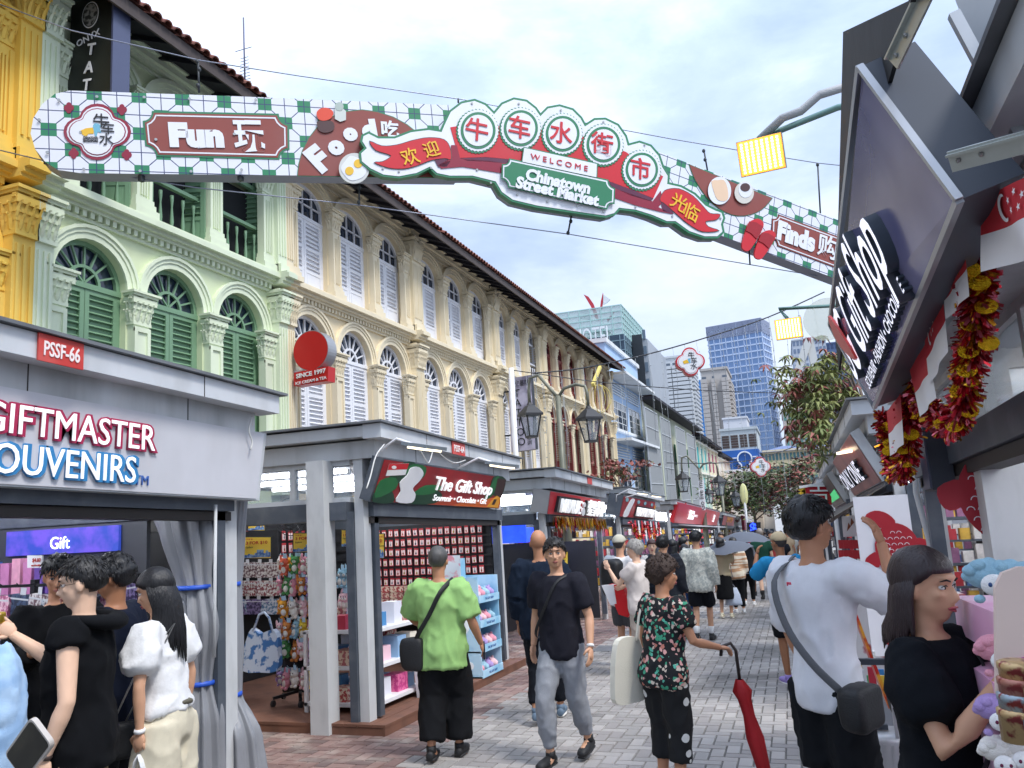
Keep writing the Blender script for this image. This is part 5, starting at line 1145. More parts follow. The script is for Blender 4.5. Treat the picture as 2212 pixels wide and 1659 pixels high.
# decal wall facing the camera inside the near stall
CH = mat('fish_red', 'a01626', .5); wb = mat('white_board', 'dcdce2', .4, var=.02)
r = thing('decal_wall', S3(1.9, 4.8, 0), 'white wall board with red paper-cut fish decals beside the pink display', 'partition')
def FB(x0, x1, a, b, z0, z1): return MB().box(x0, x1, a, b, z0, z1, shear=True)
FB(1.12, 3.4, 4.68, 4.74, 2.02, 2.14).build('header_beam', PW, r); FB(1.12, 3.4, 4.66, 4.76, 1.9, 2.0).build('lower_beam', LG, r); FB(1.12, 3.4, 4.7, 4.72, 2.16, 2.5).build('clerestory_pane', mat('pale_pane', 'b4c2cc', .1, spec=.6), r)
FB(1.12, 3.4, 4.66, 4.76, 2.5, 2.62).build('upper_beam', PW, r); FB(1.12, 3.4, 4.8, 4.84, .1, 1.9).build('white_board', wb, r)
def fish(org, ux, uz, s, parent, flip=1, name='fish_decal'):
 """paper-cut fish: body with scale rows, fins, tail; ux, uz span the board"""
 org = V(org); ux, uz = V(ux), V(uz); nn = ux.cross(uz).normalized(); nn = nn if nn.y < 0 else -nn
 cnt = [0]
 def pl(P, m, off):
  cnt[0] += 1; off += cnt[0] * .0006; MB().prism([org + ux * (a * s * flip) + uz * (b * s) + nn * off for a, b in P], nn * .002).build(name, m, parent)
 pl(smooth_pts([(-.1, .95), (.25, 1.0), (.55, .8), (.7, .4), (.6, 0), (.35, -.3), (.1, -.55), (-.15, -.35), (-.3, 0), (-.35, .5)], 3), CH, .003)
 pl(smooth_pts([(.1, -.5), (.35, -.75), (.25, -1.05), (.0, -.95), (-.25, -1.1), (-.35, -.8), (-.1, -.6)], 3), CH, .003)
 pl(smooth_pts([(-.2, .9), (-.5, 1.2), (-.25, 1.35), (.05, 1.25), (.2, 1.0)], 3), CH, .003)
 pl(smooth_pts([(-.3, .3), (-.6, .15), (-.65, -.15), (-.4, -.1), (-.3, -.05)], 3), CH, .003); pl(smooth_pts([(.62, .6), (.95, .5), (.9, .2), (.68, .2)], 3), CH, .003)
 b = MB()
 for j in range(8):
  for i in range(6):
   cx, cy = -.2 + i * .15 + (j % 2) * .075, .75 - j * .15; 
   if (cx - .17) ** 2 / .16 + (cy - .22) ** 2 / .36 > 1: continue
   for k in range(5):
    a0, a1 = math.pi * k / 5, math.pi * (k + 1) / 5; P = [(cx + .06 * math.cos(a), cy + .06 * math.sin(a)) for a in (a0, a1)] + [(cx + .047 * math.cos(a), cy + .047 * math.sin(a)) for a in (a1, a0)]
    b.prism([org + ux * (p * s * flip) + uz * (q * s) + nn * .010 for p, q in P], nn * .001)
 for k in range(7): t = k / 7; P = [(-.3 + t * .55, .75 - t * .9), (-.22 + t * .55, .79 - t * .9), (-.26 + t * .55, .68 - t * .9)]; b.prism([org + ux * (p * s * flip) + uz * (q * s) + nn * .010 for p, q in P], nn * .001)
 b.build('cut_out', wb, parent, kind='stuff')
UX, UZ = V((1, 0, 0)), V((0, 0, 1))
fx_ = ony(2192, 1120, 4.79); fish(fx_, UX, UZ, .36, r, -1); fish(S3(2.4, 4.795, 1.2), UX, UZ, .42, r, -1); fish(ony(2180, 955, 4.69), UX, UZ, .09, r); 
bx0, bx1 = ony(1864, 1250, 8.15).x, ony(1985, 1250, 8.15).x; bm0 = (bx0 + bx1) / 2
r = thing('display_board', S3(1.0, 8.2, 0), 'tall white board with red paper-cut fish standing behind the dark haired woman', 'board')
FB(bx0, bx1, 8.15, 8.18, .55, 2.0).build('white_board', wb, r); fish(S3(bm0 + .03, 8.145, 1.38), UX, UZ, .36, r)
for k in range(3): MB().prism([S3(bm0 + (.12 + k * .03) * math.cos(t) , 8.14 - k * .002, .72 + (.12 + k * .03) * math.sin(t)) for t in [q * .524 for q in range(12)]][::1], (0, -.001, 0)).build('ring_decal', (CH, wb, CH)[k % 3] if k != 2 else CH, r) if k == 0 else None
FB(bx0, bx0 + .02, 8.1, 8.16, 0, .6).build('leg', LG, r); FB(bx1 - .02, bx1, 8.1, 8.16, 0, .6).build('leg', LG, r)
r = thing('speaker_box', S3(.86, 4.5, 1.7), 'dark grey box mounted on the near right post under the tinsel', 'electrical box'); c = onx(2022, 985, .85); c.z += SL * c.y; FB(.79, .91, c.y - .12, c.y + .12, c.z - .2, c.z + .2).build('body', mat('box_charcoal', '343b45', .6), r); FB(.78, .79, c.y - .11, c.y + .11, c.z - .19, c.z + .19).build('face_panel', mat('label_blue', '4d5468', .5), r)
MB().tube([S3(.93, 6.42, 0), S3(.93, 6.42, 1.6), S3(.9, 6.5, 1.95), S3(.95, 6.5, 2.6)], .022, 8).build('conduit', PW, label='white conduit pipe running up the second right-hand post', cat='pipe')
# second right stall: pinkish sign, awning
S = sign_board(S3(.9, 8.6, 2.15), S3(.9, 12.2, 2.15), S3(.66, 12.2, 2.66), S3(.66, 8.6, 2.66), .1, mat('sign_rose', '8c4a48', .3, c2='b07068', sc=1.4, spec=.6), LG, 'rose brown slanted sign on the second right-hand stall')
r_, o, x, y, n, W_, H_s = S
text('ONLY ONE', o + x * .95 + y * .2 + n * .01, -x, y, H_s * .42, lw, r_, W_ * .75, .02, .004, 0, 'LEFT', 1., 'lettering', ls)
MB().bar(o + x * .12 + y * .75 + n * .04, o + x * .5 + y * .95 + n * .04, .03, .03).build('tube_light', mat('warm_tube'), r_)
S = sign_board(S3(.92, 14.8, 2.15), S3(.92, 18.4, 2.15), S3(.68, 18.4, 2.66), S3(.68, 14.8, 2.66), .1, mat('sign_dark_green', '2b4038', .3), LG, 'dark green slanted sign on the third right-hand stall'); splate(S, [(.1, .2), (.9, .2), (.9, .45), (.1, .5)], mat('print_green', '4cc07a', .5, emit='4cc07a', es=.4))
m = MB(); A = [onx(1914, 1041, .92), onx(1795, 1072, .92)]; a0, a1 = S3(.95, 8.3, 2.13), S3(.95, 12.6, 2.13); 
for k in range(8):
 t0, t1 = k / 8, (k + 1) / 8; p = lambda t, q: a0.lerp(a1, t) + V((-.55 * q, 0, -.3 * q - .05 * math.sin(t * math.pi) * q + .03 * math.sin(t * 20) * q))
 for q0, q1 in ((0, .5), (.5, 1)): m.quad(p(t0, q0), p(t1, q0), p(t1, q1), p(t0, q1))
m.build('cloth_awning', mat('awning_grey', '6b6660', .9, bump=.4, bsc=20), label='drooping grey cloth awning of the second right-hand stall', cat='awning')
# red festive banner and other hanging things far down the street
def hbanner(P, Y, label, ch=None, m=None):
 r = thing('banner', ony(*P[0], Y), label, 'banner'); q = [ony(u, v, Y) for u, v in P]; MB().prism(q, (0, .02, 0)).build('cloth', m or mat('banner_cloth', 'b81f2e', .8, bump=.3, bsc=20), r)
 MB().bar(q[0] + V((-.1, 0, .02)), q[1] + V((.1, 0, .02)), .05).build('rod', mat('print_white'), r)
 if ch: c = sum(q, V()) / 4; text(ch, c + V((0, -.02, -.1)), (1, 0, -.05), (0, 0, 1), .32, mat('print_white'), r, ext=.005, align='CENTER')
 for k in range(6): t = (k + .5) / 6; MB().prism([q[0].lerp(q[3], t) + d for d in (V((0, -.01, .08)), V((0, -.01, -.08)), V((-.14, -.01, 0)))], (0, .01, 0)).build('tassel', mat('sign_gold'), r)
 return r
hbanner([(1738, 1054), (1794, 1043), (1797, 1090), (1746, 1096)], 17, 'red festive banner with white character beside the right stalls', '吉')
def qlantern(c, rpx, Y, label):
 p = ony(*c, Y); s = rpx / FPX * (Y * .95 + 0); r = thing('lantern_sign', p, label, 'lantern', 'four-lobed lanterns strung over the street'); sx = V((.97, .22, 0)).normalized(); N = V((sx.y, -sx.x, 0))
 def q4(k): return [p + sx * (s * k * (.48 * dx + .52 * math.cos(R(-80 + 20 * j) + i * math.pi / 2))) + V((0, 0, s * k * (.48 * dy + .52 * math.sin(R(-80 + 20 * j) + i * math.pi / 2)))) for i, (dx, dy) in enumerate(((1, 0), (0, 1), (-1, 0), (0, -1))) for j in range(9)]
 MB().prism([a + N * .0 for a in q4(1)], -N * .28).build('body', mat('lantern_pink', 'b86a6a', .5), r)
 MB().prism([a + N * .01 for a in q4(.97)], -N * .01).build('red_rim', mat('sign_red'), r); MB().prism([a + N * .02 for a in q4(.88)], -N * .01).build('face', mat('print_white'), r); MB().prism([a + N * .025 for a in q4(.82)], -N * .004).build('face_line', mat('sign_red'), r);  MB().prism([a + N * .03 for a in q4(.8)], -N * .004).build('face', mat('print_white'), r)
 bk = mat('ink', '1c1d22', .5)
 for ch, dx, dz, h in (('牛', .1, .38, .34), ('车', .25, 0, .34), ('水', .2, -.4, .34)): text(ch, p + sx * (s * dx) + V((0, 0, s * (dz - .12))) + N * .035, sx, (0, 0, 1), s * h, bk, r, ext=.003, align='CENTER')
 MB().prism([p + sx * (s * a) + V((0, 0, s * b)) + N * .035 for a, b in ((-.5, .05), (-.2, .15), (-.1, -.1), (-.45, -.15))], N * .003).build('cart_motif', mat('sign_gold'), r); MB().prism([p + sx * (s * a) + V((0, 0, s * b)) + N * .035 for a, b in ((-.15, .2), (.02, .22), (.0, -.12), (-.12, -.08))], N * .003).build('ox_motif', mat('pale_blue_print'), r)
 return p
mat('pale_blue_print', '6fb0c8', .5)
qlantern((1491, 781), 33, 22, 'large four-lobed lantern sign strung in front of the office towers'); qlantern((1643, 1008), 22, 48, 'small four-lobed lantern in front of the cream hotel'); qlantern((1675, 1075), 12, 56, 'tiny four-lobed lantern above the street trees')
# string-light cables
ck = mat('cable_dark', '2b2d33', .6)
def strand(P, Y0, Y1, label, r=.02, drops=0):
 q = smooth_pts(P, 5, False); L = [ony(u, v, Y0 + (Y1 - Y0) * i / (len(q) - 1)) for i, (u, v) in enumerate(q)]; root = thing('light_string', L[0], label, 'cable'); MB().tube(L, r, 5).build('cable', ck, root)
 if drops:
  m = MB(); rnd = random.Random(len(P))
  for k in range(drops):
   p = L[int((k + .5) / drops * (len(L) - 1))]; h = rnd.uniform(1.5, 4); m.tube([p, p + V((.05, 0, -h * .5)), p + V((0, 0, -h))], .006, 3)
   for j in range(int(h * 3)): m.ball(p + V((rnd.uniform(-.02, .06), 0, -j * .33)), .016, nu=4, nv=3)
  m.build('drop_lights', mat('fairy_wire', '9aa0a4', .5), root, kind='stuff')
strand([(1155, 806), (1260, 795), (1400, 765), (1530, 728), (1660, 685), (1800, 622)], 20, 24, 'string of fairy lights crossing high over the street', drops=34)
strand([(1110, 800), (1300, 826), (1500, 842), (1640, 848), (1700, 848)], 21, 27, 'second thinner light cable crossing over the street', .014, drops=18)
strand([(1440, 1000), (1560, 1000), (1660, 985), (1800, 930)], 34, 38, 'light cable crossing low in front of the bank building', .02, drops=8)
r = thing('gold_lantern_frame', onx(1290, 860, -7.0), 'yellow wire frame lantern hanging by the red shuttered houses', 'lantern'); p = onx(1292, 862, -7.0); m = MB(); yw = mat('yellow_wire', 'd8c56a', .6)
for k in range(8): a = k * .785; m.tube([p + V((.55 * math.cos(a) * math.sin(t), .55 * math.sin(a) * math.sin(t), .6 * math.cos(t))) for t in [.1 + .37 * j for j in range(9)]], .014, 4)
m.build('cage', yw, r); MB().bar(p + V((0, -.8, .5)), p + V((0, .9, 1.5)), .12, .12).build('handle_bar', yw, r)
# flood lights on arms
lamp_p = ony(1645, 335, 6.5); floodlamp(lamp_p, (-.10, -.93, -.36), 'lit amber floodlight nearest the camera, on a long arm at upper right', w=.36, arm=[lamp_p + V((0, .05, .17)), lamp_p + V((.05, .1, .2)), ony(1810, 232, 6.2), ony(1900, 215, 6.2)])
MB().tube([lamp_p + V((0, .1, .18)), ony(1690, 255, 6.4), ony(1730, 240, 6.4), ony(1770, 205, 6.4), ony(1850, 180, 6.4)], .035, 8).build('conduit', mat('flex_grey', 'a9aaac', .6, bump=.5, bsc=90), label='grey flexible conduit feeding the near amber floodlight', cat='pipe')
lamp_p = ony(1704, 710, 11); floodlamp(lamp_p, (-.10, -.95, -.12), 'smaller lit amber floodlight farther down the street', w=.34, arm=[lamp_p + V((0, .05, .15)), lamp_p + V((-.1, .05, .3)), ony(1810, 660, 11), ony(1900, 640, 11)])
p = ony(1785, 690, 12); MB().disc(p, .32, (-.2, -1, .1), 28, .02).build('round_sign', mat('pale_disc', 'd4d8c0', .6, alpha=.35), label='pale translucent round panel by the farther floodlight', cat='sign')
# ---- signs projecting from the facades
def vsign(u0, u1, v0, v1, x0, x1, y, face, edge_, label, th=.16):
 z1 = onx(u0, v0, x0).z; r = thing('hanging_sign', (x0, y, z1 - 1), label, 'sign'); return r
fk = mat('sign_black', '20221f', .35); A = onx(155, -10, -8.85); y = A.y
r = thing('hanging_sign', (-8.4, A.y, 8), 'tall black vertical tattoo sign with round emblem on the green house', 'sign')
P = [ony(u, v, A.y) for u, v in ((158, -60), (243, -60), (236, 260), (143, 260))]; MB().prism(P, (0, .3, 0)).build('sign_box', fk, r); MB().prism([P[1] + V((.004, 0, 0)), P[1] + V((.004, .3, 0)), P[2] + V((.004, .3, 0)), P[2] + V((.004, 0, 0))], (.03, 0, 0)).build('side_panel', mat('side_slate', '4e5470', .4), r)
wt = mat('print_white'); Yf = A.y - .012
for ch, u, v, h in (('T', 196, 106, 24), ('A', 191, 145, 24), ('T', 186, 183, 24), ('T', 184, 225, 24)):
 q = ony(u, v + h / 2, Yf); t = ony(u, v - h / 2, Yf); text(ch, q, (1, 0, -.12), (0, 0, 1), (t - q).length, wt, r, align='CENTER', bold=.006)
q = ony(192, 88, Yf); text('ONYX', q, (1, 0, .22), (0, 0, 1), .1, wt, r, align='CENTER', w=ony(218, 80, Yf).x - ony(168, 80, Yf).x, bold=.001)
c = ony(195, 32, Yf); 
for rr, mm, of in ((1, wt, 0), (.92, fk, .003), (.84, mat('emblem_grey', '8f8f8b', .6, c2='2c2c2a', sc=14, lo=.45, hi=.55), .006)): MB().prism([c + V((.15 * rr * math.cos(k * .262), -of, .2 * rr * math.sin(k * .262))) for k in range(24)], (0, .002, 0)).build('emblem', mm, r)
MB().bar((XF, A.y + .15, 8.2), (P[3].x + .1, A.y + .15, 8.2), .05).build('bracket', ck, r); MB().bar((XF, A.y + .15, 9.0), (P[0].x + .1, A.y + .15, 9.0), .05).build('bracket', ck, r)
# round red sign
Y = onx(632, 760, -8.7).y; c = ony(671, 757, Y); rad = ony(709, 757, Y).x - c.x
r = thing('round_sign', c, 'round red sign with a plate reading SINCE 1997 on the cream house', 'sign'); MB().disc(c, rad, (0, 1, 0), 40, .3, rad * 1.02).build('drum', mat('sign_alu'), r); MB().disc(c + V((0, -.004, 0)), rad * .98, (0, -1, 0), 40, .004).build('red_face', mat('round_red', 'c01818', .4), r)
P = [ony(u, v, Y - .02) for u, v in ((635, 805), (709, 791), (708, 823), (635, 834))]; MB().prism(P, (0, .25, 0)).build('plate', mat('round_red'), r)
text('SINCE 1997', ony(672, 811, Y - .03), (1, 0, .07), (0, 0, 1), .085, wt, r, w=(P[1] - P[0]).length * .86, align='CENTER', bold=.003); text('ICE CREAM & TEA', ony(672, 825, Y - .03), (1, 0, .07), (0, 0, 1), .055, wt, r, w=(P[1] - P[0]).length * .9, align='CENTER', bold=.001)
for z in (-.9, .1): MB().bar((XF, Y + .12, c.z + z * rad), (c.x - rad * .6, Y + .12, c.z + z * rad), .04).build('bracket', wt, r)
# tattoo banner sign with white pole
A = onx(1090, 830, -8.6); Y = A.y
r = thing('hanging_sign', A, 'grey marbled vertical tattoo sign with black brush lettering', 'sign'); P = [ony(u, v, Y) for u, v in ((1098, 818), (1146, 810), (1157, 970), (1105, 977))]; MB().prism(P, (0, .3, 0)).build('sign_box', ck, r)
MB().prism([p + V((0, -.004, 0)) for p in P], (0, -.006, 0)).build('sign_face', mat('marble_lilac', 'b9b4c6', .5, c2='6f6a80', sc=2.2, lo=.42, hi=.66), r)
for k, ch in enumerate('TATTOO'):
 q = ony(1117 + k * 2.0, 852 + k * 21 + 5, Y - .02); text(ch, q, (1, 0, .02), (0, 0, 1), .26, mat('ink'), r, align='CENTER', ext=.002, bold=.002)
text('禅空墨院', ony(1122, 833, Y - .02), (1, 0, .0), (0, 0, 1), .16, mat('ink'), r, align='CENTER', w=(P[1] - P[0]).length * .86, ext=.002)
for k, ch in enumerate('纹身培训'): text(ch, ony(1141 + k, 927 + k * 11, Y - .02), (1, 0, 0), (0, 0, 1), .12, mat('ink'), r, align='CENTER', ext=.002)
for v in (845, 940): MB().bar((XF, Y + .1, ony(1100, v, Y).z), (P[0].x + .2, Y + .1, ony(1100, v, Y).z), .05).build('bracket', ck, r)
b = gnd(1125, 1320); Yp = 22.0; q0, q1 = ony(1104, 795, Yp), ony(1112, 985, Yp); MB().tube([(q1.x, Yp, gz(Yp)), (q0.x, Yp, q0.z)], .085, 10).build('white_pole', WH(), label='white pole standing in front of the marbled tattoo sign', cat='pole')
# twin lantern street lamps
def lamp_post(top, Y, s, label):
 p = ony(*top, Y); base = V((p.x, Y, gz(Y))); r = thing('street_lamp', base, label, 'street lamp', 'twin lantern street lamps'); gm = mat('lamp_olive', '77786a', .5, .3, dirt='4c4d45', dsc=3); bk_ = mat('lamp_black', '3a3a3c', .45, .4); gl = mat('lamp_glass_pane', 'aab4bc', .08, alpha=.35)
 MB().lathe(base, [(.14 * s, 0), (.14 * s, .3 * s), (.085 * s, .4 * s), (.075 * s, (p.z - base.z) * .55), (.1 * s, (p.z - base.z) * .56), (.06 * s, (p.z - base.z) * .58), (.05 * s, p.z - base.z)], 10).build('post', gm, r)
 for sd, dz in ((-1, 0), (1, -.18)):
  h = V((sd, -sd * .05, 0)); e = p + h * (.55 * s); c = e + V((0, 0, -.35 * s + dz * s))
  MB().tube([p + V((0, 0, -.05)), p + h * (.12 * s) + V((0, 0, .12 * s)), p + h * (.35 * s) + V((0, 0, .42 * s * (1 if sd < 0 else .4))), p + h * (.52 * s) + V((0, 0, .38 * s * (1 if sd < 0 else .3))), e + V((0, 0, .15 * s + dz * s)), c + V((0, 0, .28 * s))], .03 * s, 7).build('arm', gm, r)
  l = MB(); l.lathe(c, [(.03 * s, .3 * s), (.06 * s, .24 * s), (.1 * s, .22 * s), (.25 * s, .08 * s), (.25 * s, .04 * s), (.2 * s, .04 * s)], 4, smooth=False); 
  for k in range(4): a = k * math.pi / 2; l.bar(c + V((.2 * s * math.cos(a), .2 * s * math.sin(a), .05 * s)), c + V((.11 * s * math.cos(a), .11 * s * math.sin(a), -.33 * s)), .022 * s)
  l.lathe(c, [(.125 * s, -.36 * s), (.125 * s, -.32 * s), (.03 * s, -.4 * s), (.02 * s, -.46 * s)][0:2] + [(.02 * s, -.3 * s)], 4, smooth=False); l.build('lantern', bk_, r)
  g = MB().lathe(c, [(.185 * s, .04 * s), (.105 * s, -.32 * s)], 4, smooth=False); g.build('lantern_glass', gl, r)
lamp_post((1205, 855), 18.2, 1.35, 'twin lantern street lamp in front of the cream shophouses'); lamp_post((1511, 1012), 38, 1.5, 'twin lantern street lamp before the teal shophouse'); lamp_post((1558, 1050), 52, 1.5, 'twin lantern street lamp farthest down the street')
p = ony(1607, 1068, 46); r = thing('lamp_post', (p.x, 46, gz(46)), 'slim post topped by a pale yellow leaf-shaped lamp', 'street lamp'); MB().tube([(p.x, 46, gz(46)), (p.x, 46, p.z - .4)], .07, 8).build('post', LG, r); MB().ball(p, .22, .1, .62, 10, 8).build('leaf_lamp', mat('leaf_lamp', 'd8d79a', .5), r)
# tv aerial on the roof, live-music banner, screens far away
a = dep(525, 210, 22); r = thing('roof_aerial', dep(529, 205, 22), 'thin television aerial standing on the green house roof', 'aerial'); m = MB(); t = dep(526, 38, 22); b0 = dep(530, 208, 22); m.tube([b0, t], .025, 5)
for k in range(12): q = b0.lerp(t, .05 + k * .04); m.bar(q + V((-.22 + k * .008, 0, 0)), q + V((.22 - k * .008, 0, 0)), .012)
m.bar(b0.lerp(t, .6) + V((-.3, 0, 0)), b0.lerp(t, .6) + V((.25, 0, 0)), .015); m.build('mast', mat('aerial_grey', '6a6a80', .5, .4), r)
q = [ony(u, v, 36) for u, v in ((1508, 1038), (1521, 1036), (1524, 1102), (1512, 1102))]; r = thing('banner', q[0], 'narrow vertical white banner with live music lettering', 'banner'); MB().prism(q, (0, .03, 0)).build('cloth', mat('print_white'), r); text('Go live music', q[3] + V((.22, -.02, 0)), (0, 0, 1), (-1, 0, 0), .22, mat('ink'), r, ext=.004)
r = thing('led_screen', ony(1627, 1137, 40), 'small black screen with blue dollar symbol', 'screen'); q = [ony(u, v, 40) for u, v in ((1613, 1129), (1643, 1128), (1643, 1150), (1614, 1150))]; MB().prism(q, (0, .2, 0)).build('body', mat('ink'), r); text('$', ony(1628, 1148, 39.95), (1, 0, 0), (0, 0, 1), .4, mat('blue_led', '2030ff', emit='2040ff', es=2.5), r, align='CENTER', bold=.02)
# ================================================================== goods on the stalls
Q_ = lambda x, y: (493.7 + .3307 * x, 1069.8 + .3307 * y)
rg = random.Random(11); PJ = ('leftmost', 'second from left', 'middle', 'second from right', 'rightmost')
FURC = ['e8a33c', 'd98a4a', 'f2ece4', 'e8a0b0', '9fc6d8', 'b39ad0', '5fa060', 'f0d050', 'c8875a', 'f4c9cf', '8ed0c0', 'e06a50']
def fur(c): return mat('plush_' + c, c, .95, var=.12, sc=60, bump=.6, bsc=300, spec=.2)
def plush_mesh(c, s=1.0, kind=0):
 """small soft toy: body, head, ears, arms, feet, muzzle, eyes and a hanging tag"""
 b = MB(); b.ball((0, 0, .05 * s), .038 * s, .032 * s, .045 * s, 8, 6); b.ball((0, -.004, .115 * s), .042 * s, .036 * s, .036 * s, 8, 6)
 for q in (-1, 1):
  b.ball((q * .03 * s, 0, .148 * s), .013 * s, .01 * s, (.016 if kind != 1 else .035) * s, 6, 4); b.ball((q * .042 * s, -.008, .07 * s), .012 * s, .012 * s, .025 * s, 6, 4); b.ball((q * .022 * s, -.018 * s, .01 * s), .016 * s, .02 * s, .014 * s, 6, 4)
 b.m(1).ball((0, -.034 * s, .107 * s), .018 * s, .012 * s, .013 * s, 6, 4); b.ball((0, -.024 * s, .05 * s), .024 * s, .014 * s, .03 * s, 6, 4)
 b.m(2)
 for q in (-1, 1): b.ball((q * .016 * s, -.036 * s, .122 * s), .005 * s, nu=5, nv=4)
 b.ball((0, -.045 * s, .112 * s), .004 * s, nu=5, nv=3)
 b.m(3).box(.01, .045, -.02, -.018, .15 * s, .19 * s); b.tube([(0, 0, .15 * s), (0, 0, .2 * s)], .003, 4)
 return b.mesh('plush_toy', mats=[fur(c), fur('f6efe6'), mat('ink', '1c1d22', .5), mat('tag_blue', 'b8d8ea', .6)])
PL = {c: plush_mesh(c, 1., i % 2) for i, c in enumerate(FURC)}
CN = {'e8a33c': 'orange', 'd98a4a': 'tan', 'f2ece4': 'white', 'e8a0b0': 'pink', '9fc6d8': 'blue', 'b39ad0': 'lilac', '5fa060': 'green', 'f0d050': 'yellow', 'c8875a': 'brown', 'f4c9cf': 'pale pink', '8ed0c0': 'mint', 'e06a50': 'red'}
Yp = 7.55; BK = mat('rack_black', '17181b', .5)
r = thing('spinner_rack', ony(*Q_(455, 1440), Yp), 'black wheeled spinner rack full of hanging plush key rings', 'display rack'); c = ony(*Q_(470, 1400), Yp + .2); c.z = gz(Yp) + .1
MB().tube([c, c + V((0, 0, 1.55))], .02, 6).build('pole', BK, r); x0, x1 = ony(*Q_(330, 400), Yp).x, ony(*Q_(575, 400), Yp).x
zt, zb = ony(*Q_(450, 380), Yp).z, ony(*Q_(450, 1290), Yp).z; MB().box(x0, x1, Yp + .08, Yp + .1, zb, zt).build('grid_panel', PEG, r)
for a in range(5):
 d = V((math.cos(a * 1.257 + .3), math.sin(a * 1.257 + .3), 0)) * .3; MB().bar(c + V((0, 0, .12)), c + d + V((0, 0, .09)), .03).build('leg', BK, r); MB().disc(c + d + V((-.012, 0, .035)), .035, (1, 0, 0), 12, .025).build('caster', mat('caster_rubber', '2a2b2e', .6), r)
pc = ['e06a50', '5fa060', 'e8a0b0', 'f2ece4', '5fa060', 'e8a0b0', 'd98a4a', 'b39ad0', 'e8a33c', 'f2ece4', 'f4c9cf', 'c8875a', 'd98a4a', '9fc6d8', 'f0d050', 'e8a0b0', '5fa060', 'd98a4a', 'f4c9cf', 'b39ad0', 'e8a0b0', 'f2ece4', 'f4c9cf', 'f0d050']
def plush(c, p, sc, label, rz=None):
 return inst(PL[c], 'plush_toy', None, p, (rg.uniform(-.15, .15), rg.uniform(-.15, .15), rg.uniform(-.5, .5) if rz is None else rz), (sc,) * 3, label=label, cat='soft toy', group='plush toys on the stalls')
rowsn = ('top', 'second', 'third', 'fourth', 'fifth', 'bottom')
for i, yy in enumerate((520, 660, 800, 945, 1075, 1265)):
 for j, xx in enumerate((372, 432, 492, 545)):
  c_ = pc[i * 4 + j]; p = ony(*Q_(xx + rg.uniform(-8, 8), yy + rg.uniform(-12, 12)), Yp - .03)
  plush(c_, p, 1.25, '%s plush key ring, %s row of the wheeled rack, %s' % (CN[c_], rowsn[i], ('at the left edge', 'left of centre', 'right of centre', 'at the right edge')[j]))
 for z_, xx in enumerate((340, 400, 460, 520, 560)):
  q = ony(*Q_(xx, yy - 60), Yp + .05)
  c_ = rg.choice(FURC); plush(c_, q + V((0, 0, -.06)), 1.0, 'plush key ring hanging behind the %s row of the wheeled rack' % rowsn[i])
for i, (yy, c_) in enumerate(((605, '9fc6d8'), (755, 'f4c9cf'), (890, 'b39ad0'))):
 for j, xx in enumerate((735, 765, 795, 830)):
  plush(c_, ony(*Q_(xx, yy), Yp + .2), 1.3, '%s plush pendant in the %s cluster between the pillar and corner post' % (CN[c_], ('upper', 'middle', 'lower')[i]))
MB().box(ony(*Q_(715, 400), Yp).x, ony(*Q_(850, 400), Yp).x, Yp + .42, Yp + .44, zb + .2, zt + .2).build('grid_panel', PEG, label='black grid panel hung with clusters of plush pendants', cat='display rack')
# pouches in plastic sleeves
PN = ('pale brown', 'cream and red', 'violet', 'grey blue', 'pink', 'navy')
pm = [mat('pouch_%d' % i, a, .35, c2=b, sc=38, lo=.45, hi=.55) for i, (a, b) in enumerate((('d8d2d0', '6a4a52'), ('e4e0dc', '8a3f48'), ('8a7aa8', '3c3458'), ('c8ccd6', '5a7a98'), ('e8c0cc', 'b05a80'), ('4a5a78', '2a3248')))]
def pouch_mesh(m, w=.2, h=.14):
 b = MB(); b.prism([(a, 0, c) for a, c in smooth_pts([(-w / 2, 0), (w / 2, 0), (w / 2 + .005, h / 2), (w / 2, h), (0, h + .005), (-w / 2, h), (-w / 2 - .005, h / 2)], 2)], (0, .03, 0)); b.m(1).box(-w / 2, w / 2, -.004, .0, h - .02, h - .012); b.box(-.02, .02, 0, .003, h, h + .04); return b.mesh('pouch', mats=[m, mat('plastic_clear', 'd8dade', .2)])
PO = [pouch_mesh(m) for m in pm]
for i, yy in enumerate((535, 655, 775)):
 for j, xx in enumerate((60, 130, 200, 275)):
  inst(PO[(0, 1, 2)[i] if j % 3 else 3 if i == 2 else i], 'pouch', None, ony(*Q_(xx, yy), 7.95), (rg.uniform(-.1, .1), rg.uniform(-.06, .06), rg.uniform(-.15, .15)), (1.15,) * 3, label='flat patterned pouch in %s row, %s on the rack left of the plush toys' % (('upper', 'middle', 'lower')[i], ('far left', 'second', 'third', 'far right')[j]), cat='pouch', group='patterned pouches on hooks')
MB().box(ony(*Q_(30, 500), 8.1).x, ony(*Q_(325, 500), 8.1).x, 8.1, 8.13, gz(8) + .35, gz(8) + 2.0).build('grid_panel', PEG, label='black grid panel hung with patterned pouches', cat='display rack')
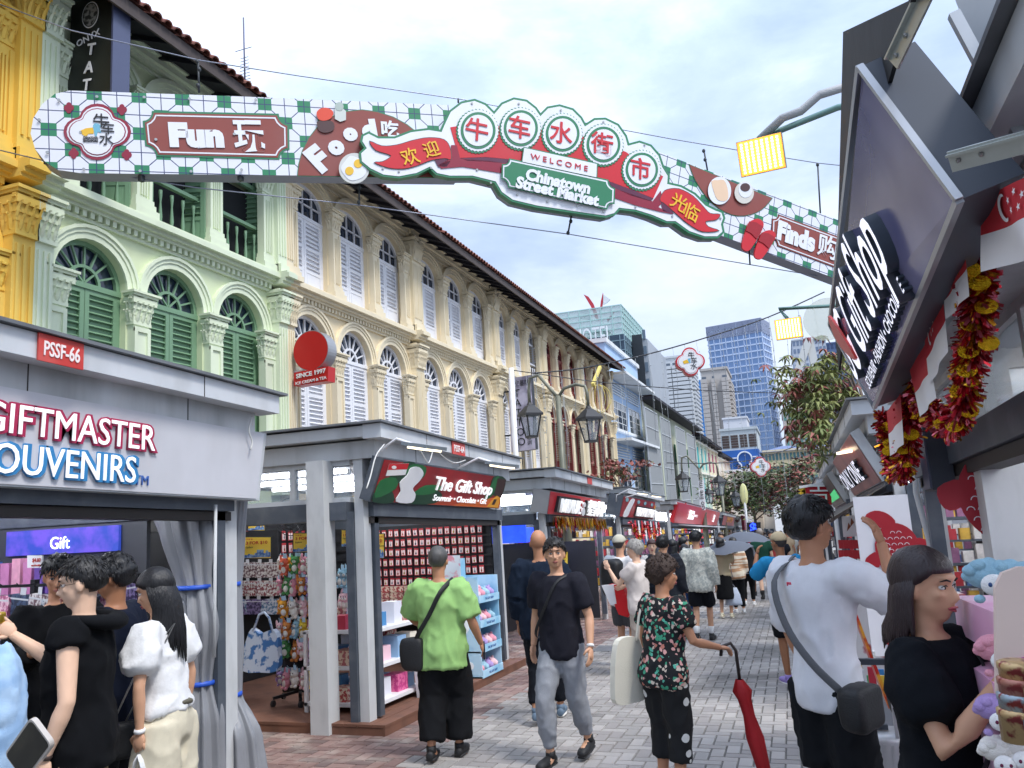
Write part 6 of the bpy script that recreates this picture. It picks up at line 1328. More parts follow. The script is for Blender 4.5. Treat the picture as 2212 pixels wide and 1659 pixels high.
# tote bag
p = ony(*Q_(200, 1150), 7.3); r = thing('tote_bag', p, 'blue and white patterned folding shopping bag hanging in the stall', 'bag'); P = [(80, 1145), (100, 1000), (120, 930), (150, 870), (200, 905), (245, 890), (290, 880), (320, 930), (322, 1030), (318, 1148), (200, 1158)]
tm = mat('tote_print', 'c8d4e4', .4, c2='3f74b0', sc=9, lo=.5, hi=.56); MB().prism([ony(*Q_(a, b_), 7.3) for a, b_ in smooth_pts(P, 2)], (0, .07, 0)).build('bag_body', tm, r)
for off in (0, .06): MB().tube([ony(*Q_(a, b_), 7.31 + off) for a, b_ in ((160, 890), (200, 780), (235, 765), (265, 800), (290, 900))], .014, 6).build('handle', tm, r)
def price(px, y, big, small, label, tilt=0):
 (u0, v0), (u1, v1) = Q_(*px[:2]), Q_(*px[2:]); A, B_, C_, D_ = ony(u0, v1, y), ony(u1, v1, y), ony(u1, v0, y), ony(u0, v0, y); r = thing('price_sign', (A + B_) / 2, label, 'price sign', 'price signs in the souvenir stalls'); ym = mat('price_yellow', 'e8c548', .5); 
 MB().prism([A + V((-.01, .003, -.01)), B_ + V((.01, .003, -.01)), C_ + V((.01, .003, .01)), D_ + V((-.01, .003, .01))], (0, .012, 0)).build('frame', BK, r); MB().prism([A, B_, C_, D_], (0, -.002, 0)).build('card', ym, r)
 w, h = (B_ - A).length, (D_ - A).length; mr = mat('price_red', 'b02a1e', .5); mb_ = mat('price_blue', '2f5a98', .5, c2='7fa0c8', sc=30)
 text(big, A + V((w * .5, -.006, h * .64)), (1, 0, 0), (0, 0, 1), h * .15, mr, r, w=w * .8, ext=.001, align='CENTER', bold=.001); text(small, A + V((w * .08, -.006, h * .85)), (1, 0, 0), (0, 0, 1), h * .08, mr, r, ext=.001); text('Explore', A + V((w * .08, -.006, h * .46)), (1, 0, 0), (0, 0, 1), h * .1, mat('ink'), r, ext=.001, shear=.3)
 sk = [(0, 0)]; n = 12; r2 = random.Random(4)
 for k in range(n): t = .12 + .3 * r2.random() * (k / n + .4); sk += [(k / n, t), ((k + 1) / n, t)]
 sk += [(1, 0)]; MB().prism([A + V((w * a, -.004, h * b_)) for a, b_ in sk], (0, -.002, 0)).build('skyline_print', mb_, r)
price((100, 275, 275, 410), 7.6, '3 FOR $10', '1 FOR $4', 'yellow 3 FOR $10 price sign above the patterned pouches'); price((425, 250, 590, 370), 7.5, '3 FOR $10', '1 FOR $4', 'yellow 3 FOR $10 price sign above the wheeled plush rack'); price((130, 145, 235, 230), 8.6, '2 FOR $10', '1 FOR $6', 'small 2 FOR $10 sign high at the back left'); price((740, 230, 845, 335), 7.7, '2 FOR $10', '1 FOR $6', 'yellow 2 FOR $10 sign beside the corner post'); price((955, 255, 1015, 410), 8.6, '5 FOR $10', 'MAGNETS', 'narrow framed price sign hanging in front of the key ring wall'); price((515, 115, 590, 200), 8.4, '4 FOR $10', '1 FOR $3', 'small 4 FOR $10 sign near the stall ceiling')
price((2155, 370, 2215, 480), 9.6, '1 FOR $5', 'ONLY', 'small price sign by the light blue display stand')
# fan
p = ony(*Q_(415, 140), 8.3); r = thing('wall_fan', p, 'black wall fan under the stall ceiling', 'fan'); m = MB()
for k in range(5): m.tube([p + V((.05 + .045 * k) * 1 if 0 else ((.05 + .045 * k) * math.cos(t), -.02, (.05 + .045 * k) * math.sin(t))) for t in [q * .393 for q in range(17)]], .004, 4) if 0 else m.tube([p + V(((.05 + .045 * k) * math.cos(t), -.03, (.05 + .045 * k) * math.sin(t))) for t in [q * .393 for q in range(17)]], .005, 4)
for k in range(12): a = k * .524; m.tube([p + V((0, -.05, 0)), p + V((.23 * math.cos(a), -.03, .23 * math.sin(a)))], .004, 3)
m.build('cage', BK, r); MB().ball(p + V((0, .06, 0)), .07).build('motor', BK, r)
for k in range(4): a = k * 1.57; MB().prism([p + V((0, 0, 0)), p + V((.2 * math.cos(a), .02, .2 * math.sin(a))), p + V((.2 * math.cos(a + .6), -.01, .2 * math.sin(a + .6)))], (0, .004, 0)).build('blade', mat('blade_grey', '4a4d52', .4), r)
# key-ring cards: two walls of them
card = MB(); card.box(-.035, .035, -.003, 0, 0, .11); card.m(1).box(-.028, .028, -.006, -.003, .012, .085); card.m(2).ball((0, -.01, .035), .014, .006, .02, 6, 4); card.tube([(0, -.008, .05), (0, -.008, .085)], .004, 4)
def card_mesh(c): 
 return card.mesh('key_ring_card', mats=[mat('card_red', 'b33038', .5), mat('card_white', 'e4dcd8', .4), mat('charm_' + c, c, .35, .6)])
CM = [card_mesh(c) for c in ('8a8a90', 'b09048', '5a5a64', 'a8584a')]
n_ = 0
for i in range(9):
 z = 2.02 - i * .142; bar_ = MB().box(-6.9, -4.1, 10.72, 10.74, gz(10.8) + z - .035, gz(10.8) + z - .01).build('shelf_rail', BK, gift)
 for j in range(22):
  x = -4.25 - j * .103
  inst(rg.choice(CM), 'key_ring_card', None, (x, 10.7, gz(10.8) + z - .13 + rg.uniform(-.006, .006)), (0, rg.uniform(-.08, .08), rg.uniform(-.2, .2)), label='small white and red key ring card in the packed rows on the far stall wall', cat='key ring', group='key ring cards on the far wall of the souvenir stall'); n_ += 1
for i in range(5):
 for j in range(18):
  y = 7.6 + j * .16
  inst(rg.choice(CM), 'key_ring_card', None, (-6.86, y, gz(y) + 1.9 - i * .17), (0, 0, R(90) + rg.uniform(-.2, .2)), (1.25,) * 3, label='key ring card on the back wall of the souvenir stall', cat='key ring', group='key ring cards on the back wall of the souvenir stall')
FBx = lambda x0, x1, a, b, z0, z1, m=None: (m or MB()).box(x0, x1, a, b, z0, z1, shear=True)
FBx(-6.95, -4.1, 10.76, 10.8, .1, 2.05).build('pegboard', PEG, gift); FBx(-6.2, -4.5, 10.1, 10.7, .72, .76).build('counter_shelf', WH(), gift)
bx = [mat('gift_box_%d' % i, a, .5, c2=b, sc=26, lo=.47, hi=.53) for i, (a, b) in enumerate((('e0cdb8', 'b04a48'), ('d8bfa8', 'a8585a'), ('b0a0d0', '6a5898'), ('e8e4ec', '9a5a90'), ('c03a80', 'e070a0')))]
for i in range(5):
 for j in range(7): FBx(-6.1 + j * .22, -5.9 + j * .22 + .005, 10.15, 10.35, .77 + i * .085, .85 + i * .085).build('gift_box', bx[rg.randrange(2)], label='patterned gift box, %s layer, %s in the stack under the key ring wall' % (('lowest', 'second', 'middle', 'fourth', 'topmost')[i], ('leftmost', 'second from left', 'third from left', 'central', 'third from right', 'second from right', 'rightmost')[j]), cat='box', group='stacked gift boxes at the far wall')
# white shelf unit with boxes
r = thing('white_shelf', S3(-4.55, 7.7, .1), 'white slatted shelf unit with boxes and tumblers just inside the corner post', 'shelf'); X0, X1, Y0, Y1 = -4.95, -4.12, 7.3, 8.5
for z in (.16, .52, .88): FBx(X0, X1, Y0, Y1, z, z + .035).build('shelf_board', WH(), r)
for x in (X0, X1 - .035):
 for y in (Y0, Y1 - .035): FBx(x, x + .035, y, y + .035, .1, .9).build('leg', WH(), r)
gb = bx + [mat('box_plain_%d' % i, a, .4, var=.1) for i, a in enumerate(('dfe0ea', '8fb4d8', 'e8e0d0', 'c03a50', '5a4a8a', 'f0c8d4', '4a8ac0'))]
k = 0
for z, cs in ((.195, (3, 3, 2)), (.555, (2, 3, 0)), (.915, (2, 4, 3))):
 for yy in range(4):
  for xx in range(3):
   h = rg.uniform(.1, .26); x = X0 + .06 + xx * .26; y = Y0 + .06 + yy * .29
   if k % 5 == 2 and z < .3: MB().lathe(S3(x + .09, y + .1, z), [(.03, 0), (.042, .13), (.044, .15), (.02, .155)], 12).build('tumbler', mat('tumbler_' + ('red' if xx else 'blue'), 'c03038' if xx else '2f60c0', .4), label='%s travel tumbler on the bottom of the white shelf, %s row' % ('red' if xx else 'blue', ('nearest', 'second', 'third', 'farthest')[yy]), cat='cup', group='travel tumblers')
   else: w0 = rg.uniform(.13, .22); FBx(x, x + w0, y, y + rg.uniform(.14, .24), z, z + h).build('gift_box', gb[rg.randrange(12)], label='printed gift box on the %s board of the white shelf, %s row, %s' % ({.195: 'bottom', .555: 'middle', .915: 'top'}[z], ('nearest', 'second', 'third', 'farthest')[yy], ('left', 'centre', 'right')[xx]), cat='box', group='gift boxes on the white shelf')
   k += 1
MB().prism([S3(-4.1, 8.1, .66), S3(-4.1, 8.62, .66), S3(-4.08, 8.7, .12), S3(-4.08, 8.15, .1)], (.05, 0, 0)).build('plastic_bag', mat('bag_white_film', 'dfe2e6', .35, alpha=.8, bump=.8, bsc=14), label='big translucent white plastic bag hung on the white shelf', cat='plastic bag')
# light blue display stand
r = thing('display_stand', S3(-3.95, 9.8, .1), 'light blue cardboard display stand stacked with round plush toys', 'display stand'); lb = mat('stand_blue', '8fc6e4', .5, c2='b8dcf0', sc=3, lo=.45, hi=.6); X0, X1, Y0, Y1 = -4.25, -3.78, 9.35, 10.05
FBx(X0, X1, Y0, Y0 + .02, .1, 1.32).build('side_panel', lb, r); FBx(X0, X1, Y1, Y1 + .02, .1, 1.32).build('side_panel', lb, r); FBx(X0, X0 + .02, Y0, Y1, .1, 1.55).build('back_panel', lb, r)
FBx(X0 - .0, X0 + .25, Y0 - .01, Y0 + .0, 1.3, 1.6).build('header_card', mat('stand_pale', 'e4eef4', .5, c2='e8a0b0', sc=6, lo=.5, hi=.56), r)
for i, z in enumerate((.1, .4, .7, 1.0)):
 FBx(X0, X1, Y0, Y1, z, z + .02).build('tray', lb, r); FBx(X1, X1 + .012, Y0, Y1 + .02, z, z + .09).build('tray_lip', lb, r); text('THE GIFT SHOP', S3(X1 + .014, (Y0 + Y1) / 2, z + .03), (0, 1, -SL), (0, 0, 1), .03, mat('print_blue', '3a6aa8', .5), r, align='CENTER', ext=.001)
 for k in range(4):
  for q in range(2): c_ = ('e8a0b0', '9fc6d8', 'b39ad0', 'f4c9cf')[(i + k + q) % 4]; p = S3(X1 - .1 - q * .14, Y0 + .1 + k * .16, z + .1); MB().ball(p, .075, .075, .075, 10, 7).ball(p + V((.055, 0, .0)), .04, .05, .045, 8, 5).ball(p + V((0, -.05, .07)), .02).ball(p + V((0, .05, .07)), .02).build('round_plush', fur(c_), label='round %s plush, %s tray of the light blue stand, %s, %s' % (CN[c_], ('lowest', 'second', 'third', 'top')[i], ('nearest', 'second', 'third', 'farthest')[k], ('front', 'back')[q]), cat='soft toy', group='round plush toys on the blue stand')
MB().prism([S3(X0 + .05 + .17 + .12 * math.cos(t), Y0 - .004, .75 + .14 * math.sin(t)) for t in [k * .524 for k in range(12)]], (0, .003, 0)).build('printed_face', mat('stand_white', 'eef4f8', .5), r)
for k in range(3): MB().prism([S3(X0 + .08 + k * .12 + .05 * math.cos(t), Y0 - .006, .25 + .05 * math.sin(t)) for t in [q * .785 for q in range(8)]], (0, .003, 0)).build('printed_cloud', mat('stand_white'), r)
# ---- drinks stall: glowing menu, dark front, tinsel fringe
blm = mat('menu_blue', '2038b0', .4, emit='2448ff', es=.9, c2='4a70e0', sc=3); r = thing('menu_screen', S3(-4.9, 15, 1.72), 'glowing blue menu boards inside the drinks stall', 'screen')
FBx(-5.3, -5.25, 13.3, 17.3, 1.72, 2.03).build('menu_panel', blm, r); FBx(-6.8, -4.5, 13.55, 13.6, 1.72, 2.03).build('menu_panel', blm, r); wl = mat('menu_white', 'ffffff', .4, emit='c8d4ff', es=1.2)
text('FUR', S3(-6.1, 13.54, 1.9), (1, 0, 0), (0, 0, 1), .1, wl, r, ext=.002); text('FAV   ES', S3(-6.1, 13.54, 1.75), (1, 0, 0), (0, 0, 1), .1, wl, r, ext=.002); text('FAV', S3(-5.245, 13.7, 1.8), (0, 1, -SL), (0, 0, 1), .12, wl, r, ext=.002)
FBx(-6.9, -5.2, 13.8, 13.84, .05, 1.7).build('dark_screen', mat('dark_screen', '2a2c30', .5), mix); FBx(-5.34, -5.3, 13.84, 17.2, .05, 1.7).build('dark_screen', mat('dark_screen'), mix); FBx(-6.9, -4.1, 17.1, 17.14, .05, 1.7).build('dark_screen', mat('dark_screen'), mix); FBx(-6.3, -6.05, 13.7, 13.74, .05, 1.72).build('red_pillar', mat('pillar_red', 'a01820', .5), mix)
FBx(-5.75, -5.4, 13.72, 13.75, .4, 1.25).build('notice_board', mat('notice_pale', 'c8d4dc', .5, c2='88a8c0', sc=12), label='pale notice board standing in the drinks stall', cat='notice')
gold = [mat('tinsel_gold', 'd8a030', .22, .9), mat('tinsel_red', 'b01828', .25, .7), mat('tinsel_dark', '7a1020', .3, .6), mat('tinsel_pink', 'd06878', .25, .6)]
def fringe(x, y0, y1, z, L, label, n=240, cols=(0, 0, 0, 1)):
 m = MB(); r3 = random.Random(int(y0))
 for k in range(n): y = r3.uniform(y0, y1); l = L * r3.uniform(.5, 1); w = .025; dx = r3.uniform(-.05, .05); m.m(r3.choice(cols)); a = S3(x + dx, y, z); m.quad(a, a + V((0, w, 0)), a + V((r3.uniform(-.04, .04), w * .5 + r3.uniform(-.04, .04), -l)), a + V((r3.uniform(-.03, .03), -.01, -l * .6)))
 m.build('tinsel_fringe', gold, label=label, cat='tinsel')
fringe(-3.88, 13.35, 17.3, 2.15, .32, 'gold tinsel fringe under the red drinks stall sign')
def garland(P, R_, label, n=900, coins=10):
 """a rope of metallic streamers with gold coins"""
 L = [V(p) for p in P]; r = thing('tinsel_garland', L[0], label, 'garland'); m = MB(); r3 = random.Random(n); seg = len(L) - 1
 for k in range(n):
  t = r3.uniform(0, seg - 1e-6); i = int(t); p = L[i].lerp(L[i + 1], t - i); d = V((r3.gauss(0, 1), r3.gauss(0, 1), r3.gauss(0, 1))).normalized(); w = d.cross(V((r3.gauss(0, 1), r3.gauss(0, 1), r3.gauss(0, 1)))).normalized() * (R_ * r3.uniform(.08, .16)); m.m(r3.choice((1, 1, 1, 2, 3, 0)))
  e = p + d * R_ * r3.uniform(.7, 1.25); m.quad(p - w, p + w, e + w * .7 + V((0, 0, -R_ * .2)), e - w * .7 + V((0, 0, -R_ * .25)))
 m.build('streamers', gold, r, kind='stuff')
 for k in range(coins):
  t = (k + .5) / coins * seg; i = int(t); p = L[i].lerp(L[min(seg, i + 1)], t - i) + V((r3.uniform(-.5, .5), r3.uniform(-1.1, -.6), r3.uniform(-.6, .3))) * R_; N = V((r3.uniform(-.6, .3), -1, r3.uniform(-.3, .3)))
  MB().disc(p, R_ * .55, N, 14, .003, R_ * .42).build('gold_coin', mat('coin_gold', 'e0b420', .25, .9, bump=1.0, bsc=160), r)
def gp(P, X): return [onx(u, v, X) for u, v in smooth_pts(P, 4, False)]
garland(gp([(2078, 455), (2100, 540), (2112, 620), (2106, 700), (2096, 770), (2080, 850), (2055, 915), (2020, 895), (1990, 850), (1958, 775)], .66), .062, 'long red and gold tinsel garland looping below the navy sign', 3400, 22)
garland(gp([(1966, 800), (1970, 870), (1962, 950), (1950, 1010), (1930, 1010), (1918, 950), (1903, 885)], .68), .075, 'shorter red and gold tinsel loop at the far end of the navy sign', 2000, 12)
garland([S3(-3.8, 20 + k * .5, 2.1 - .35 * math.sin(k / 4 * math.pi)) for k in range(5)], .1, 'red tinsel loop under the raised-letter sign, left one', 300, 3); garland([S3(-3.8, 22.2 + k * .5, 2.1 - .35 * math.sin(k / 4 * math.pi)) for k in range(5)], .1, 'red tinsel loop under the raised-letter sign, right one', 300, 3)
for k in range(9): m = MB(); y = 20.4 + k * .48; a = S3(-3.8, y, 2.15); m.prism([a, a + V((0, .16, 0)), a + V((.02, .12, -.4)), a + V((.02, .1, -.62)), a + V((0, .03, -.4))], (.01, 0, 0)); m.build('streamer', mat('flag_red', 'c8202c', .6) if k % 2 == 0 else mat('print_white'), label='%s hanging streamer under the raised-letter sign, %s from the left' % ('red' if k % 2 == 0 else 'white', ('first', 'second', 'third', 'fourth', 'fifth', 'sixth', 'seventh', 'eighth', 'last')[k]), cat='streamer', group='red and white streamers')
# flags under the navy sign
def flag(P, X, label, dX=.0, marks=True):
 """P = top-near, top-far, bottom-far, bottom-near sight points; red over white"""
 A, B_, C_, D_ = [onx(u, v, X) for u, v in P]; r = thing('flag', A, label, 'flag', 'red and white flags under the navy sign'); n = 12; ms = (mat('flag_cloth_red', 'c0212e', .7, bump=.2, bsc=20), mat('flag_cloth_white', 'e6e4e6', .7, bump=.2, bsc=20))
 def pt(a, b): p = A.lerp(B_, a).lerp(D_.lerp(C_, a), b); return p + V((math.sin(a * 9 + b * 2) * (.016 if 'nearest' in label else .004) * (.3 + b), 0, 0))
 for h in (0, 1):
  m = MB()
  vs = [pt(i / n, (h + j / 4) / 2) for j in range(5) for i in range(n + 1)]; m.add(vs, [(j * (n + 1) + i, j * (n + 1) + i + 1, (j + 1) * (n + 1) + i + 1, (j + 1) * (n + 1) + i) for j in range(4) for i in range(n)], True); m.build('red_half' if h == 0 else 'white_half', ms[h], r)
 if marks:
  def pp(a, b): return pt(a, b) + V((-.006, 0, 0))
  m = MB(); N = 18
  for k in range(N):
   t0, t1 = R(70 + 220 * k / N), R(70 + 220 * (k + 1) / N); f = lambda t, q: pp(.68 + q * .085 * math.cos(t) * -1 - (.0 if q == 1 else .02), .26 + q * .19 * math.sin(t))
   m.quad(f(t0, 1), f(t1, 1), f(t1, .78), f(t0, .78))
  for a, b in ((.5, .12), (.42, .2), (.45, .34), (.55, .34), (.58, .2)):
   c5 = [pp(a + (.022 if q % 2 == 0 else .009) * math.cos(q * .628), b + (.06 if q % 2 == 0 else .025) * math.sin(q * .628)) for q in range(10)]; m.quad(*c5)
  m.build('crescent_and_stars', ms[1], r)
flag([(2330, 330), (2112, 432), (2137, 585), (2330, 520)], .6, 'flag with crescent and stars nearest the camera'); 
for k, P in enumerate(([(2082, 520), (2035, 610), (2046, 690), (2090, 640)], [(2035, 625), (1995, 720), (2010, 830), (2045, 760)], [(2000, 740), (1965, 800), (1990, 900), (2020, 860)], [(1945, 850), (1915, 890), (1925, 985), (1950, 960)])): flag(P, .6, 'red and white flag, %s from the camera under the navy sign' % ('second', 'third', 'fourth', 'fifth')[k], marks=k < 2)
# ---- near left stall: tarpaulins, racks, signs
tp = mat('tarp_grey', '85878c', .45, var=.08, sc=4, bump=.25, bsc=18, dirt='6a6b70', dsc=2)
def drape(C_, label, folds=9, name='tarpaulin', m=tp, seed=1, straps=()):
 """hanging gathered cloth: C_ = list of (centre, half-width, half-depth)"""
 r3 = random.Random(seed); n = 72; ph = [r3.uniform(0, 6.28) for _ in range(4)]; vs = []; rows = []
 for i in range(len(C_) - 1):
  for q in range(6): t = q / 6; s_ = t * t * (3 - 2 * t); rows.append((V(C_[i][0]).lerp(V(C_[i + 1][0]), t), C_[i][1] + (C_[i + 1][1] - C_[i][1]) * s_, C_[i][2] + (C_[i + 1][2] - C_[i][2]) * s_))
 rows.append((V(C_[-1][0]), C_[-1][1], C_[-1][2]))
 for j, (c, a, b) in enumerate(rows):
  for k in range(n):
   t = 6.2832 * k / n; f = 1 + .16 * math.sin(folds * t + ph[0] + j * .06) + .08 * math.sin((folds * 2 + 1) * t + ph[1]) + .05 * math.sin(3 * t + ph[2] + j * .3)
   vs.append(c + V((math.cos(t) * a * f, math.sin(t) * b * f, 0)) + V((0, 0, .01 * math.sin(j * 1.3 + t * 5))))
 mb = MB(); mb.add(vs, [(j * n + k, j * n + (k + 1) % n, (j + 1) * n + (k + 1) % n, (j + 1) * n + k) for j in range(len(rows) - 1) for k in range(n)], True)
 root = thing(name, C_[-1][0], label, 'tarpaulin'); mb.build('cloth', m, root)
 for c, a, b in straps: MB().lathe(c, [(a, -.012), (a * 1.02, 0), (a, .018)], 20).build('blue_strap', mat('strap_blue', '1f50b8', .5), root)
def D3(u, v, y): return ony(u, v, y)
yc = 4.78
drape([(D3(385, 1062, yc), .27, .12), (D3(402, 1150, yc), .19, .13), (D3(422, 1268, yc), .12, .09), (D3(432, 1350, yc), .15, .12), (D3(434, 1475, yc), .09, .08), (D3(436, 1560, yc), .14, .12), (D3(434, 1720, yc), .16, .13)], 'grey tarpaulin gathered with blue straps, left of the white post', straps=((D3(422, 1268, yc), .135, 0), (D3(434, 1475, yc), .105, 0)))
drape([(D3(512, 1080, yc + .35), .06, .08), (D3(505, 1180, yc + .35), .055, .08), (D3(503, 1262, yc + .35), .045, .07), (D3(506, 1400, yc + .35), .05, .08), (D3(504, 1500, yc + .35), .05, .07), (D3(522, 1590, yc + .35), .13, .12), (D3(528, 1700, yc + .35), .15, .13)], 'grey tarpaulin tied back on the right side of the white post', seed=4, folds=7, straps=((D3(503, 1262, yc + .35), .058, 0), (D3(504, 1500, yc + .35), .065, 0)))
MB().tube([D3(466, 1090, 4.7), D3(464, 1300, 4.7), D3(463, 1420, 4.7)], .012, 6).build('conduit', PW, label='thin white conduit on the near white post', cat='pipe')
L_ = lambda x, y: (.3716 * x, 1042 + .3716 * y)
def rack(x, y, h, w, label):
 r = thing('hook_rack', S3(x, y, 0), label, 'display rack'); FBx(x - .02, x + .02, y - .02, y + .02, 0, h).build('pole', BK, r)
 for k in range(5): z = h - .05 - k * .3; FBx(x - w, x + w, y - .012, y + .012, z, z + .02).build('rail', BK, r)
 m = MB()
 for k in range(5):
  for q in range(-3, 4): p = S3(x + q * w / 3.2, y, h - .03 - k * .3); m.tube([p, p + V((0, -.12, 0)), p + V((0, -.14, .02))], .004, 4)
 m.build('hooks', BK, r, kind='stuff'); return r
a = ony(*L_(205, 520), 4.2); rack(a.x, 4.2, 1.62, .5, 'black hook rack with pouches beside the shoppers, left one'); a2 = ony(*L_(800, 520), 4.9); rack(a2.x, 4.9, 1.62, .4, 'black hook rack with pouches behind the long haired woman')
for i in range(4):
 for j in range(5):
  inst(PO[(1, 4, 5, 0, 3)[(i + j) % 5]], 'pouch', None, S3(a.x - .42 + j * .2, 4.1 - .03 * (j % 2), 1.32 - i * .3), (rg.uniform(-.1, .1), rg.uniform(-.25, .25), rg.uniform(-.3, .3)), (1.15, 1, 1.4), label='%s pouch on the left hook rack, %s row, %s' % (PN[(1, 4, 5, 0, 3)[(i + j) % 5]], ('top', 'second', 'third', 'bottom')[i], PJ[j]), cat='pouch', group='pouches on the hook racks')
  inst(PO[(3, 4, 2, 0, 5)[(i * 2 + j) % 5]], 'pouch', None, S3(a2.x - .35 + j * .17, 4.8, 1.35 - i * .3), (0, rg.uniform(-.2, .2), rg.uniform(-.3, .3)), (1, 1, 1.3), label='%s pouch on the rack behind the long haired woman, %s row, %s' % (PN[(3, 4, 2, 0, 5)[(i * 2 + j) % 5]], ('top', 'second', 'third', 'bottom')[i], PJ[j]), cat='pouch', group='pouches on the hook racks')
def psign(px, y, lines, label, bg='e6e6ea'):
 A, B_, C_, D_ = ony(*L_(px[0], px[3]), y), ony(*L_(px[2], px[3]), y), ony(*L_(px[2], px[1]), y), ony(*L_(px[0], px[1]), y); r = thing('price_sign', (A + B_) / 2, label, 'price sign', 'price signs in the souvenir stalls'); MB().prism([A, B_, C_, D_], (0, .01, 0)).build('card', mat('card_' + bg, bg, .5), r); w, h = (B_ - A).length, (D_ - A).length
 for s_, fx, fy, hh, ww in lines: text(s_, A + V((w * fx, -.006, h * fy)), (1, 0, 0), (0, 0, 1), h * hh, mat('price_red', 'b02a1e', .5), r, w=w * ww, ext=.001, align='CENTER', bold=.001)
psign((158, 425, 246, 497), 4.1, (('$4.00', .66, .45, .3, .55), ('any 3 for $10', .62, .12, .12, .6)), 'white $4.00 price card above the left hook rack'); psign((630, 365, 757, 470), 5.0, (('SALE', .72, .72, .18, .36), ('$2', .72, .2, .4, .4)), 'white SALE $2 price card in the near left stall'); psign((783, 375, 862, 485), 5.2, (('5 FOR', .5, .62, .2, .8), ('Explore', .45, .4, .1, .6)), 'yellow 5 FOR price card beside the tarpaulin', 'e8c548')
# interior of the near left stall: back shelves and lit banner
FBx(-6.9, -6.85, 1.2, 4.9, 1.75, 2.0).build('lit_banner', mat('deep_blue_lit', '20307a', .4, emit='3048b0', es=.5, c2='6a40a0', sc=6), giftmaster); FBx(-6.98, -6.84, .9, 5.0, 2.01, 2.3).build('back_header', LG, giftmaster); FBx(-6.9, -6.86, 2.6, 5.0, .1, 1.74).build('back_panel', mat('panel_grey', '7d7f83', .6), giftmaster)
FBx(-6.95, -4.75, 4.93, 4.97, .1, 2.03).build('end_panel', mat('panel_dark', '3c3f45', .6), giftmaster); FBx(-6.2, -5.0, 4.9, 4.925, 1.8, 2.0).build('lit_banner', mat('deep_blue_lit'), giftmaster); text('Gift', S3(-5.6, 4.895, 1.84), (1, 0, 0), (0, 0, 1), .1, mat('menu_white'), giftmaster, ext=.002, align='CENTER')
# ---- pink display with plush on the right
r = thing('pink_display', S3(1.1, 2.6, 0), 'pink tiered display unit full of plush toys at the right edge', 'display stand'); pk_ = mat('display_pink', 'e4a8c8', .5, c2='f0d0e0', sc=2); cr = mat('panel_cream', 'e0c8bc', .5)
def D4(u, v, y=2.55): return ony(u, v, y)
for i, (u, v, w) in enumerate(((2140, 1322, 1330), (2150, 1480, 0), (2158, 1610, 0), (2168, 1760, 0))):
 p = D4(u, v); FBx(p.x, 1.5, 2.5, 3.1, p.z - gz(2.6) - .1, p.z - gz(2.6)).build('tier_front', pk_, r); FBx(p.x + .0, 1.5, 2.55, 3.1, p.z - gz(2.6) - .12, p.z - gz(2.6) - .1).build('shelf', pk_, r)
 text('SG SINGAPORE', (p.x + .03, 2.495, p.z - .075), (1, 0, 0), (0, 0, 1), .035, mat('pink_text', 'f6e4ee', .5), r, ext=.001)
FBx(.8, 1.5, 3.1, 3.14, 0, 1.35).build('back_panel', pk_, r)
pn = [D4(u, v, 2.05) for u, v in ((2153, 1500), (2150, 1270), (2165, 1238), (2200, 1225), (2300, 1225), (2300, 1500))]; MB().prism(pn, (0, .02, 0)).build('side_panel', cr, r); MB().prism([D4(u, v, 2.045) for u, v in smooth_pts([(2185, 1440), (2195, 1425), (2230, 1420), (2260, 1440), (2230, 1460), (2200, 1458)], 2)], (0, .004, 0)).build('magenta_print', mat('magenta', 'c040a0', .5), r)
def bigplush(p, c, s, label):
 o = thing('plush_toy', p, label, 'soft toy', 'large plush toys on the pink display'); b = MB(); r3 = random.Random(int(p.x * 999 + p.z * 777)); p = V(p)
 b.ball(p + V((0, .04, .02)), s * 1.1, s * .9, s * .8, 12, 9)
 for k in range(9): a = k * .7; b.ball(p + V((s * math.cos(a) * .9, .03 + .4 * s * math.sin(a * 2), s * (.45 + .5 * math.sin(a)))), s * .38, s * .35, s * .3, 8, 6)
 for q in (-1, 1): b.ball(p + V((q * s * .7, -s * .3, -s * .75)), s * .28, s * .3, s * .22, 8, 5)
 b.build('body', fur(c), o); f = p + V((0, -s * .55, -.05 * s)); MB().ball(f, s * .62, s * .4, s * .55, 12, 9).build('face', fur('f6f2f0'), o)
 for q in (-1, 1): MB().ball(f + V((q * s * .25, -s * .36, s * .06)), s * .1, s * .05, s * .12, 8, 6).build('eye', mat('eye_blue', '2a4a7a', .2) if c == '9fc6d8' else mat('eye_plum', '6a2040', .2), o)
 MB().ball(f + V((0, -s * .41, -s * .08)), s * .05, s * .03, s * .035, 6, 4).build('nose', mat('nose_red', 'c03050', .5), o)
for i, (v, c, s, nm, us) in enumerate(((1262, '9fc6d8', .052, 'top', (2142, 2190, 2238)), (1425, 'e8a0b0', .045, 'second', (2160, 2204, 2246)), (1555, 'b39ad0', .042, 'third', (2156, 2198, 2240)), (1640, 'f2ece4', .042, 'bottom', (2166, 2206, 2246)))):
 for k, u in enumerate(us): bigplush(D4(u, v + rg.uniform(-5, 5), 2.45), c, s, '%s plush toy with big eyes on the %s tier, %s' % (CN[c], nm, ('leftmost', 'middle', 'rightmost')[k]))
for k in range(4): MB().lathe(D4(2205, 1600 - k * 34, 1.95), [(.035, 0), (.035, .05), (.037, .051), (.037, .062), (.03, .066)], 16).build('tin', mat('tin_%d' % (k % 3), ('c8a878', '9aa8b0', 'b07868')[k % 3], .35, .5, c2='8a3a3a', sc=40, lo=.5, hi=.6), label='round patterned tin in the stack at the right edge, %s' % ('lowest', 'second up', 'third up', 'topmost')[k], cat='tin', group='stacked round tins')
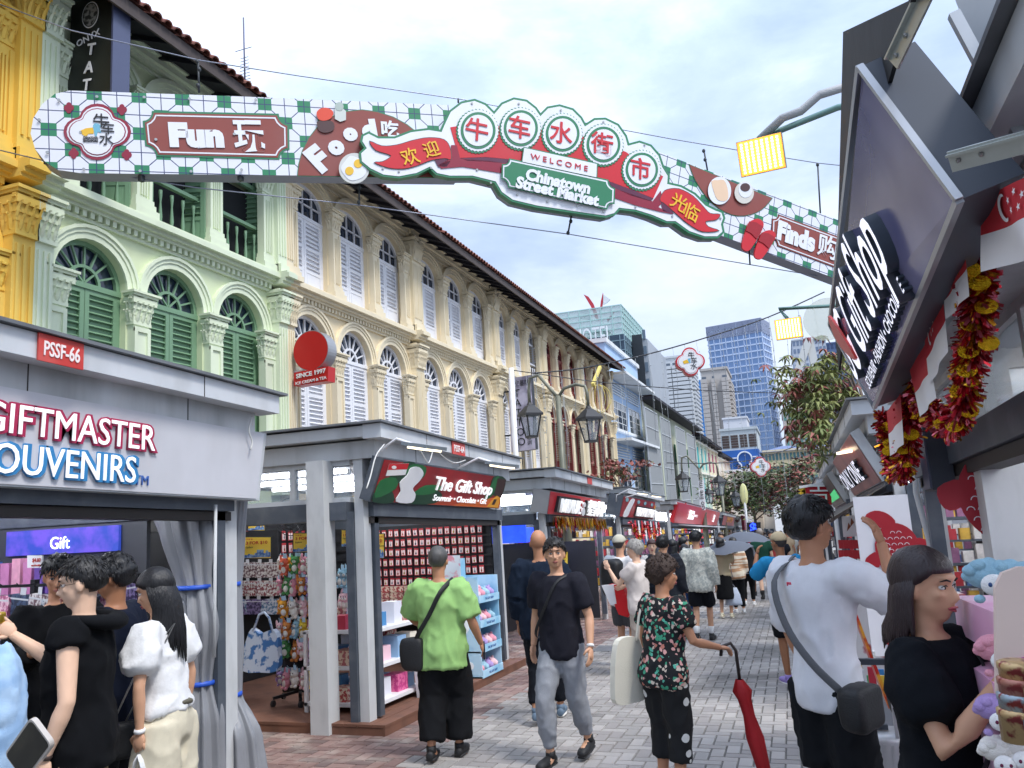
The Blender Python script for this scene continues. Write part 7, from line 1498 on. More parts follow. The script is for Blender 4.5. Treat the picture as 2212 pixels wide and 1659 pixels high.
# leaning red and yellow picture board, dark sack, bits by the second right stall
P = [(1849, 1335), (1853, 1330), (1926, 1525), (1920, 1532)]; MB().prism([ony(u, v, 5.6) for u, v in P], (0, .5, 0)).build('leaning_board', mat('fiery_print', 'c8281c', .4, c2='e8a030', sc=9, lo=.5, hi=.62), label='red and yellow picture board leaning in front of the fish board', cat='board')
r = thing('card_rack', ony(1860, 1330, 6.6), 'low rack of small packets and blue trinkets behind the white shirted man', 'display rack'); c0 = ony(1868, 1330, 6.6)
FBx(c0.x - .2, c0.x + .35, 6.5, 7.2, 0, .5).build('cabinet', mat('cabinet_grey', '9a9da2', .5), r)
for k in range(14): x = c0.x - .18 + (k % 7) * .075; y = 6.55 + (k // 7) * .2; FBx(x, x + .05, y, y + .03, .5, .5 + rg.uniform(.1, .25)).build('packet', mat('packet_%d' % (k % 5), ('3a8ac8', 'd8d8dc', 'c03040', 'e8c040', '60a878')[k % 5], .4), r)
MB().ball(ony(1950, 1500, 5.2), .09, .12, .17, 10, 8).build('dark_sack', mat('sack_dark', '3f3a38', .8, bump=.6, bsc=14), label='dark plastic sack on the ground behind the woman in black', cat='sack')
# second right stall goods: red tins and framed food poster
r = thing('poster', ony(1838, 1130, 9.3), 'framed food poster with brown cones hanging in the second right stall', 'poster'); q = [ony(u, v, 9.3) for u, v in ((1822, 1160), (1856, 1158), (1852, 1112), (1818, 1116))]; MB().prism(q, (0, .02, 0)).build('card', mat('print_white'), r); MB().prism([q[0].lerp(q[2], t) + V((0, -.004, dz)) for t, dz in ((.25, 0), (.75, -.02), (.6, .06), (.5, .0), (.4, .06))], (0, .003, 0)).build('food_print', mat('food_brown', '8a4a28', .5), r)
for k in range(10): p = ony(1812 + (k % 5) * 10, 1175 + (k // 5) * 22, 9.2); FBx(p.x, p.x + .045, 9.2, 9.3, p.z - gz(9.2) - .05, p.z - gz(9.2) + .04).build('red_packet', mat('packet_red', 'b02028', .5), label='small red packet on the second right stall, %s shelf, %s' % ('upper' if k < 5 else 'lower', PJ[k % 5]), cat='packet', group='red packets on the second right stall')
FBx(ony(1808, 1240, 9.3).x, 1.6, 9.25, 9.9, .0, 1.0).build('counter', mat('counter_white', 'd4d0d0', .5, c2='a82030', sc=3, lo=.55, hi=.6), rb1)
# generic shelves of goods in the farther stalls so that no interior is empty
def shelves(x0, x1, y, zs, label, n=8, face=-1, cols=('b03038', 'd8d4d0', 'c8a040', '4a6a9a', '8a5a7a')):
 r = thing('goods_shelf', S3((x0 + x1) / 2, y, 0), label, 'shelf')
 m = MB(); ms = [mat('goods_' + c, c, .5, var=.3, sc=20) for c in cols]
 for z in zs:
  FBx(x0, x1, y - .2, y, z - .03, z).build('shelf_board', DG, r)
  for k in range(n): m.m(rg.randrange(len(cols))); w = (x1 - x0) / n; FBx(x0 + k * w + w * .1, x0 + (k + .85) * w, y - .18, y - .05, z, z + rg.uniform(.1, .28), m)
 m.build('goods', ms, r, kind='stuff')
shelves(-6.8, -4.9, 4.85, (.3, .6, .9, 1.2, 1.5), 'shelves of bright goods at the end of the near left stall', 16, cols=('c880b0', '6a4a9a', 'd8d4e0', '3a6ab0', 'e0a0b8'))
zs = (.3, .6, .9, 1.2, 1.5, 1.8)
shelves(-6.8, -4.1, 24.9, zs, 'shelves of red trinkets in the stall with the raised-letter sign', 22); shelves(-6.8, -4.1, 45.5, zs, 'shelves at the end of the long red stall', 20); shelves(-6.8, -4.1, 34, zs, 'shelves halfway along the long red stall', 20); shelves(-6.9, -5.2, 19.9, zs, 'shelves just inside the stall with the raised-letter sign', 14, cols=('a02028', '702028', 'd8b050', '3a2020'))
shelves(-6.8, -4.1, 59, zs, 'shelves in the stall past the long red one', 16); shelves(1.1, 3.4, 12.1, zs, 'shelves inside the second right-hand stall', 14); shelves(1.1, 3.4, 18.3, zs, 'shelves inside the third right-hand stall', 14); shelves(1.1, 3.4, 25.5, zs, 'shelves inside the fourth right-hand stall', 12); shelves(1.1, 3.4, 39, zs, 'shelves inside the long distant right-hand stall', 12)
# ================================================================== people
SKIN = {'a': 'c99a7c', 'b': 'b98566', 'c': '9a6a4c', 'd': 'e0b89c', 'e': '7d5238'}
def skin(k): return mat('skin_' + k, SKIN[k], .5, var=.06, sc=14, bump=.08, bsc=260, spec=.35)
def remesh(mb, vox, smooth=2, disp=None, fac=.5):
 me = mb.mesh('tmp'); o = bpy.data.objects.new('tmp', me); COL.objects.link(o)
 m = o.modifiers.new('r', 'REMESH'); m.mode = 'VOXEL'; m.voxel_size = vox; m.use_smooth_shade = True
 if smooth: s = o.modifiers.new('s', 'SMOOTH'); s.iterations = smooth; s.factor = fac
 bpy.context.view_layer.update(); out = bpy.data.meshes.new_from_object(o.evaluated_get(bpy.context.evaluated_depsgraph_get())); bpy.data.objects.remove(o); bpy.data.meshes.remove(me)
 out.polygons.foreach_set('use_smooth', [True] * len(out.polygons))
 if disp:
  ns = [v.normal.copy() for v in out.vertices]
  for v, nn in zip(out.vertices, ns): v.co += nn * disp(v.co)
 return out
def hand(mb, w, d, pn, s=1., curl=.5, side=1, grip=False):
 """palm and five fingers; w wrist, d pointing direction, pn palm normal, side: which way the thumb lies"""
 w, d, pn = V(w), V(d).normalized(), V(pn); pn = (pn - d * pn.dot(d)).normalized(); t = d.cross(pn) * side
 R3 = Matrix((t, d, pn)).transposed(); mb.ball(w + d * .045 * s, .04 * s, .054 * s, .0175 * s, 10, 7, R3)
 for k, (q, L) in enumerate(((.03, .074), (.01, .082), (-.01, .076), (-.029, .06))):
  b = w + d * .075 * s + t * q * s; c = curl * (1.25 if grip else 1) * (1 + .08 * k); P = [b - d * .02 * s, b]; dd = d.copy(); p = b
  for j, f in enumerate((.45, .32, .23)): dd = (dd * math.cos(c * .62) + pn * math.sin(c * .62)).normalized(); dd = dd; p = p + dd * L * f * s; P.append(p); pn_ = pn
  mb.tube(P, [.0095 * s, .0093 * s, .0085 * s, .0078 * s, .006 * s], 7)
 b = w + d * .02 * s + t * .03 * s; e = b + (t * .75 + d * .6 + pn * .35).normalized() * .038 * s; f = e + (d * .85 + t * .15 + pn * .55).normalized() * .034 * s
 mb.tube([b - t * .012 * s, b, e, f], [.012 * s, .013 * s, .0105 * s, .0075 * s], 7)
PEOPLE = []
def person(x, y, yaw, label, H=1.72, sk='a', hair=('short', '17181a'), top=('tee', '23242b'), bot=('trousers', '15161a'), shoes='17181a', arms=((), ()), step=.0, lean=0., head=(0, 0), near=True, sex='m', fat=1., group='people in the crowd along the market street', socks=None, glasses=False, ramp=None, vox=None, z=None):
 """yaw: 0 faces away from the camera (+Y); arms: (elbow, wrist) offsets from the shoulder in body axes, right then left"""
 k = H / 1.75; base = V((x, y, gz(y) if z is None else z)); r = thing('person', base, label, 'person', group); RZ = Matrix.Rotation(yaw, 3, 'Z'); LN = Matrix.Rotation(-lean, 3, 'X'); hipz = .93
 def T(p, up=False):
  p = V(p)
  if up: q = LN @ (p - V((0, 0, hipz))); p = q + V((0, 0, hipz))
  return base + RZ @ (p * k)
 vx = vox or (.0105 if near else .02); sw = .178 if sex == 'm' else .158; nu = 12 if near else 8
 # joints
 st = step; hipx = .088; L = {}
 for s, f in ((1, st), (-1, -st)):
  kn = V((s * (hipx + .004), .03 + f * .22 + (.05 if f else 0), .5 + (.01 if f else 0))); an = V((s * .09, f * .36 - .02, .085 + (.0 if f >= 0 else .1 * abs(st) * 1.2)))
  L[s] = (V((s * hipx, 0, .9)), kn, an)
 A = {}
 for i, s in ((0, 1), (1, -1)):
  a = arms[i] if len(arms) > i else ()
  sh = V((s * sw, 0, 1.405)); el = sh + (V(a[0]) if a else V((s * .05, -.035, -.285))); wr = sh + (V(a[1]) if a else V((s * .065, .04, -.53))); A[s] = (sh, el, wr, a[2] if len(a) > 2 else None)
 b = MB(); hc = T((0, .015, 1.625), True); HR = RZ @ LN @ Matrix.Rotation(head[0], 3, 'Z') @ Matrix.Rotation(head[1], 3, 'X'); hs = k * (1.02 if near else 1.05)
 def HH(p): return hc + HR @ (V(p) * hs)
 def hb(c, rx, ry, rz, m=None, n1=14, n2=10): (m or b).ball(HH(c), rx * hs, ry * hs, rz * hs, n1, n2, HR)
 RT = RZ @ LN
 def torso(mb, ease, z0=.84, z1=1.44, wm=1., bell=0., cap=1.45):
  F = fat; prof = [(.80, .150, .105), (.88, .168 * (1 if sex == 'm' else 1.04), .118), (.96, .158 * (1 if sex == 'm' else 1.03), .112), (1.06, .142 if sex == 'm' else .128, .1), (1.16, .150 if sex == 'm' else .134, .106), (1.27, .166 if sex == 'm' else .148, .112), (1.35, .168 if sex == 'm' else .148, .102), (1.41, .135, .082), (1.45, .08, .062), (1.47, .062, .058)]
  path, rr = [], []
  import bisect
  def at(z):
   for (a, p, q), (c, p2, q2) in zip(prof, prof[1:]):
    if a <= z <= c: t = (z - a) / (c - a); return p + (p2 - p) * t, q + (q2 - q) * t
   return prof[0][1:] if z < prof[0][0] else prof[-1][1:]
  n = 14
  for j in range(n + 1):
   z = z0 + (z1 - z0) * j / n; p, q = at(z); e = ease + bell * max(0, (1.2 - z)) * 1.0; g = F if z < 1.3 else 1 + (F - 1) * .5
   path.append(T((0, .012 * math.sin((z - .9) * 5) + (.008 if sex == 'f' and 1.2 < z < 1.36 else 0), z), True)); rr.append(((p * g + e) * k, (q * g + e) * k))
  mb.tube(path, rr, 20, ref=tuple(RZ @ V((1, 0, 0))))
 torso(b, 0, .84, 1.46)
 b.tube([T((0, -.012, 1.41), True), T((0, 0, 1.48), True), HH((0, -.01, -.05))], [.062 * k, .053 * k, .055 * k], nu)
 hb((0, -.012, .03), .077, .096, .092); hb((0, .012, -.028), .064, .076, .082); hb((0, .045, -.082), .032, .036, .028); hb((0, -.0, -.055), .06, .06, .05)
 if near:
  b.tube([HH((0, .086, .02)), HH((0, .098, -.005)), HH((0, .108, -.026)), HH((0, .094, -.034))], [.007 * hs, .009 * hs, .0125 * hs, .008 * hs], 8); hb((.011, .094, -.028), .008, .009, .007, n1=6, n2=5); hb((-.011, .094, -.028), .008, .009, .007, n1=6, n2=5)
  for q in (-1, 1): hb((q * .036, .066, -.012), .022, .018, .018, n1=8, n2=6); hb((q * .077, -.004, -.008), .011, .022, .031, n1=8, n2=6)
  hb((0, .083, .04), .05, .014, .01, n1=10, n2=6); hb((0, .082, -.056), .024, .016, .014, n1=8, n2=6)
 else:
  hb((0, .095, -.015), .013, .018, .022, n1=6, n2=5)
  for q in (-1, 1): hb((q * .078, 0, -.005), .01, .02, .028, n1=6, n2=5)
 sl_, kd = (top[2] if len(top) > 2 else .5), top[0]
 for s in (1, -1):
  sh, el, wr, _ = A[s]; S_, E_2, W_2 = T(sh, True), T(el, True), T(wr, True); f = fat ** .5 * (1 if sex == 'm' else .88)
  b.tube([T((s * .10, 0, 1.40), True), S_, S_.lerp(E_2, .35), E_2, E_2.lerp(W_2, .25), E_2.lerp(W_2, .8), W_2], [.05 * k, .053 * k * f, .047 * k * f, .037 * k * f, .04 * k * f, .028 * k * f, .025 * k], nu)
  h, kn, an = L[s]; b.tube([T(h), T(h.lerp(kn, .4)), T(kn), T(kn.lerp(an, .3)), T(an)], [.085 * k * f, .074 * k * f, .052 * k, .052 * k, .034 * k], nu)
  b.tube([T(an + V((0, -.02, -.03))), T(an + V((0, .05, -.05))), T(an + V((s * .01, .14, -.06)))], [.034 * k, .036 * k, .026 * k], 8)
 me = remesh(b, vx, 2 if near else 1)
 hi = HR.transposed()
 if near:                     # eye sockets and lips pressed into the face
  for v in me.vertices:
   if v.co.z < hc.z - .12: continue
   q = (hi @ (v.co - hc)) / hs
   if q.y > .04 and abs(q.z) < .1:
    for e in (-1, 1):
     d2 = ((q.x - e * .031) / .019) ** 2 + ((q.z - .012) / .013) ** 2
     if d2 < 4: v.co -= HR @ V((0, .009 * math.exp(-d2) * hs, 0))
    d2 = (q.x / .026) ** 2 + ((q.z + .056) / .0035) ** 2
    if d2 < 6: v.co -= HR @ V((0, .003 * math.exp(-d2) * hs, 0))
 bm = bmesh.new(); bm.from_mesh(me); hm = MB()
 for s in (1, -1):
  sh, el, wr, hd = A[s]; S_, E_2, W_2 = T(sh, True), T(el, True), T(wr, True); d = (W_2 - E_2).normalized(); pn = RZ @ V((-s, 0, 0)) if not hd else RZ @ V(hd[0]); d2 = d if not hd or len(hd) < 2 or not hd[1] else RZ @ V(hd[1])
  sd = 1 if (d2.cross(pn)).dot(RZ @ V((0, 1, 0))) > 0 else -1
  if hd and len(hd) > 3: sd = hd[3]
  hand(hm, W_2 - d * .01, d2, pn, k * (1. if sex == 'm' else .92), hd[2] if hd and len(hd) > 2 else .45, sd); L[('w', s)] = W_2 + d2 * .08 * k
 tm = hm.mesh('h'); bm.from_mesh(tm); bpy.data.meshes.remove(tm); bm.to_mesh(me); bm.free(); me.polygons.foreach_set('use_smooth', [True] * len(me.polygons))
 for v in me.vertices: v.co -= base
 me.materials.clear(); me.materials.append(skin(sk)); me.name = 'body'; o = bpy.data.objects.new('body', me); COL.objects.link(o); o.parent = r
 def finish(mb, name, m, v=None, disp=None, sm=2):
  q = remesh(mb, v or vx * 1.6, sm, disp); 
  for w in q.vertices: w.co -= base
  q.materials.append(m); q.name = name; oo = bpy.data.objects.new(name, q); COL.objects.link(oo); oo.parent = r; return oo
 sd0 = x * 7.3 + y * 3.1
 def wr_(amp, f=9.):
  def g(p): q = V((p.x * f, p.y * f, p.z * f * .55 + sd0)); rg_ = 1 - abs(noise.noise(q * 1.3 + V((5, 5, 5)))) * 2; return amp * (.7 * noise.noise(q) + .4 * noise.noise(q * 2.6)) + amp * .75 * max(0, rg_) ** 3
  return g
 amp = .015 if near else .008
 # lower garment
 kb, cb = bot[0], bot[1]; bmz = MB(); bm_ = bot[2] if len(bot) > 2 else None if kb == 'none' else mat('cloth_' + cb, cb, .9, var=.1, sc=30, bump=.3, bsc=350, spec=.2)

 if kb in ('trousers', 'wide', 'capri', 'shorts', 'jogger'):
  torso(bmz, .006, .80, .98)
  for s in (1, -1):
   h, kn, an = L[s]; e = {'wide': .06, 'shorts': .035, 'capri': .03}.get(kb, .02); tot = h.z - an.z; P, Rr = [], []
   leg = [h, h.lerp(kn, .5), kn, kn.lerp(an, .5), an]; rad = [.096 * fat ** .5, .083, .06, .054, .045]
   if kb in ('shorts',): cut = 1.8
   elif kb == 'capri': cut = 3.0
   else: cut = 3.85
   j = 0
   while j <= cut + .001:
    i0 = min(int(j), 3); t = j - i0; P.append(T(leg[i0].lerp(leg[i0 + 1], t))); ee = e * min(1, .35 + j / 2.5) * (.55 if kb == 'trousers' and j > 2 else 1) * (.3 if kb == 'jogger' and j > 3.4 else 1); Rr.append((rad[i0] + (rad[i0 + 1] - rad[i0]) * t + ee) * k); j += .25 if kb != 'shorts' else .2
   P[0] = P[0] + V((0, 0, .02)); bmz.tube(P, Rr, nu + 4)
  finish(bmz, {'shorts': 'shorts'}.get(kb, 'trousers'), bm_, disp=wr_(amp * .9, 7 if kb == 'wide' else 10))
 elif kb == 'skirt':
  P = [T((0, .0, z_)) for z_ in (1.0, .9, .75, .55, bot[3] if len(bot) > 3 else .42)]; bmz.tube(P, [(a * k * fat, c * k * fat) for a, c in ((.145, .11), (.18, .135), (.19, .15), (.195, .17), (.2, .18))], 20, ref=tuple(RZ @ V((1, 0, 0)))); finish(bmz, 'skirt', bm_, disp=wr_(amp * 1.1, 6))
 # upper garment
 kt, ct = top[0], top[1]; tmz = MB(); tm_ = top[3] if len(top) > 3 else mat('cloth_' + ct, ct, .92, var=.06, sc=24, bump=.25, bsc=380, spec=.15)
 ez = {'tee': .028, 'loose': .038, 'fitted': .016, 'jacket': .05, 'vest': .035, 'puff': .024, 'dress': .02}[kt]; z0 = {'tee': .80, 'loose': .74, 'fitted': .9, 'jacket': .78, 'vest': .76, 'puff': .95, 'dress': .8}[kt]
 torso(tmz, ez, z0, 1.452, bell=.02 if kt in ('loose', 'jacket') else 0)
 if kt == 'dress': tmz.tube([T((0, 0, z_)) for z_ in (.95, .8, .6, .4)], [(a * k * fat, c * k * fat) for a, c in ((.165, .13), (.195, .15), (.2, .165), (.205, .175))], 20, ref=tuple(RZ @ V((1, 0, 0))))
 for s in (1, -1):
  sh, el, wr, _ = A[s]; S_, E_2, W_2 = T(sh, True), T(el, True), T(wr, True); e2 = ez * .75 + .008
  tmz.tube([T((s * .09, 0, 1.39), True), S_, S_.lerp(E_2, .2)], [(.058 + ez * .5) * k, (.056 + e2) * k, (.055 + e2) * k], nu + 2)
  if sl_ > 0:
   a_, z_ = S_, min(1, sl_) ; end = S_.lerp(E_2, min(1, sl_ * 1.25)) if sl_ < .8 else E_2
   bulge = {'puff': .026, 'dress': .03, 'loose': .014}.get(kt, .008)
   tmz.tube([S_.lerp(end, .0), S_.lerp(end, .45), S_.lerp(end, .85), end], [(.056 + e2) * k, (.052 + e2 + bulge) * k, (.048 + e2 + bulge) * k, (.045 + e2 + (bulge if kt == 'loose' else -.012 if kt in ('puff', 'dress') else 0)) * k], nu + 2)
   if sl_ >= .8:
    e3 = E_2.lerp(W_2, max(0, min(.93, (sl_ - .8) * 5))); tmz.tube([E_2, E_2.lerp(e3, .5), e3], [(.046 + e2) * k, (.043 + e2) * k, (.034 + e2) * k], nu + 2)
 finish(tmz, {'dress': 'dress', 'jacket': 'jacket', 'vest': 'hooded_vest', 'puff': 'blouse'}.get(kt, 'shirt'), tm_, disp=wr_(amp * (1.2 if kt in ('loose', 'jacket', 'puff') else .9), 8))
 # shoes
 for s in (1, -1):
  h, kn, an = L[s]; q = MB(); tilt = .0 if step == 0 or (step * s) > 0 else -.5 * min(1, abs(step)); f0, f1 = T(an + V((0, -.055, -.045))), T(an + V((s * .012, .17, -.052 + tilt * .12)))
  fw = (f1 - f0).normalized(); q.tube([f0 - fw * .008, f0, f0.lerp(f1, .4), f0.lerp(f1, .8), f1, f1 + fw * .012], [(.02 * k, .02 * k), (.036 * k, .034 * k), (.046 * k, .036 * k), (.036 * k, .046 * k), (.026 * k, .036 * k), (.01 * k, .02 * k)], 10, ref=(0, 0, 1)); q.tube([T(an + V((0, 0, -.03))), T(an + V((0, -.005, .025)))], [.042 * k, .04 * k], 10)
  q.build('shoe', mat('shoe_' + shoes, shoes, .6, bump=.2, bsc=200), r)
  so = MB(); so.tube([f0 + V((0, 0, -.03 * k)), f0.lerp(f1, .5) + V((0, 0, -.03 * k)), f1 + V((0, 0, -.028 * k))], [(.01 * k, .036 * k), (.01 * k, .047 * k), (.01 * k, .034 * k)], 10, ref=(0, 0, 1)); so.build('sole', mat('sole', '2a2a2c' if shoes in ('17181a', '2a2a2c') else 'e0e0de', .7) if 0 else mat('sole_' + ('dark' if shoes < '5' else 'light'), '222224' if shoes < '5' else 'd8d6d0', .7), r)
  if socks: MB().tube([T(an + V((0, 0, -.02))), T(an.lerp(kn, .18)), T(an.lerp(kn, .3))], [.04 * k, .043 * k, .05 * k], 10).build('sock', mat('sock_' + socks, socks, .9), r)
 # face
 if near or head[0]:
  w_, ik, br = mat('eye_white', 'd8d4d0', .2), mat('iris', '1c120e', .15), mat('brow_' + hair[1], '201a18' if hair[0] != 'grey' else '8a8680', .8)
  for e in (-1, 1):
   MB().ball(HH((e * .0315, .073, .010)), .0125 * hs, .0115 * hs, .0075 * hs, 10, 7, HR).build('eye', w_, r); MB().ball(HH((e * .0315, .0815, .010)), .0055 * hs, .004 * hs, .0055 * hs, 8, 6, HR).build('iris', ik, r)
   MB().tube([HH((e * .016, .083, .0135)), HH((e * .03, .0855, .0185)), HH((e * .046, .077, .0125))], [.0014 * hs, .0022 * hs, .0012 * hs], 5).build('eyelid', mat('lash', '2a1a16', .7), r)
   MB().tube([HH((e * .015, .092, .031)), HH((e * .034, .090, .037)), HH((e * .052, .076, .031))], [.0028 * hs, .0035 * hs, .0015 * hs], 5).build('eyebrow', br, r)
  MB().tube([HH((-.024, .086, -.0565)), HH((-.008, .0985, -.053)), HH((.008, .0985, -.053)), HH((.024, .086, -.0565))], [.002 * hs, .0045 * hs, .0045 * hs, .002 * hs], 6).tube([HH((-.02, .0865, -.0605)), HH((0, .097, -.064)), HH((.02, .0865, -.0605))], [.002 * hs, .0055 * hs, .002 * hs], 6).build('lips', mat('lips_' + sex, 'a5645a' if sex == 'm' else 'b05058', .4), r)
  if glasses:
   g = MB()
   for e in (-1, 1): g.tube([HH((e * .034 + .022 * math.cos(t), .094, .01 + .017 * math.sin(t))) for t in [q * .524 for q in range(13)]], .0013, 4); g.tube([HH((e * .056, .09, .012)), HH((e * .079, .0, .01))], .0013, 4)
   g.build('glasses', mat('glasses_wire', '4a3a30', .3, .6), r)
 # hair
 hk, hcx = hair; hm_ = mat('hair_' + hcx, hcx, .42 if hk != 'curly' else .7, var=.35, sc=70, bump=.5, bsc=140, mscale=(1, 1, .15) if hk != 'curly' else None, spec=.5)
 def tufts(n, thick, lift=.006, L=.05, front=.055):
  q = MB(); rr = random.Random(int(sd0 * 10)); c0 = 0
  while c0 < n:
   a, e = rr.uniform(0, 6.28), rr.uniform(-.25, 1.5); cx_ = V((math.cos(a) * math.cos(e), math.sin(a) * math.cos(e), math.sin(e)))
   p = V((cx_.x * (.079 + thick), cx_.y * (.097 + thick) - .012, cx_.z * (.093 + thick) + .032)); line = .0 + front * max(0, min(1, (p.y + .03) / .1)) - (.04 if p.y < -.03 else 0)
   if p.z < line + .012: continue
   c0 += 1; t = V((cx_.x * cx_.z, cx_.y * cx_.z + .15, -(1 - cx_.z ** 2))) + V((rr.uniform(-.4, .4), rr.uniform(-.4, .4), 0)); t.normalize(); l = L * rr.uniform(.6, 1.3); n_ = cx_
   q.tube([HH(p - n_ * .006), HH(p + t * l * .5 + n_ * lift), HH(p + t * l - n_ * .004)], [.0042 * hs, .0036 * hs, .0006 * hs], 4)
  q.build('hair_strands', hm_, r, kind='stuff')
 if near and hk in ('short', 'full', 'grey', 'curly'): tufts(330, {'short': .009, 'full': .017, 'grey': .015, 'curly': .024}[hk], .003 if hk != 'curly' else .013, .042 if hk != 'curly' else .028)
 def hairshell(thick, back, front, cut, amp, f, ear=.0):
  q = MB(); q.ball((0, 0, 0), 1, 1, 1, 30, 22); vs = []
  for p in q.v:
   c = V((p.x * (.080 + thick), p.y * (.098 + thick) - .012, p.z * (.094 + thick) + .032))
   line = cut + (front - cut) * max(0, min(1, (c.y + .03) / .10)) - (back if c.y < -.03 else 0)
   if c.z < line: c = V((c.x * .72, (c.y + .012) * .7 - .012, max(c.z, line - .02)))
   else: c *= 1 + amp * noise.noise(V((c.x * f, c.y * f, c.z * f * .5 + sd0)))
   vs.append(HH(c))
  q.v = vs; return q
 if hk == 'short': q = hairshell(.012, .045, .062, -.0, .10, 50); q.build('hair', hm_, r)
 elif hk == 'crop': hairshell(.004, .05, .07, .0, .03, 60).build('hair', hm_, r)
 elif hk == 'grey': hairshell(.018, .04, .045, -.015, .12, 45).build('hair', hm_, r)
 elif hk == 'full': hairshell(.02, .05, .05, -.01, .14, 40).build('hair', hm_, r)
 elif hk == 'curly': hairshell(.028, .055, .05, -.02, .2, 55).build('hair', hm_, r)
 elif hk in ('long', 'bob', 'pony'):
  hairshell(.012, .05, .055, -.02, .05, 30).build('hair', hm_, r)
  q = MB(); Lh = {'long': .40, 'bob': .2, 'pony': .3}[hk]
  if hk == 'pony': q.tube([HH((0, -.1, .06)), HH((0, -.15, .02)), HH((0, -.14, -.12)), HH((0, -.12, -.2))], [.02, .035, .03, .008], 10)
  else:
   for j in range(46):
    a = math.pi * (-.02 + 1.04 * j / 45); cx_, cy_ = math.cos(a) * .082, -math.sin(a) * .088 - .01; rr = random.Random(j); l = Lh * rr.uniform(.85, 1.08) * (.8 if j in (0, 1, 2, 43, 44, 45) else 1)
    top_ = HH((cx_ * .9, cy_ + .01, .06)); a1 = HH((cx_ * 1.1, cy_ * 1.08, -.03)); e_ = HH((cx_ * 1.02, cy_ * 1.05, -.1)); e_ = e_; fall = V((0, 0, -1)); back = RZ @ V((cx_ * .12, -.05 * math.sin(a), 0)); q.tube([top_, a1, e_ + back * .2, e_ + back * .8 + fall * (l - .1) * .6, e_ + back + fall * (l - .1)], [.011, .015, .014, .010, .002], 6, flat=.75)
  q.build('hair_lengths', hm_, r)
 elif hk == 'cap':
  q = hairshell(.012, .0, .05, .03, .0, 30); q.build('cap', mat('capcloth_' + hcx, hcx, .85), r); MB().prism([HH(p) for p in ((-.06, .07, .058), (-.05, .13, .05), (0, .15, .048), (.05, .13, .05), (.06, .07, .058))], HR @ V((0, 0, .006))).build('cap_peak', mat('capcloth_' + hcx), r); hairshell(.003, .05, .09, .0, .03, 50).build('hair', mat('hair_3a3634', '3a3634', .7), r)
 P_ = dict(r=r, T=T, A=A, L=L, HH=HH, RZ=RZ, k=k, base=base); PEOPLE.append(P_); return P_
def near_body(P, pts, up=True): return [P['T'](p, up) for p in pts]
def strap(P, pts, w, m, name='bag_strap', parent=None, label=None, cat=None):
 q = MB(); L = [P['T'](p, True) for p in smooth3(pts)]
 q.tube(L, [(w * .12 + .002, w)] * len(L), 8, ref=tuple(P['RZ'] @ V((0, 1, .2)))); return q.build(name, m, parent, label=label, cat=cat)
def smooth3(P, n=4):
 out = []; P = [V(p) for p in P]
 for i in range(len(P) - 1):
  p0, p1, p2, p3 = P[max(0, i - 1)], P[i], P[i + 1], P[min(len(P) - 1, i + 2)]
  for k in range(n): t = k / n; out.append(.5 * ((2 * p1) + (p2 - p0) * t + (2 * p0 - 5 * p1 + 4 * p2 - p3) * t * t + (3 * p1 - p0 - 3 * p2 + p3) * t ** 3))
 return out + [P[-1]]
def softbox(c, sx, sy, sz, rz, m, name, parent=None, wob=.01, **kw):
 b = MB(); b.ball((0, 0, 0), 1, 1, 1, 20, 14); RR = Matrix.Rotation(rz, 3, 'Z'); vs = []
 for p in b.v:
  f = lambda t: math.copysign(abs(t) ** .45, t); q = V((f(p.x) * sx / 2, f(p.y) * sy / 2, f(p.z) * sz / 2)); q *= 1 + wob * 8 * noise.noise(q * 14); vs.append(V(c) + RR @ q)
 b.v = vs; return b.build(name, m, parent, **kw)
def carrier(p, label, h=.3, w=.22, col='e6e8ea', sag=1.):
 """thin plastic carrier bag hanging from point p by two handles"""
 p = V(p); r = thing('carrier_bag', p - V((0, 0, h + .1)), label, 'plastic bag', 'plastic carrier bags held by shoppers'); m = mat('film_' + col, col, .3, bump=1., bsc=18, alpha=.93, spec=.6)
 b = MB(); rows = []; n = 20
 for j in range(8):
  t = j / 7; rx = w / 2 * (.55 + .5 * math.sin(min(1, t * 1.3) * math.pi / 2)); ry = w * .32 * (.2 + .8 * math.sin(min(1, t * 1.2) * math.pi / 2)); rows += [p + V((rx * math.cos(a) * (1 + .12 * noise.noise(V((a * 3, t * 4, p.x)))), ry * math.sin(a) * (1 + .3 * noise.noise(V((a * 3, t * 5, 3 + p.x)))), -.09 - h * t)) for a in [6.2832 * q / n for q in range(n)]]
 b.add(rows, [(j * n + q, j * n + (q + 1) % n, (j + 1) * n + (q + 1) % n, (j + 1) * n + q) for j in range(7) for q in range(n)] + [tuple(range(7 * n, 8 * n))], True); b.build('bag_body', m, r)
 for s in (-1, 1): MB().tube([p + V((s * w * .22, .02, -.11)), p + V((s * .02, 0, -.03)), p + V((0, -.0, 0))], [(.004, .03), (.004, .018), (.004, .012)], 8).build('handle', m, r)
 return r
def at_u(u, y): return ony(u, 1180, y).x
def cam_yaw(x, y): return math.atan2(-(x - 0), (y - 0))
BLK = mat('bag_black', '131417', .55, bump=.3, bsc=120)
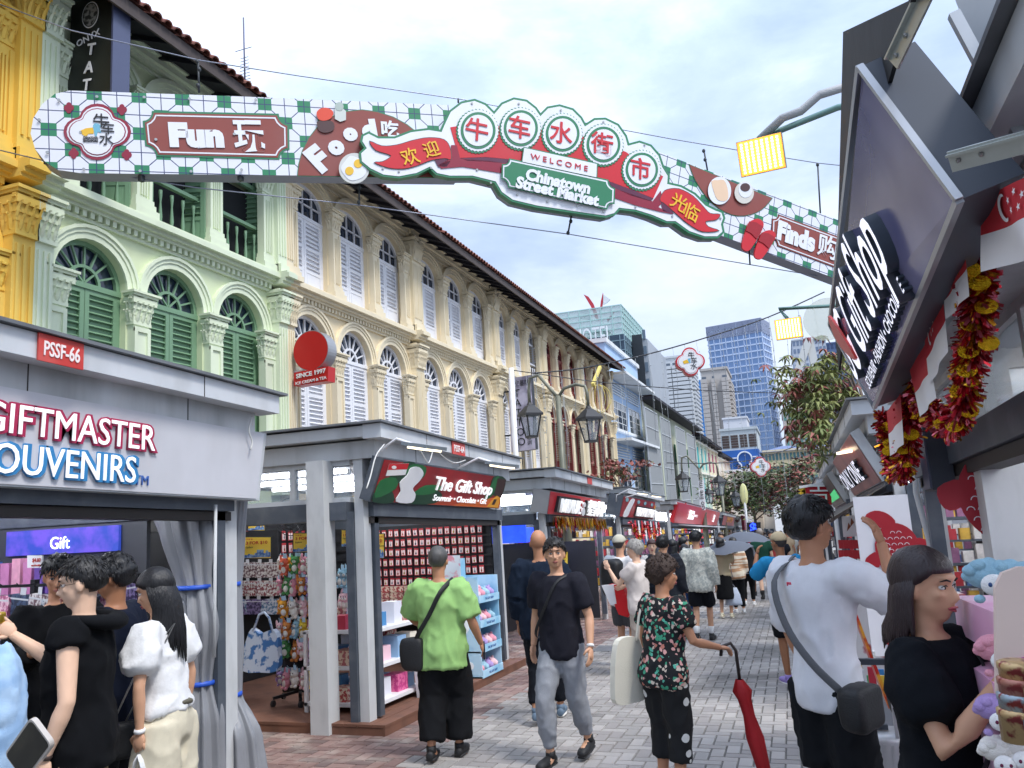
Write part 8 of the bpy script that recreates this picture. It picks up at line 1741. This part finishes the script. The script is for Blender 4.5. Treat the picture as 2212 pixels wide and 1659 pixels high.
# man in black tee walking towards the camera
px, py = -1.86, 6.35
p = person(px, py, R(168), 'man in a washed black tee and light grey joggers walking towards the camera', H=1.74, sk='a', hair=('short', '1a1614'), top=('tee', '24242c', .6), bot=('jogger', '8d9096'), shoes='1a1a1c', step=.45, head=(R(28), 0), arms=(((.08, -.06, -.28), (.10, -.02, -.53)), ((-.09, .0, -.28), (-.13, .1, -.51))), group=None)
strap(p, [(-.12, .02, 1.46), (-.05, .13, 1.4), (.05, .165, 1.2), (.16, .13, 1.02), (.2, .0, .95), (.12, -.13, 1.05), (-.03, -.14, 1.3), (-.12, .0, 1.465)], .012, BLK, label='thin black cross-body strap on the man in the black tee', cat='strap')
w = p['T'](p['A'][-1][2], True); 
MB().lathe(p['T'](p['A'][-1][2], True).lerp(p['T'](p['A'][-1][1], True), .1), [(.029, -.01), (.031, 0), (.029, .012)], 14, axis=tuple(p['T'](p['A'][-1][2], True) - p['T'](p['A'][-1][1], True))).build('wrist_watch', mat('watch_white', 'd8d8d8', .3), label='pale smart watch on the wrist of the man in the black tee', cat='watch')
# green tee man from behind
p = person(-2.88, 6.25, R(8), 'balding man in a light green tee and baggy black trousers seen from behind', H=1.72, sk='b', hair=('crop', '4a4846'), top=('loose', '93bb74', .75), bot=('wide', '121316'), shoes='18181a', step=.3, fat=1.12, arms=(((.1, -.02, -.28), (.14, .12, -.5)), ((-.12, .1, -.26), (-.02, .25, -.38))), group=None)
sp_ = [(.13, .0, 1.47), (.06, -.165, 1.38), (-.04, -.19, 1.2), (-.14, -.19, 1.05), (-.2, -.12, .95)]
strap(p, sp_, .02, BLK, label='wide black strap across the back of the man in green', cat='strap'); softbox(p['T']((-.22, -.14, .88)), .1, .2, .27, R(100), BLK, 'cross_body_bag', label='black cross-body bag at the hip of the man in green', cat='bag')
softbox(p['L'][('w', 1)], .02, .08, .15, R(20), mat('phone_dark', '1c2430', .2), 'phone', label='phone held by the man in the green tee', cat='phone', wob=0)
# bald man in navy behind him
person(-2.43, 7.7, R(10), 'bald man in a long navy top walking away behind the man in the black tee', H=1.84, sk='b', hair=('none', '000000'), top=('loose', '1a2433', .95), bot=('trousers', '11141b'), shoes='5f7386', step=.55, fat=1.1, group=None)
# curly-haired woman with red umbrella
flm = mat('floral_print', '16181c', .8, c2='16181c'); 
def floral():
 m = bpy.data.materials.new('floral'); m.use_nodes = True; nt = m.node_tree; n = nt.nodes; l = nt.links; b = n['Principled BSDF']; b.inputs['Roughness'].default_value = .85; tc = n.new('ShaderNodeTexCoord'); v = n.new('ShaderNodeTexVoronoi'); v.inputs['Scale'].default_value = 38; wv_ = n.new('ShaderNodeTexNoise'); wv_.inputs['Scale'].default_value = 22; l.new(tc.outputs['Object'], wv_.inputs['Vector']); va = n.new('ShaderNodeVectorMath'); va.operation = 'MULTIPLY_ADD'; va.inputs[1].default_value = (.05,) * 3; l.new(wv_.outputs['Color'], va.inputs[0]); l.new(tc.outputs['Object'], va.inputs[2]); l.new(va.outputs[0], v.inputs['Vector'])
 nz = n.new('ShaderNodeTexNoise'); nz.inputs['Scale'].default_value = 90; l.new(tc.outputs['Object'], nz.inputs['Vector']); add = n.new('ShaderNodeMath'); add.operation = 'MULTIPLY_ADD'; add.inputs[1].default_value = .25; l.new(nz.outputs[0], add.inputs[0]); l.new(v.outputs['Distance'], add.inputs[2]); lt = n.new('ShaderNodeMath'); lt.operation = 'LESS_THAN'; lt.inputs[1].default_value = .66; l.new(add.outputs[0], lt.inputs[0])
 sepc = n.new('ShaderNodeSeparateColor'); l.new(v.outputs['Color'], sepc.inputs[0]); r = n.new('ShaderNodeValToRGB'); e = r.color_ramp.elements; r.color_ramp.interpolation = 'CONSTANT'
 for p_, c in ((0, '14161a'), (.3, 'd8a09a'), (.45, '3f9a78'), (.6, '14161a'), (.72, 'd8c8b8'), (.84, '5fb8a0'), (.93, 'c07868')):
  q = e.new(p_) if p_ else e[0]; q.color = (*lin(c), 1)
 l.new(sepc.outputs[0], r.inputs[0]); mx = n.new('ShaderNodeMix'); mx.data_type = 'RGBA'; l.new(lt.outputs[0], mx.inputs[0]); mx.inputs[6].default_value = (*lin('14161a'), 1); l.new(r.outputs[0], mx.inputs[7]); l.new(mx.outputs[2], b.inputs['Base Color']); return m
def dots():
 m = bpy.data.materials.new('dots'); m.use_nodes = True; nt = m.node_tree; n = nt.nodes; l = nt.links; b = n['Principled BSDF']; b.inputs['Roughness'].default_value = .85; tc = n.new('ShaderNodeTexCoord'); v = n.new('ShaderNodeTexVoronoi'); v.inputs['Scale'].default_value = 9.5; v.inputs['Randomness'].default_value = .6; l.new(tc.outputs['Object'], v.inputs['Vector']); lt = n.new('ShaderNodeMath'); lt.operation = 'LESS_THAN'; lt.inputs[1].default_value = .27; l.new(v.outputs['Distance'], lt.inputs[0]); mx = n.new('ShaderNodeMix'); mx.data_type = 'RGBA'; l.new(lt.outputs[0], mx.inputs[0]); mx.inputs[6].default_value = (*lin('0f1013'), 1); mx.inputs[7].default_value = (*lin('dcdcd8'), 1); l.new(mx.outputs[2], b.inputs['Base Color']); return m
px, py = -.92, 5.55
p = person(px, py, R(-38), 'older woman with curly hair, floral blouse and dotted black trousers holding a red umbrella', H=1.57, sk='b', hair=('curly', '3a2a22'), top=('tee', 'x', .5, floral()), bot=('capri', 'x', dots()), shoes='3a3634', sex='f', fat=1.1, lean=.1, head=(R(-25), 0), arms=(((.1, .06, -.25), (.12, .32, -.3), ((0, 0, -1), (.2, .9, -.2), .9)), ((-.06, .0, -.27), (-.04, .1, -.5))), group=None)
w = p['T'](p['A'][1][2], True) + (p['RZ'] @ V((.02, .08, -.03))); g_ = V((w.x, w.y, gz(w.y)))
r = thing('folded_umbrella', g_, 'folded red umbrella used as a walking stick by the curly haired woman', 'umbrella'); um = mat('umbrella_red', 'a8121c', .55, bump=.5, bsc=16)
e_ = g_ + V((.16, .05, .0)); u_ = (w - e_).normalized(); L_u = (w - e_).length; MB().tube([w + V((-.07, -.02, -.03)), w + V((-.06, -.02, .03)), w + V((0, 0, .05)), w + V((.03, .0, .0)), e_.lerp(w, .78)], .012, 8).build('handle', mat('handle_dark', '2a2220', .4), r)
n_f = 16; vs = []; prof = ((.8, .02), (.72, .05), (.66, .035), (.55, .03), (.4, .045), (.2, .035), (.02, .01)); X_ = V((1, 0, 0)); 
for t, rr in prof:
 for q in range(n_f): a = 6.2832 * q / n_f; f = 1 + (.35 if q % 2 else -.1); vs.append(e_.lerp(w, t) + V((math.cos(a) * rr * f, math.sin(a) * rr * f, 0)))
b = MB(); b.add(vs, [(j * n_f + q, j * n_f + (q + 1) % n_f, (j + 1) * n_f + (q + 1) % n_f, (j + 1) * n_f + q) for j in range(len(prof) - 1) for q in range(n_f)], True); b.build('canopy', um, r); MB().tube([e_.lerp(w, .02), e_ ], .006, 6).build('tip', mat('stud_steel'), r)
cv = mat('canvas_cream', 'ddd8c8', .9, bump=.3, bsc=200); MB().prism([p['T']((-.2, a - .16, .93 + c)) for a, c in smooth_pts([(-.15, -.23), (.0, -.25), (.16, -.22), (.165, .0), (.12, .2), (.03, .235), (-.08, .22), (-.13, .1), (-.16, -.1)], 3)], p['RZ'] @ V((-.05, 0, 0))).build('tote_bag', cv, label='cream canvas tote bag on the shoulder of the curly haired woman', cat='bag'); strap(p, [(-.19, -.1, 1.12), (-.16, -.08, 1.36), (-.12, .02, 1.46), (-.15, .12, 1.34), (-.19, -.02, 1.12)], .012, cv, label='cream canvas strap of the shoulder tote', cat='strap')
# tall man in white tee on the right
px, py = at_u(1752, 4.3), 4.3
p = person(px, py, R(-42), 'tall black haired man in white tee and black shorts, back turned, hand at ear', H=1.87, sk='b', hair=('full', '121214'), top=('tee', 'dcdde2', .8), bot=('shorts', '14161a'), shoes='17181a', fat=.86, head=(R(-15), 0), arms=(((.1, .2, -.13), (.02, .24, .13), ((-1, -.3, 0), (-.3, .0, 1), .5)), ((-.06, .05, -.28), (-.04, .14, -.52))), group=None)
gst = mat('strap_grey', '5c5e62', .8, bump=.4, bsc=200)
strap(p, [(-.13, .02, 1.48), (-.11, -.15, 1.38), (-.02, -.205, 1.2), (.1, -.205, 1.05), (.2, -.15, .93)], .02, gst, label='grey webbing strap across the white tee', cat='strap'); softbox(p['T']((.25, -.1, .87)), .13, .24, .2, R(-30), BLK, 'waist_bag', label='black waist bag at the side of the man in white', cat='bag')
text('pa', p['T']((-.02, -.16, 1.37), True), p['RZ'] @ V((1, 0, 0)), (0, 0, 1), .02, mat('print_pink', 'e0506a', .6), p['r'], ext=.004)
# woman in black dress on the right
px, py = ony(1986, 1250, 2.9).x, 2.9
p = person(px, py, R(-122), 'dark haired woman in a black puff-sleeved dress looking towards the pink display', H=1.64, sk='a', hair=('bob', '2a1c1e'), top=('dress', '14171c', .55), bot=('none', 'x'), shoes='17181a', sex='f', fat=1.1, head=(R(-4), R(-6)), arms=(((.08, .12, -.25), (.02, .36, .06), ((-.3, .2, .3), (.1, 1, .55), .25, 1)), ((-.07, .12, -.26), (.05, .37, .04), ((1, 0, .3), (.3, .9, .5), .3, -1))), group=None)
strap(p, [(-.13, .0, 1.46), (-.06, .14, 1.38), (.05, .19, 1.2), (.17, .18, 1.08), (.2, .14, 1.02)], .013, mat('strap_woven', '2b2c30', .8, bump=.9, bsc=160), label='woven black strap across the black dress', cat='strap')
wv = mat('woven_black', '1b1b1e', .85, c2='34343a', sc=60, bump=1.5, bsc=70); softbox(p['T']((.2, .12, .93)), .32, .13, .24, p['RZ'].to_euler().z + R(55), wv, 'woven_handbag', label='textured black woven handbag on the hip of the woman in black', cat='bag', wob=.02)
# left group
p = person(at_u(185, 3.1), 3.1, R(116), 'young man in black sleeveless hooded top and camouflage trousers holding up a gold tin', H=1.74, sk='d', hair=('short', '1c1a1a'), top=('vest', '101114', 0), bot=('trousers', 'x', mat('camouflage', '4a4a38', .9, c2='7a6a50', sc=14, lo=.48, hi=.52)), shoes='2a2a2c', fat=1.1, glasses=True, head=(R(12), R(-8)), arms=(((.05, .2, -.2), (.02, .43, -.02), ((-.4, .3, .5), (0, .7, .7), .5)), ((-.07, -.03, -.3), (-.06, .07, -.55), ((1, .1, 0), (0, .1, -1), .9))), group=None)
hd = p['L'][('w', 1)]; softbox(hd + V((0, 0, .03)), .04, .04, .06, 0, mat('tin_gold', 'b89838', .3, .8), 'gold_tin', label='small gold tin held up by the man in the sleeveless top', cat='tin', wob=0)
def watch(p, s, m, label, cat='watch', r_=.029, face=None):
 w1, e1 = p['T'](p['A'][s][2], True), p['T'](p['A'][s][1], True); MB().lathe(w1.lerp(e1, .09), [(r_, -.011), (r_ + .003, 0), (r_, .011)], 14, axis=tuple(w1 - e1)).build('wrist_watch', m, label=label, cat=cat)
 if face: MB().disc(w1.lerp(e1, .09) + V((0, -.034, 0)), .019, (0, -1, 0), 18, .006).build('watch_face', face, label='round watch face on the bare arm of the sleeveless man', cat='watch')
watch(p, -1, mat('band_brown', '3a2c26', .6), 'dark brown watch band on the bare armed man', face=mat('print_white')); carrier(p['L'][('w', -1)] - V((0, 0, .03)), 'white plastic carrier bag held by the man in the sleeveless top', .3, .24)
MB().tube(smooth3([p['T']((a, b_, c), True) for a, b_, c in ((-.12, .03, 1.47), (-.13, -.1, 1.45), (0, -.15, 1.43), (.13, -.1, 1.45), (.12, .03, 1.47))]), [.025, .03, .035, .04, .045, .05, .055, .055, .055, .055, .05, .045, .04, .035, .03, .03, .025], 10, flat=.7).build('hood', mat('cloth_101114'), p['r'])
p = person(at_u(252, 3.7), 3.7, R(108), 'man in a dark navy seersucker shirt standing behind the sleeveless man', H=1.75, sk='c', hair=('full', '16161a'), top=('tee', '161c2c', .75), bot=('trousers', '101115'), shoes='17181a', head=(R(10), R(-10)), arms=((), ((-.07, -.02, -.29), (-.05, .08, -.53), ((1, 0, 0), (0, .1, -1), .8))), group=None)
carrier(p['L'][('w', -1)] - V((0, 0, .02)), 'white plastic carrier bag held by the man in the navy shirt', .28, .2); watch(p, -1, mat('stud_steel'), 'steel watch on the wrist of the man in navy')
p = person(at_u(128, 3.8), 3.8, R(-120), 'man in black facing the others, hand raised to his chest', H=1.77, sk='b', hair=('short', '141416'), top=('tee', '0f1013', .95), bot=('trousers', '101115'), shoes='17181a', head=(R(-14), R(-14)), arms=(((.06, .12, -.26), (-.02, .32, -.16), ((0, 0, -1), (-.6, .7, .1), .5)), ()), group=None)
bl_ = mat('blouse_white', 'dcdcdc', .85, bump=.3, bsc=40)
p = person(at_u(365, 3.6), 3.6, R(100), 'woman with long black hair in a white puff-sleeved blouse and cream trousers', H=1.67, sk='a', hair=('long', '100f12'), top=('puff', 'x', .6, bl_), bot=('wide', 'd2c9b2'), shoes='8a8078', sex='f', fat=.96, lean=.1, head=(R(10), R(-12)), arms=((), ((-.08, .0, -.28), (-.06, .03, -.52), ((1, 0, 0), (0, .05, -1), .8))), group=None)
carrier(p['L'][('w', -1)] - V((0, 0, .02)), 'white carrier bag with black SG lettering held by the woman in white', .28, .18); q = p['L'][('w', -1)]; text('SG', q + V((-.0, -.085, -.27)), (1, .1, 0), (0, 0, 1), .035, mat('ink'), p['r'], ext=.002, bold=.002)
watch(p, -1, mat('print_white'), 'white banded smart watch of the woman in white', r_=.026); MB().tube([p['T'](t_, True) for t_ in ((-.15, .0, .99), (0, .15, .995), (.15, .0, .99), (0, -.15, .99), (-.15, 0, .99))], .014, 8).build('belt', mat('belt_olive', '5a5648', .7), p['r'])
softbox(p['T']((-.16, .2, .84)), .28, .1, .18, R(30), BLK, 'handbag', label='small black handbag with chain in front of the woman in white', cat='bag', wob=.02); MB().tube([p['T'](t_, True) for t_ in ((-.24, .2, .92), (-.17, .06, 1.2), (-.05, -.12, 1.43), (-.2, .02, 1.1), (-.1, .22, .9))], .005, 5).build('bag_chain', mat('stud_steel'), label='thin chain strap of the small black handbag', cat='strap')
dn = mat('denim_pale', '8fb0d4', .9, c2='a8c4e0', sc=10, bump=.4, bsc=250)
p = person(at_u(-75, 2.6), 2.6, R(30), 'person in a pale denim jacket cut off by the left edge of the picture', H=1.62, sk='d', hair=('bob', '3a2c28'), top=('jacket', 'x', 1.0, dn), bot=('wide', 'd4cfd8'), shoes='d0d0d0', sex='f', group=None)
# hand with a phone at the lower left corner
pc_ = dep(65, 1617, 1.7); ux = (dep(107, 1559, 1.66) - dep(23, 1675, 1.74)).normalized(); uy = (dep(82, 1535, 1.68) - dep(132, 1583, 1.66)); uy = (uy - ux * uy.dot(ux)).normalized()
r = thing('raised_phone', pc_, 'smartphone in a clear case held up at the lower left corner', 'phone'); F = Matrix((uy, ux, uy.cross(ux))).transposed()
def rr_box(w, h, t, c=.012, off=0, n_=5):
 P = []
 for sx, sy, a0 in ((1, 1, 0), (-1, 1, 90), (-1, -1, 180), (1, -1, 270)):
  for q in range(n_ + 1): a = R(a0 + 90 * q / n_); P.append(pc_ + F @ V((sx * (w / 2 - c) + c * math.cos(a), sy * (h / 2 - c) + c * math.sin(a), off)))
 return MB().prism(P, F @ V((0, 0, t)))
rr_box(.078, .15, .011, .014, -.006).build('case', mat('case_clear', 'b8b0a8', .25, .1, spec=.7), r); rr_box(.068, .14, .014, .01, -.0075).build('screen', mat('phone_screen', '2c2a20', .15, c2='14130f', sc=20), r)
hb_ = MB(); hand(hb_, dep(70, 1800, 1.78), (dep(85, 1650, 1.72) - dep(70, 1800, 1.78)), (-.3, .6, .5), 1., .55, 1); hb_.tube([dep(30, 2080, 1.8), dep(70, 1800, 1.78)], [.035, .027], 10); hb_.build('hand', skin('d'), label='hand gripping the phone at the lower left corner', cat='hand')
# ---- the crowd down the street: (u, y, yaw, H, skin, hair, top, bottom, shoes, extras)
def crowd(u, y, yaw, label, near=False, **kw): return person(at_u(u, y), y, yaw, label, near=near, **kw)
c1 = crowd(1338, 11.0, R(-20), 'man in a white tee and beige cap with a black backpack', near=True, vox=.013, H=1.76, sk='a', hair=('cap', 'b8b4a4'), top=('tee', 'd8d8da', .6), bot=('shorts', '4a4c50'), shoes='2a2a2c', arms=((), ()))
softbox(c1['T']((0, -.24, 1.2)), .3, .2, .5, R(-20), mat('bag_black'), 'backpack', label='black roll-top backpack on the man in the beige cap', cat='backpack')
c2 = crowd(1372, 10.3, R(75), 'woman with short silver hair holding a red bag and a phone', near=True, vox=.012, H=1.68, sk='d', hair=('grey', '9a9690'), top=('tee', 'cfc6c0', .5), bot=('trousers', 'b0a498'), shoes='d0cdc8', sex='f', fat=1.08, head=(R(8), 0), arms=(((.06, .14, -.24), (.0, .3, -.28)), ((-.05, .2, -.22), (-.05, .32, -.0))))
q = c2['L'][('w', 1)]; MB().prism([q + V(t_) for t_ in ((-.12, 0, .05), (.06, 0, .03), (.16, 0, -.3), (.1, 0, -.38), (-.02, 0, -.34), (-.1, 0, -.12))], (.02, .1, 0)).build('red_bag', mat('film_red', 'd01820', .3, bump=1, bsc=20), label='glossy red shopping bag in the hand of the silver haired woman', cat='bag'); MB().prism([q + V(t_) for t_ in ((-.22, -.01, .04), (-.06, -.01, .05), (-.04, -.01, -.2), (-.12, -.01, -.22))], (.02, .05, 0)).build('white_bag', mat('print_white'), label='white paper bag beside the red shopping bag', cat='bag')
crowd(1408, 14.5, R(190), 'woman in a white top facing the camera by the stall with streamers', H=1.66, sk='d', hair=('pony', '4a2a24'), top=('tee', 'd8d6d0', .95), bot=('trousers', '2a2c34'), shoes='d0d0d0', sex='f', head=(R(1), 0))
crowd(1432, 11.8, R(-10), 'man in a dark sweater with a white collar seen from behind', near=True, vox=.014, H=1.72, sk='a', hair=('short', '121214'), top=('jacket', '22252c', .95), bot=('trousers', '1c2430'), shoes='d0d0d0', fat=1.1)
plm = mat('plaid_pale', 'd4d4c8', .9, c2='b0b4ac', sc=26, lo=.47, hi=.53); crowd(1504, 13.6, R(-4), 'man in a pale checked overshirt and wide black shorts', near=True, vox=.014, H=1.78, sk='a', hair=('short', '16161a'), top=('jacket', 'x', 1.0, plm), bot=('shorts', '14161c'), shoes='2a2a2c', socks='e0e0e0', step=.4)
crowd(1452, 16, R(0), 'woman with black hair in a pale blue backpack strap top', H=1.64, sk='a', hair=('bob', '121214'), top=('tee', 'c8d0dc', .6), bot=('trousers', '20242c'), shoes='2a2a2c', sex='f')
crowd(1476, 16.8, R(-30), 'woman with a ponytail in a striped orange top', H=1.68, sk='a', hair=('pony', '121214'), top=('tee', 'c8907a', .6), bot=('trousers', '20242c'), shoes='d0d0d0', sex='f', head=(R(-20), 0))
c3 = crowd(1556, 17.2, R(-8), 'woman in a beige knit and black midi skirt under a grey umbrella', H=1.63, sk='a', hair=('bob', '16161a'), top=('fitted', 'c0b090', .6), bot=('skirt', '121316'), shoes='d8d0b8', sex='f', step=.2, arms=(((.06, .1, -.25), (.05, .25, -.05)), ()))
carrier(c3['L'][('w', -1)] + V((.35, 0, -.05)), 'blue and white carrier bag of the woman in beige', .35, .32, 'c8d4e8')
crowd(1584, 18.2, R(20), 'woman in a striped brown and cream sweater', H=1.62, sk='a', hair=('bob', '1c1614'), top=('jacket', 'x', .95, mat('stripe_knit', 'b89070', .9, c2='ddd4c4', sc=16, lo=.48, hi=.52, mscale=(.1, .1, 1.4))), bot=('trousers', '14161a'), shoes='e0e0e0', sex='f')
c4 = crowd(1607, 19.8, R(0), 'person in black leggings with a big black backpack and white trainers', H=1.66, sk='a', hair=('bob', '16161a'), top=('tee', 'd8d8dc', .6), bot=('trousers', '0f1012'), shoes='e0e0e0', sex='f', step=.5)
softbox(c4['T']((0, -.22, 1.18)), .4, .26, .62, 0, mat('bag_black'), 'backpack', label='large soft black backpack under the grey umbrella', cat='backpack', wob=.03)
crowd(1644, 21.5, R(8), 'balding man in a dark green tee and beige shorts', H=1.8, sk='d', hair=('crop', '8a8078'), top=('tee', '1f4438', .6), bot=('shorts', 'a09078'), shoes='17181a', socks='17181a', step=.4, fat=1.1)
crowd(1628, 23, R(0), 'person in black shorts half hidden behind the green tee', H=1.7, sk='c', hair=('short', '16161a'), top=('tee', 'b8c4d0', .6), bot=('shorts', '17181c'), shoes='2a2a2c', step=-.4)
cc = crowd(1686, 9.9, R(25), 'man in a bright blue polo, beige cap, black shorts and purple slippers', near=True, vox=.012, H=1.7, sk='c', hair=('cap', 'b8a888'), top=('tee', '2a86b8', .8), bot=('shorts', '121418'), shoes='9a86c8', lean=.05, head=(R(20), 0), arms=(((.1, .1, -.24), (.08, .2, -.45)), ((-.12, .16, -.16), (.0, .28, .1), ((1, 0, .2), (.4, .2, 1), .6))), group=None)
crowd(1478, 14.6, R(0), 'dark haired child-height woman behind the checked overshirt', H=1.55, sk='a', hair=('long', '16161a'), top=('tee', '2a2c36', .6), bot=('trousers', '2a4a7a'), shoes='e0e0e0', sex='f')
tops = ['b84a48', 'd8d8d8', '2a2c34', '4a6a8a', 'c8b090', '5a5a60', '8a3a4a', 'e0dcd0', '2f5a4a', '3a3a42']; rr_ = random.Random(21)
adj = ['in red', 'in white', 'in black', 'in steel blue', 'in tan', 'in grey', 'in maroon', 'in cream', 'in dark green', 'in charcoal']
src = None; k = 0
for y, us in ((26, (1668, 1590, 1690, 1560)), (30, (1702, 1655, 1620)), (35, (1712, 1680, 1646, 1600)), (42, (1690, 1665, 1716, 1630)), (52, (1700, 1680, 1655))):
 for u in us:
  i = k % 10; back = k % 3 != 0
  crowd(u, y + rr_.uniform(-1, 1), R(rr_.uniform(-15, 15) + (0 if back else 180)), 'distant %s %s, %s the camera, %s' % ('man' if k % 2 else 'woman', adj[i], 'walking away from' if back else 'walking towards', {26: 'first row past the grey umbrellas', 30: 'second row past the grey umbrellas', 35: 'middle of the distant crowd', 42: 'deep in the distant crowd', 52: 'at the very end of the crowd'}[y]), H=rr_.uniform(1.58, 1.8), sk='abd'[k % 3], hair=(('short', 'bob', 'short', 'pony')[k % 4], ('16161a', '2a1c18')[k % 2]), top=('tee', tops[i], .6), bot=(('trousers', 'shorts')[k % 2], ('20242c', '5a5448', '14161a')[k % 3]), shoes='d0d0d0', sex='mf'[(k + 1) % 2], step=rr_.uniform(-.5, .5), vox=.03); k += 1
# open grey umbrellas over the crowd
def umbrella(u, v, y, rpx, label, tilt=(0, 0)):
 p = ony(u, v, y); R_ = rpx / FPX * y; r = thing('open_umbrella', p - V((0, 0, .6)), label, 'umbrella', 'open grey umbrellas over the crowd'); RT = Matrix.Rotation(tilt[0], 3, 'X') @ Matrix.Rotation(tilt[1], 3, 'Y'); m = MB(); n = 8; vs = [p + RT @ V((0, 0, R_ * .32))]
 for j in (1, 2, 3, 4):
  for q in range(n * 2): a = 6.2832 * q / (n * 2); f = 1 if q % 2 == 0 else .93; rr = R_ * j / 4 * f; vs.append(p + RT @ V((rr * math.cos(a), rr * math.sin(a), R_ * .32 * (1 - (j / 4) ** 2) - (0 if q % 2 == 0 else -.02 * j / 4))))
 m.add(vs, [(0, 1 + q, 1 + (q + 1) % 16) for q in range(16)] + [(1 + j * 16 + q, 1 + (j + 1) * 16 + q, 1 + (j + 1) * 16 + (q + 1) % 16, 1 + j * 16 + (q + 1) % 16) for j in range(3) for q in range(16)], True); m.build('canopy', mat('umbrella_grey', '565b66', .7), r); MB().tube([p + RT @ V((0, 0, R_ * .36)), p + RT @ V((0, 0, -.6))], .008, 6).build('shaft', mat('stud_steel'), r)
umbrella(1570, 1188, 17.4, 54, 'dark grey open umbrella over the woman in beige', (.12, -.1)); umbrella(1612, 1166, 19.8, 50, 'lighter grey open umbrella just beyond the dark one', (.05, .08))
# suitcase
sm_ = mat('suitcase_silver', 'b9bcc0', .35, .55, var=.05); cx_, cy_ = ony(1900, 1600, 4.85).x, 4.85; r = thing('suitcase', S3(cx_, cy_, 0), 'silver ribbed hard-shell suitcase standing behind the man in white', 'suitcase')
b = MB(); b.box(cx_ - .17, cx_ + .17, cy_ - .12, cy_ + .12, gz(cy_) + .05, gz(cy_) + .64); me = b.mesh('body'); o = bpy.data.objects.new('t', me); COL.objects.link(o); bv = o.modifiers.new('b', 'BEVEL'); bv.width = .035; bv.segments = 4; bpy.context.view_layer.update(); m2 = bpy.data.meshes.new_from_object(o.evaluated_get(bpy.context.evaluated_depsgraph_get())); bpy.data.objects.remove(o)
for v in m2.vertices: v.co -= r.location
m2.materials.append(sm_); m2.polygons.foreach_set('use_smooth', [True] * len(m2.polygons)); o = bpy.data.objects.new('shell', m2); COL.objects.link(o); o.parent = r
for k in range(8): MB().box(cx_ - .14 + k * .037, cx_ - .126 + k * .037, cy_ - .1235, cy_ - .119, gz(cy_) + .09, gz(cy_) + .6).build('rib', sm_, r)
for k in range(5): MB().box(cx_ - .1735, cx_ - .169, cy_ - .085 + k * .037, cy_ - .07 + k * .037, gz(cy_) + .09, gz(cy_) + .6).build('rib', sm_, r)
MB().box(cx_ - .05, cx_ + .05, cy_ - .015, cy_ + .015, gz(cy_) + .645, gz(cy_) + .67).build('grab_handle', mat('box_charcoal'), r)
for s in (-1, 1): MB().box(cx_ + s * .08 - .008, cx_ + s * .08 + .008, cy_ - .11, cy_ - .09, gz(cy_) + .6, gz(cy_) + 1.02).build('trolley_bar', sm_, r)
MB().box(cx_ - .09, cx_ + .09, cy_ - .115, cy_ - .085, gz(cy_) + 1.0, gz(cy_) + 1.03).build('trolley_grip', mat('box_charcoal'), r)
for sx in (-1, 1):
 for sy in (-1, 1): MB().disc((cx_ + sx * .13 - .01, cy_ + sy * .09, gz(cy_) + .028), .027, (1, 0, 0), 12, .02).build('wheel', mat('caster_rubber'), r)
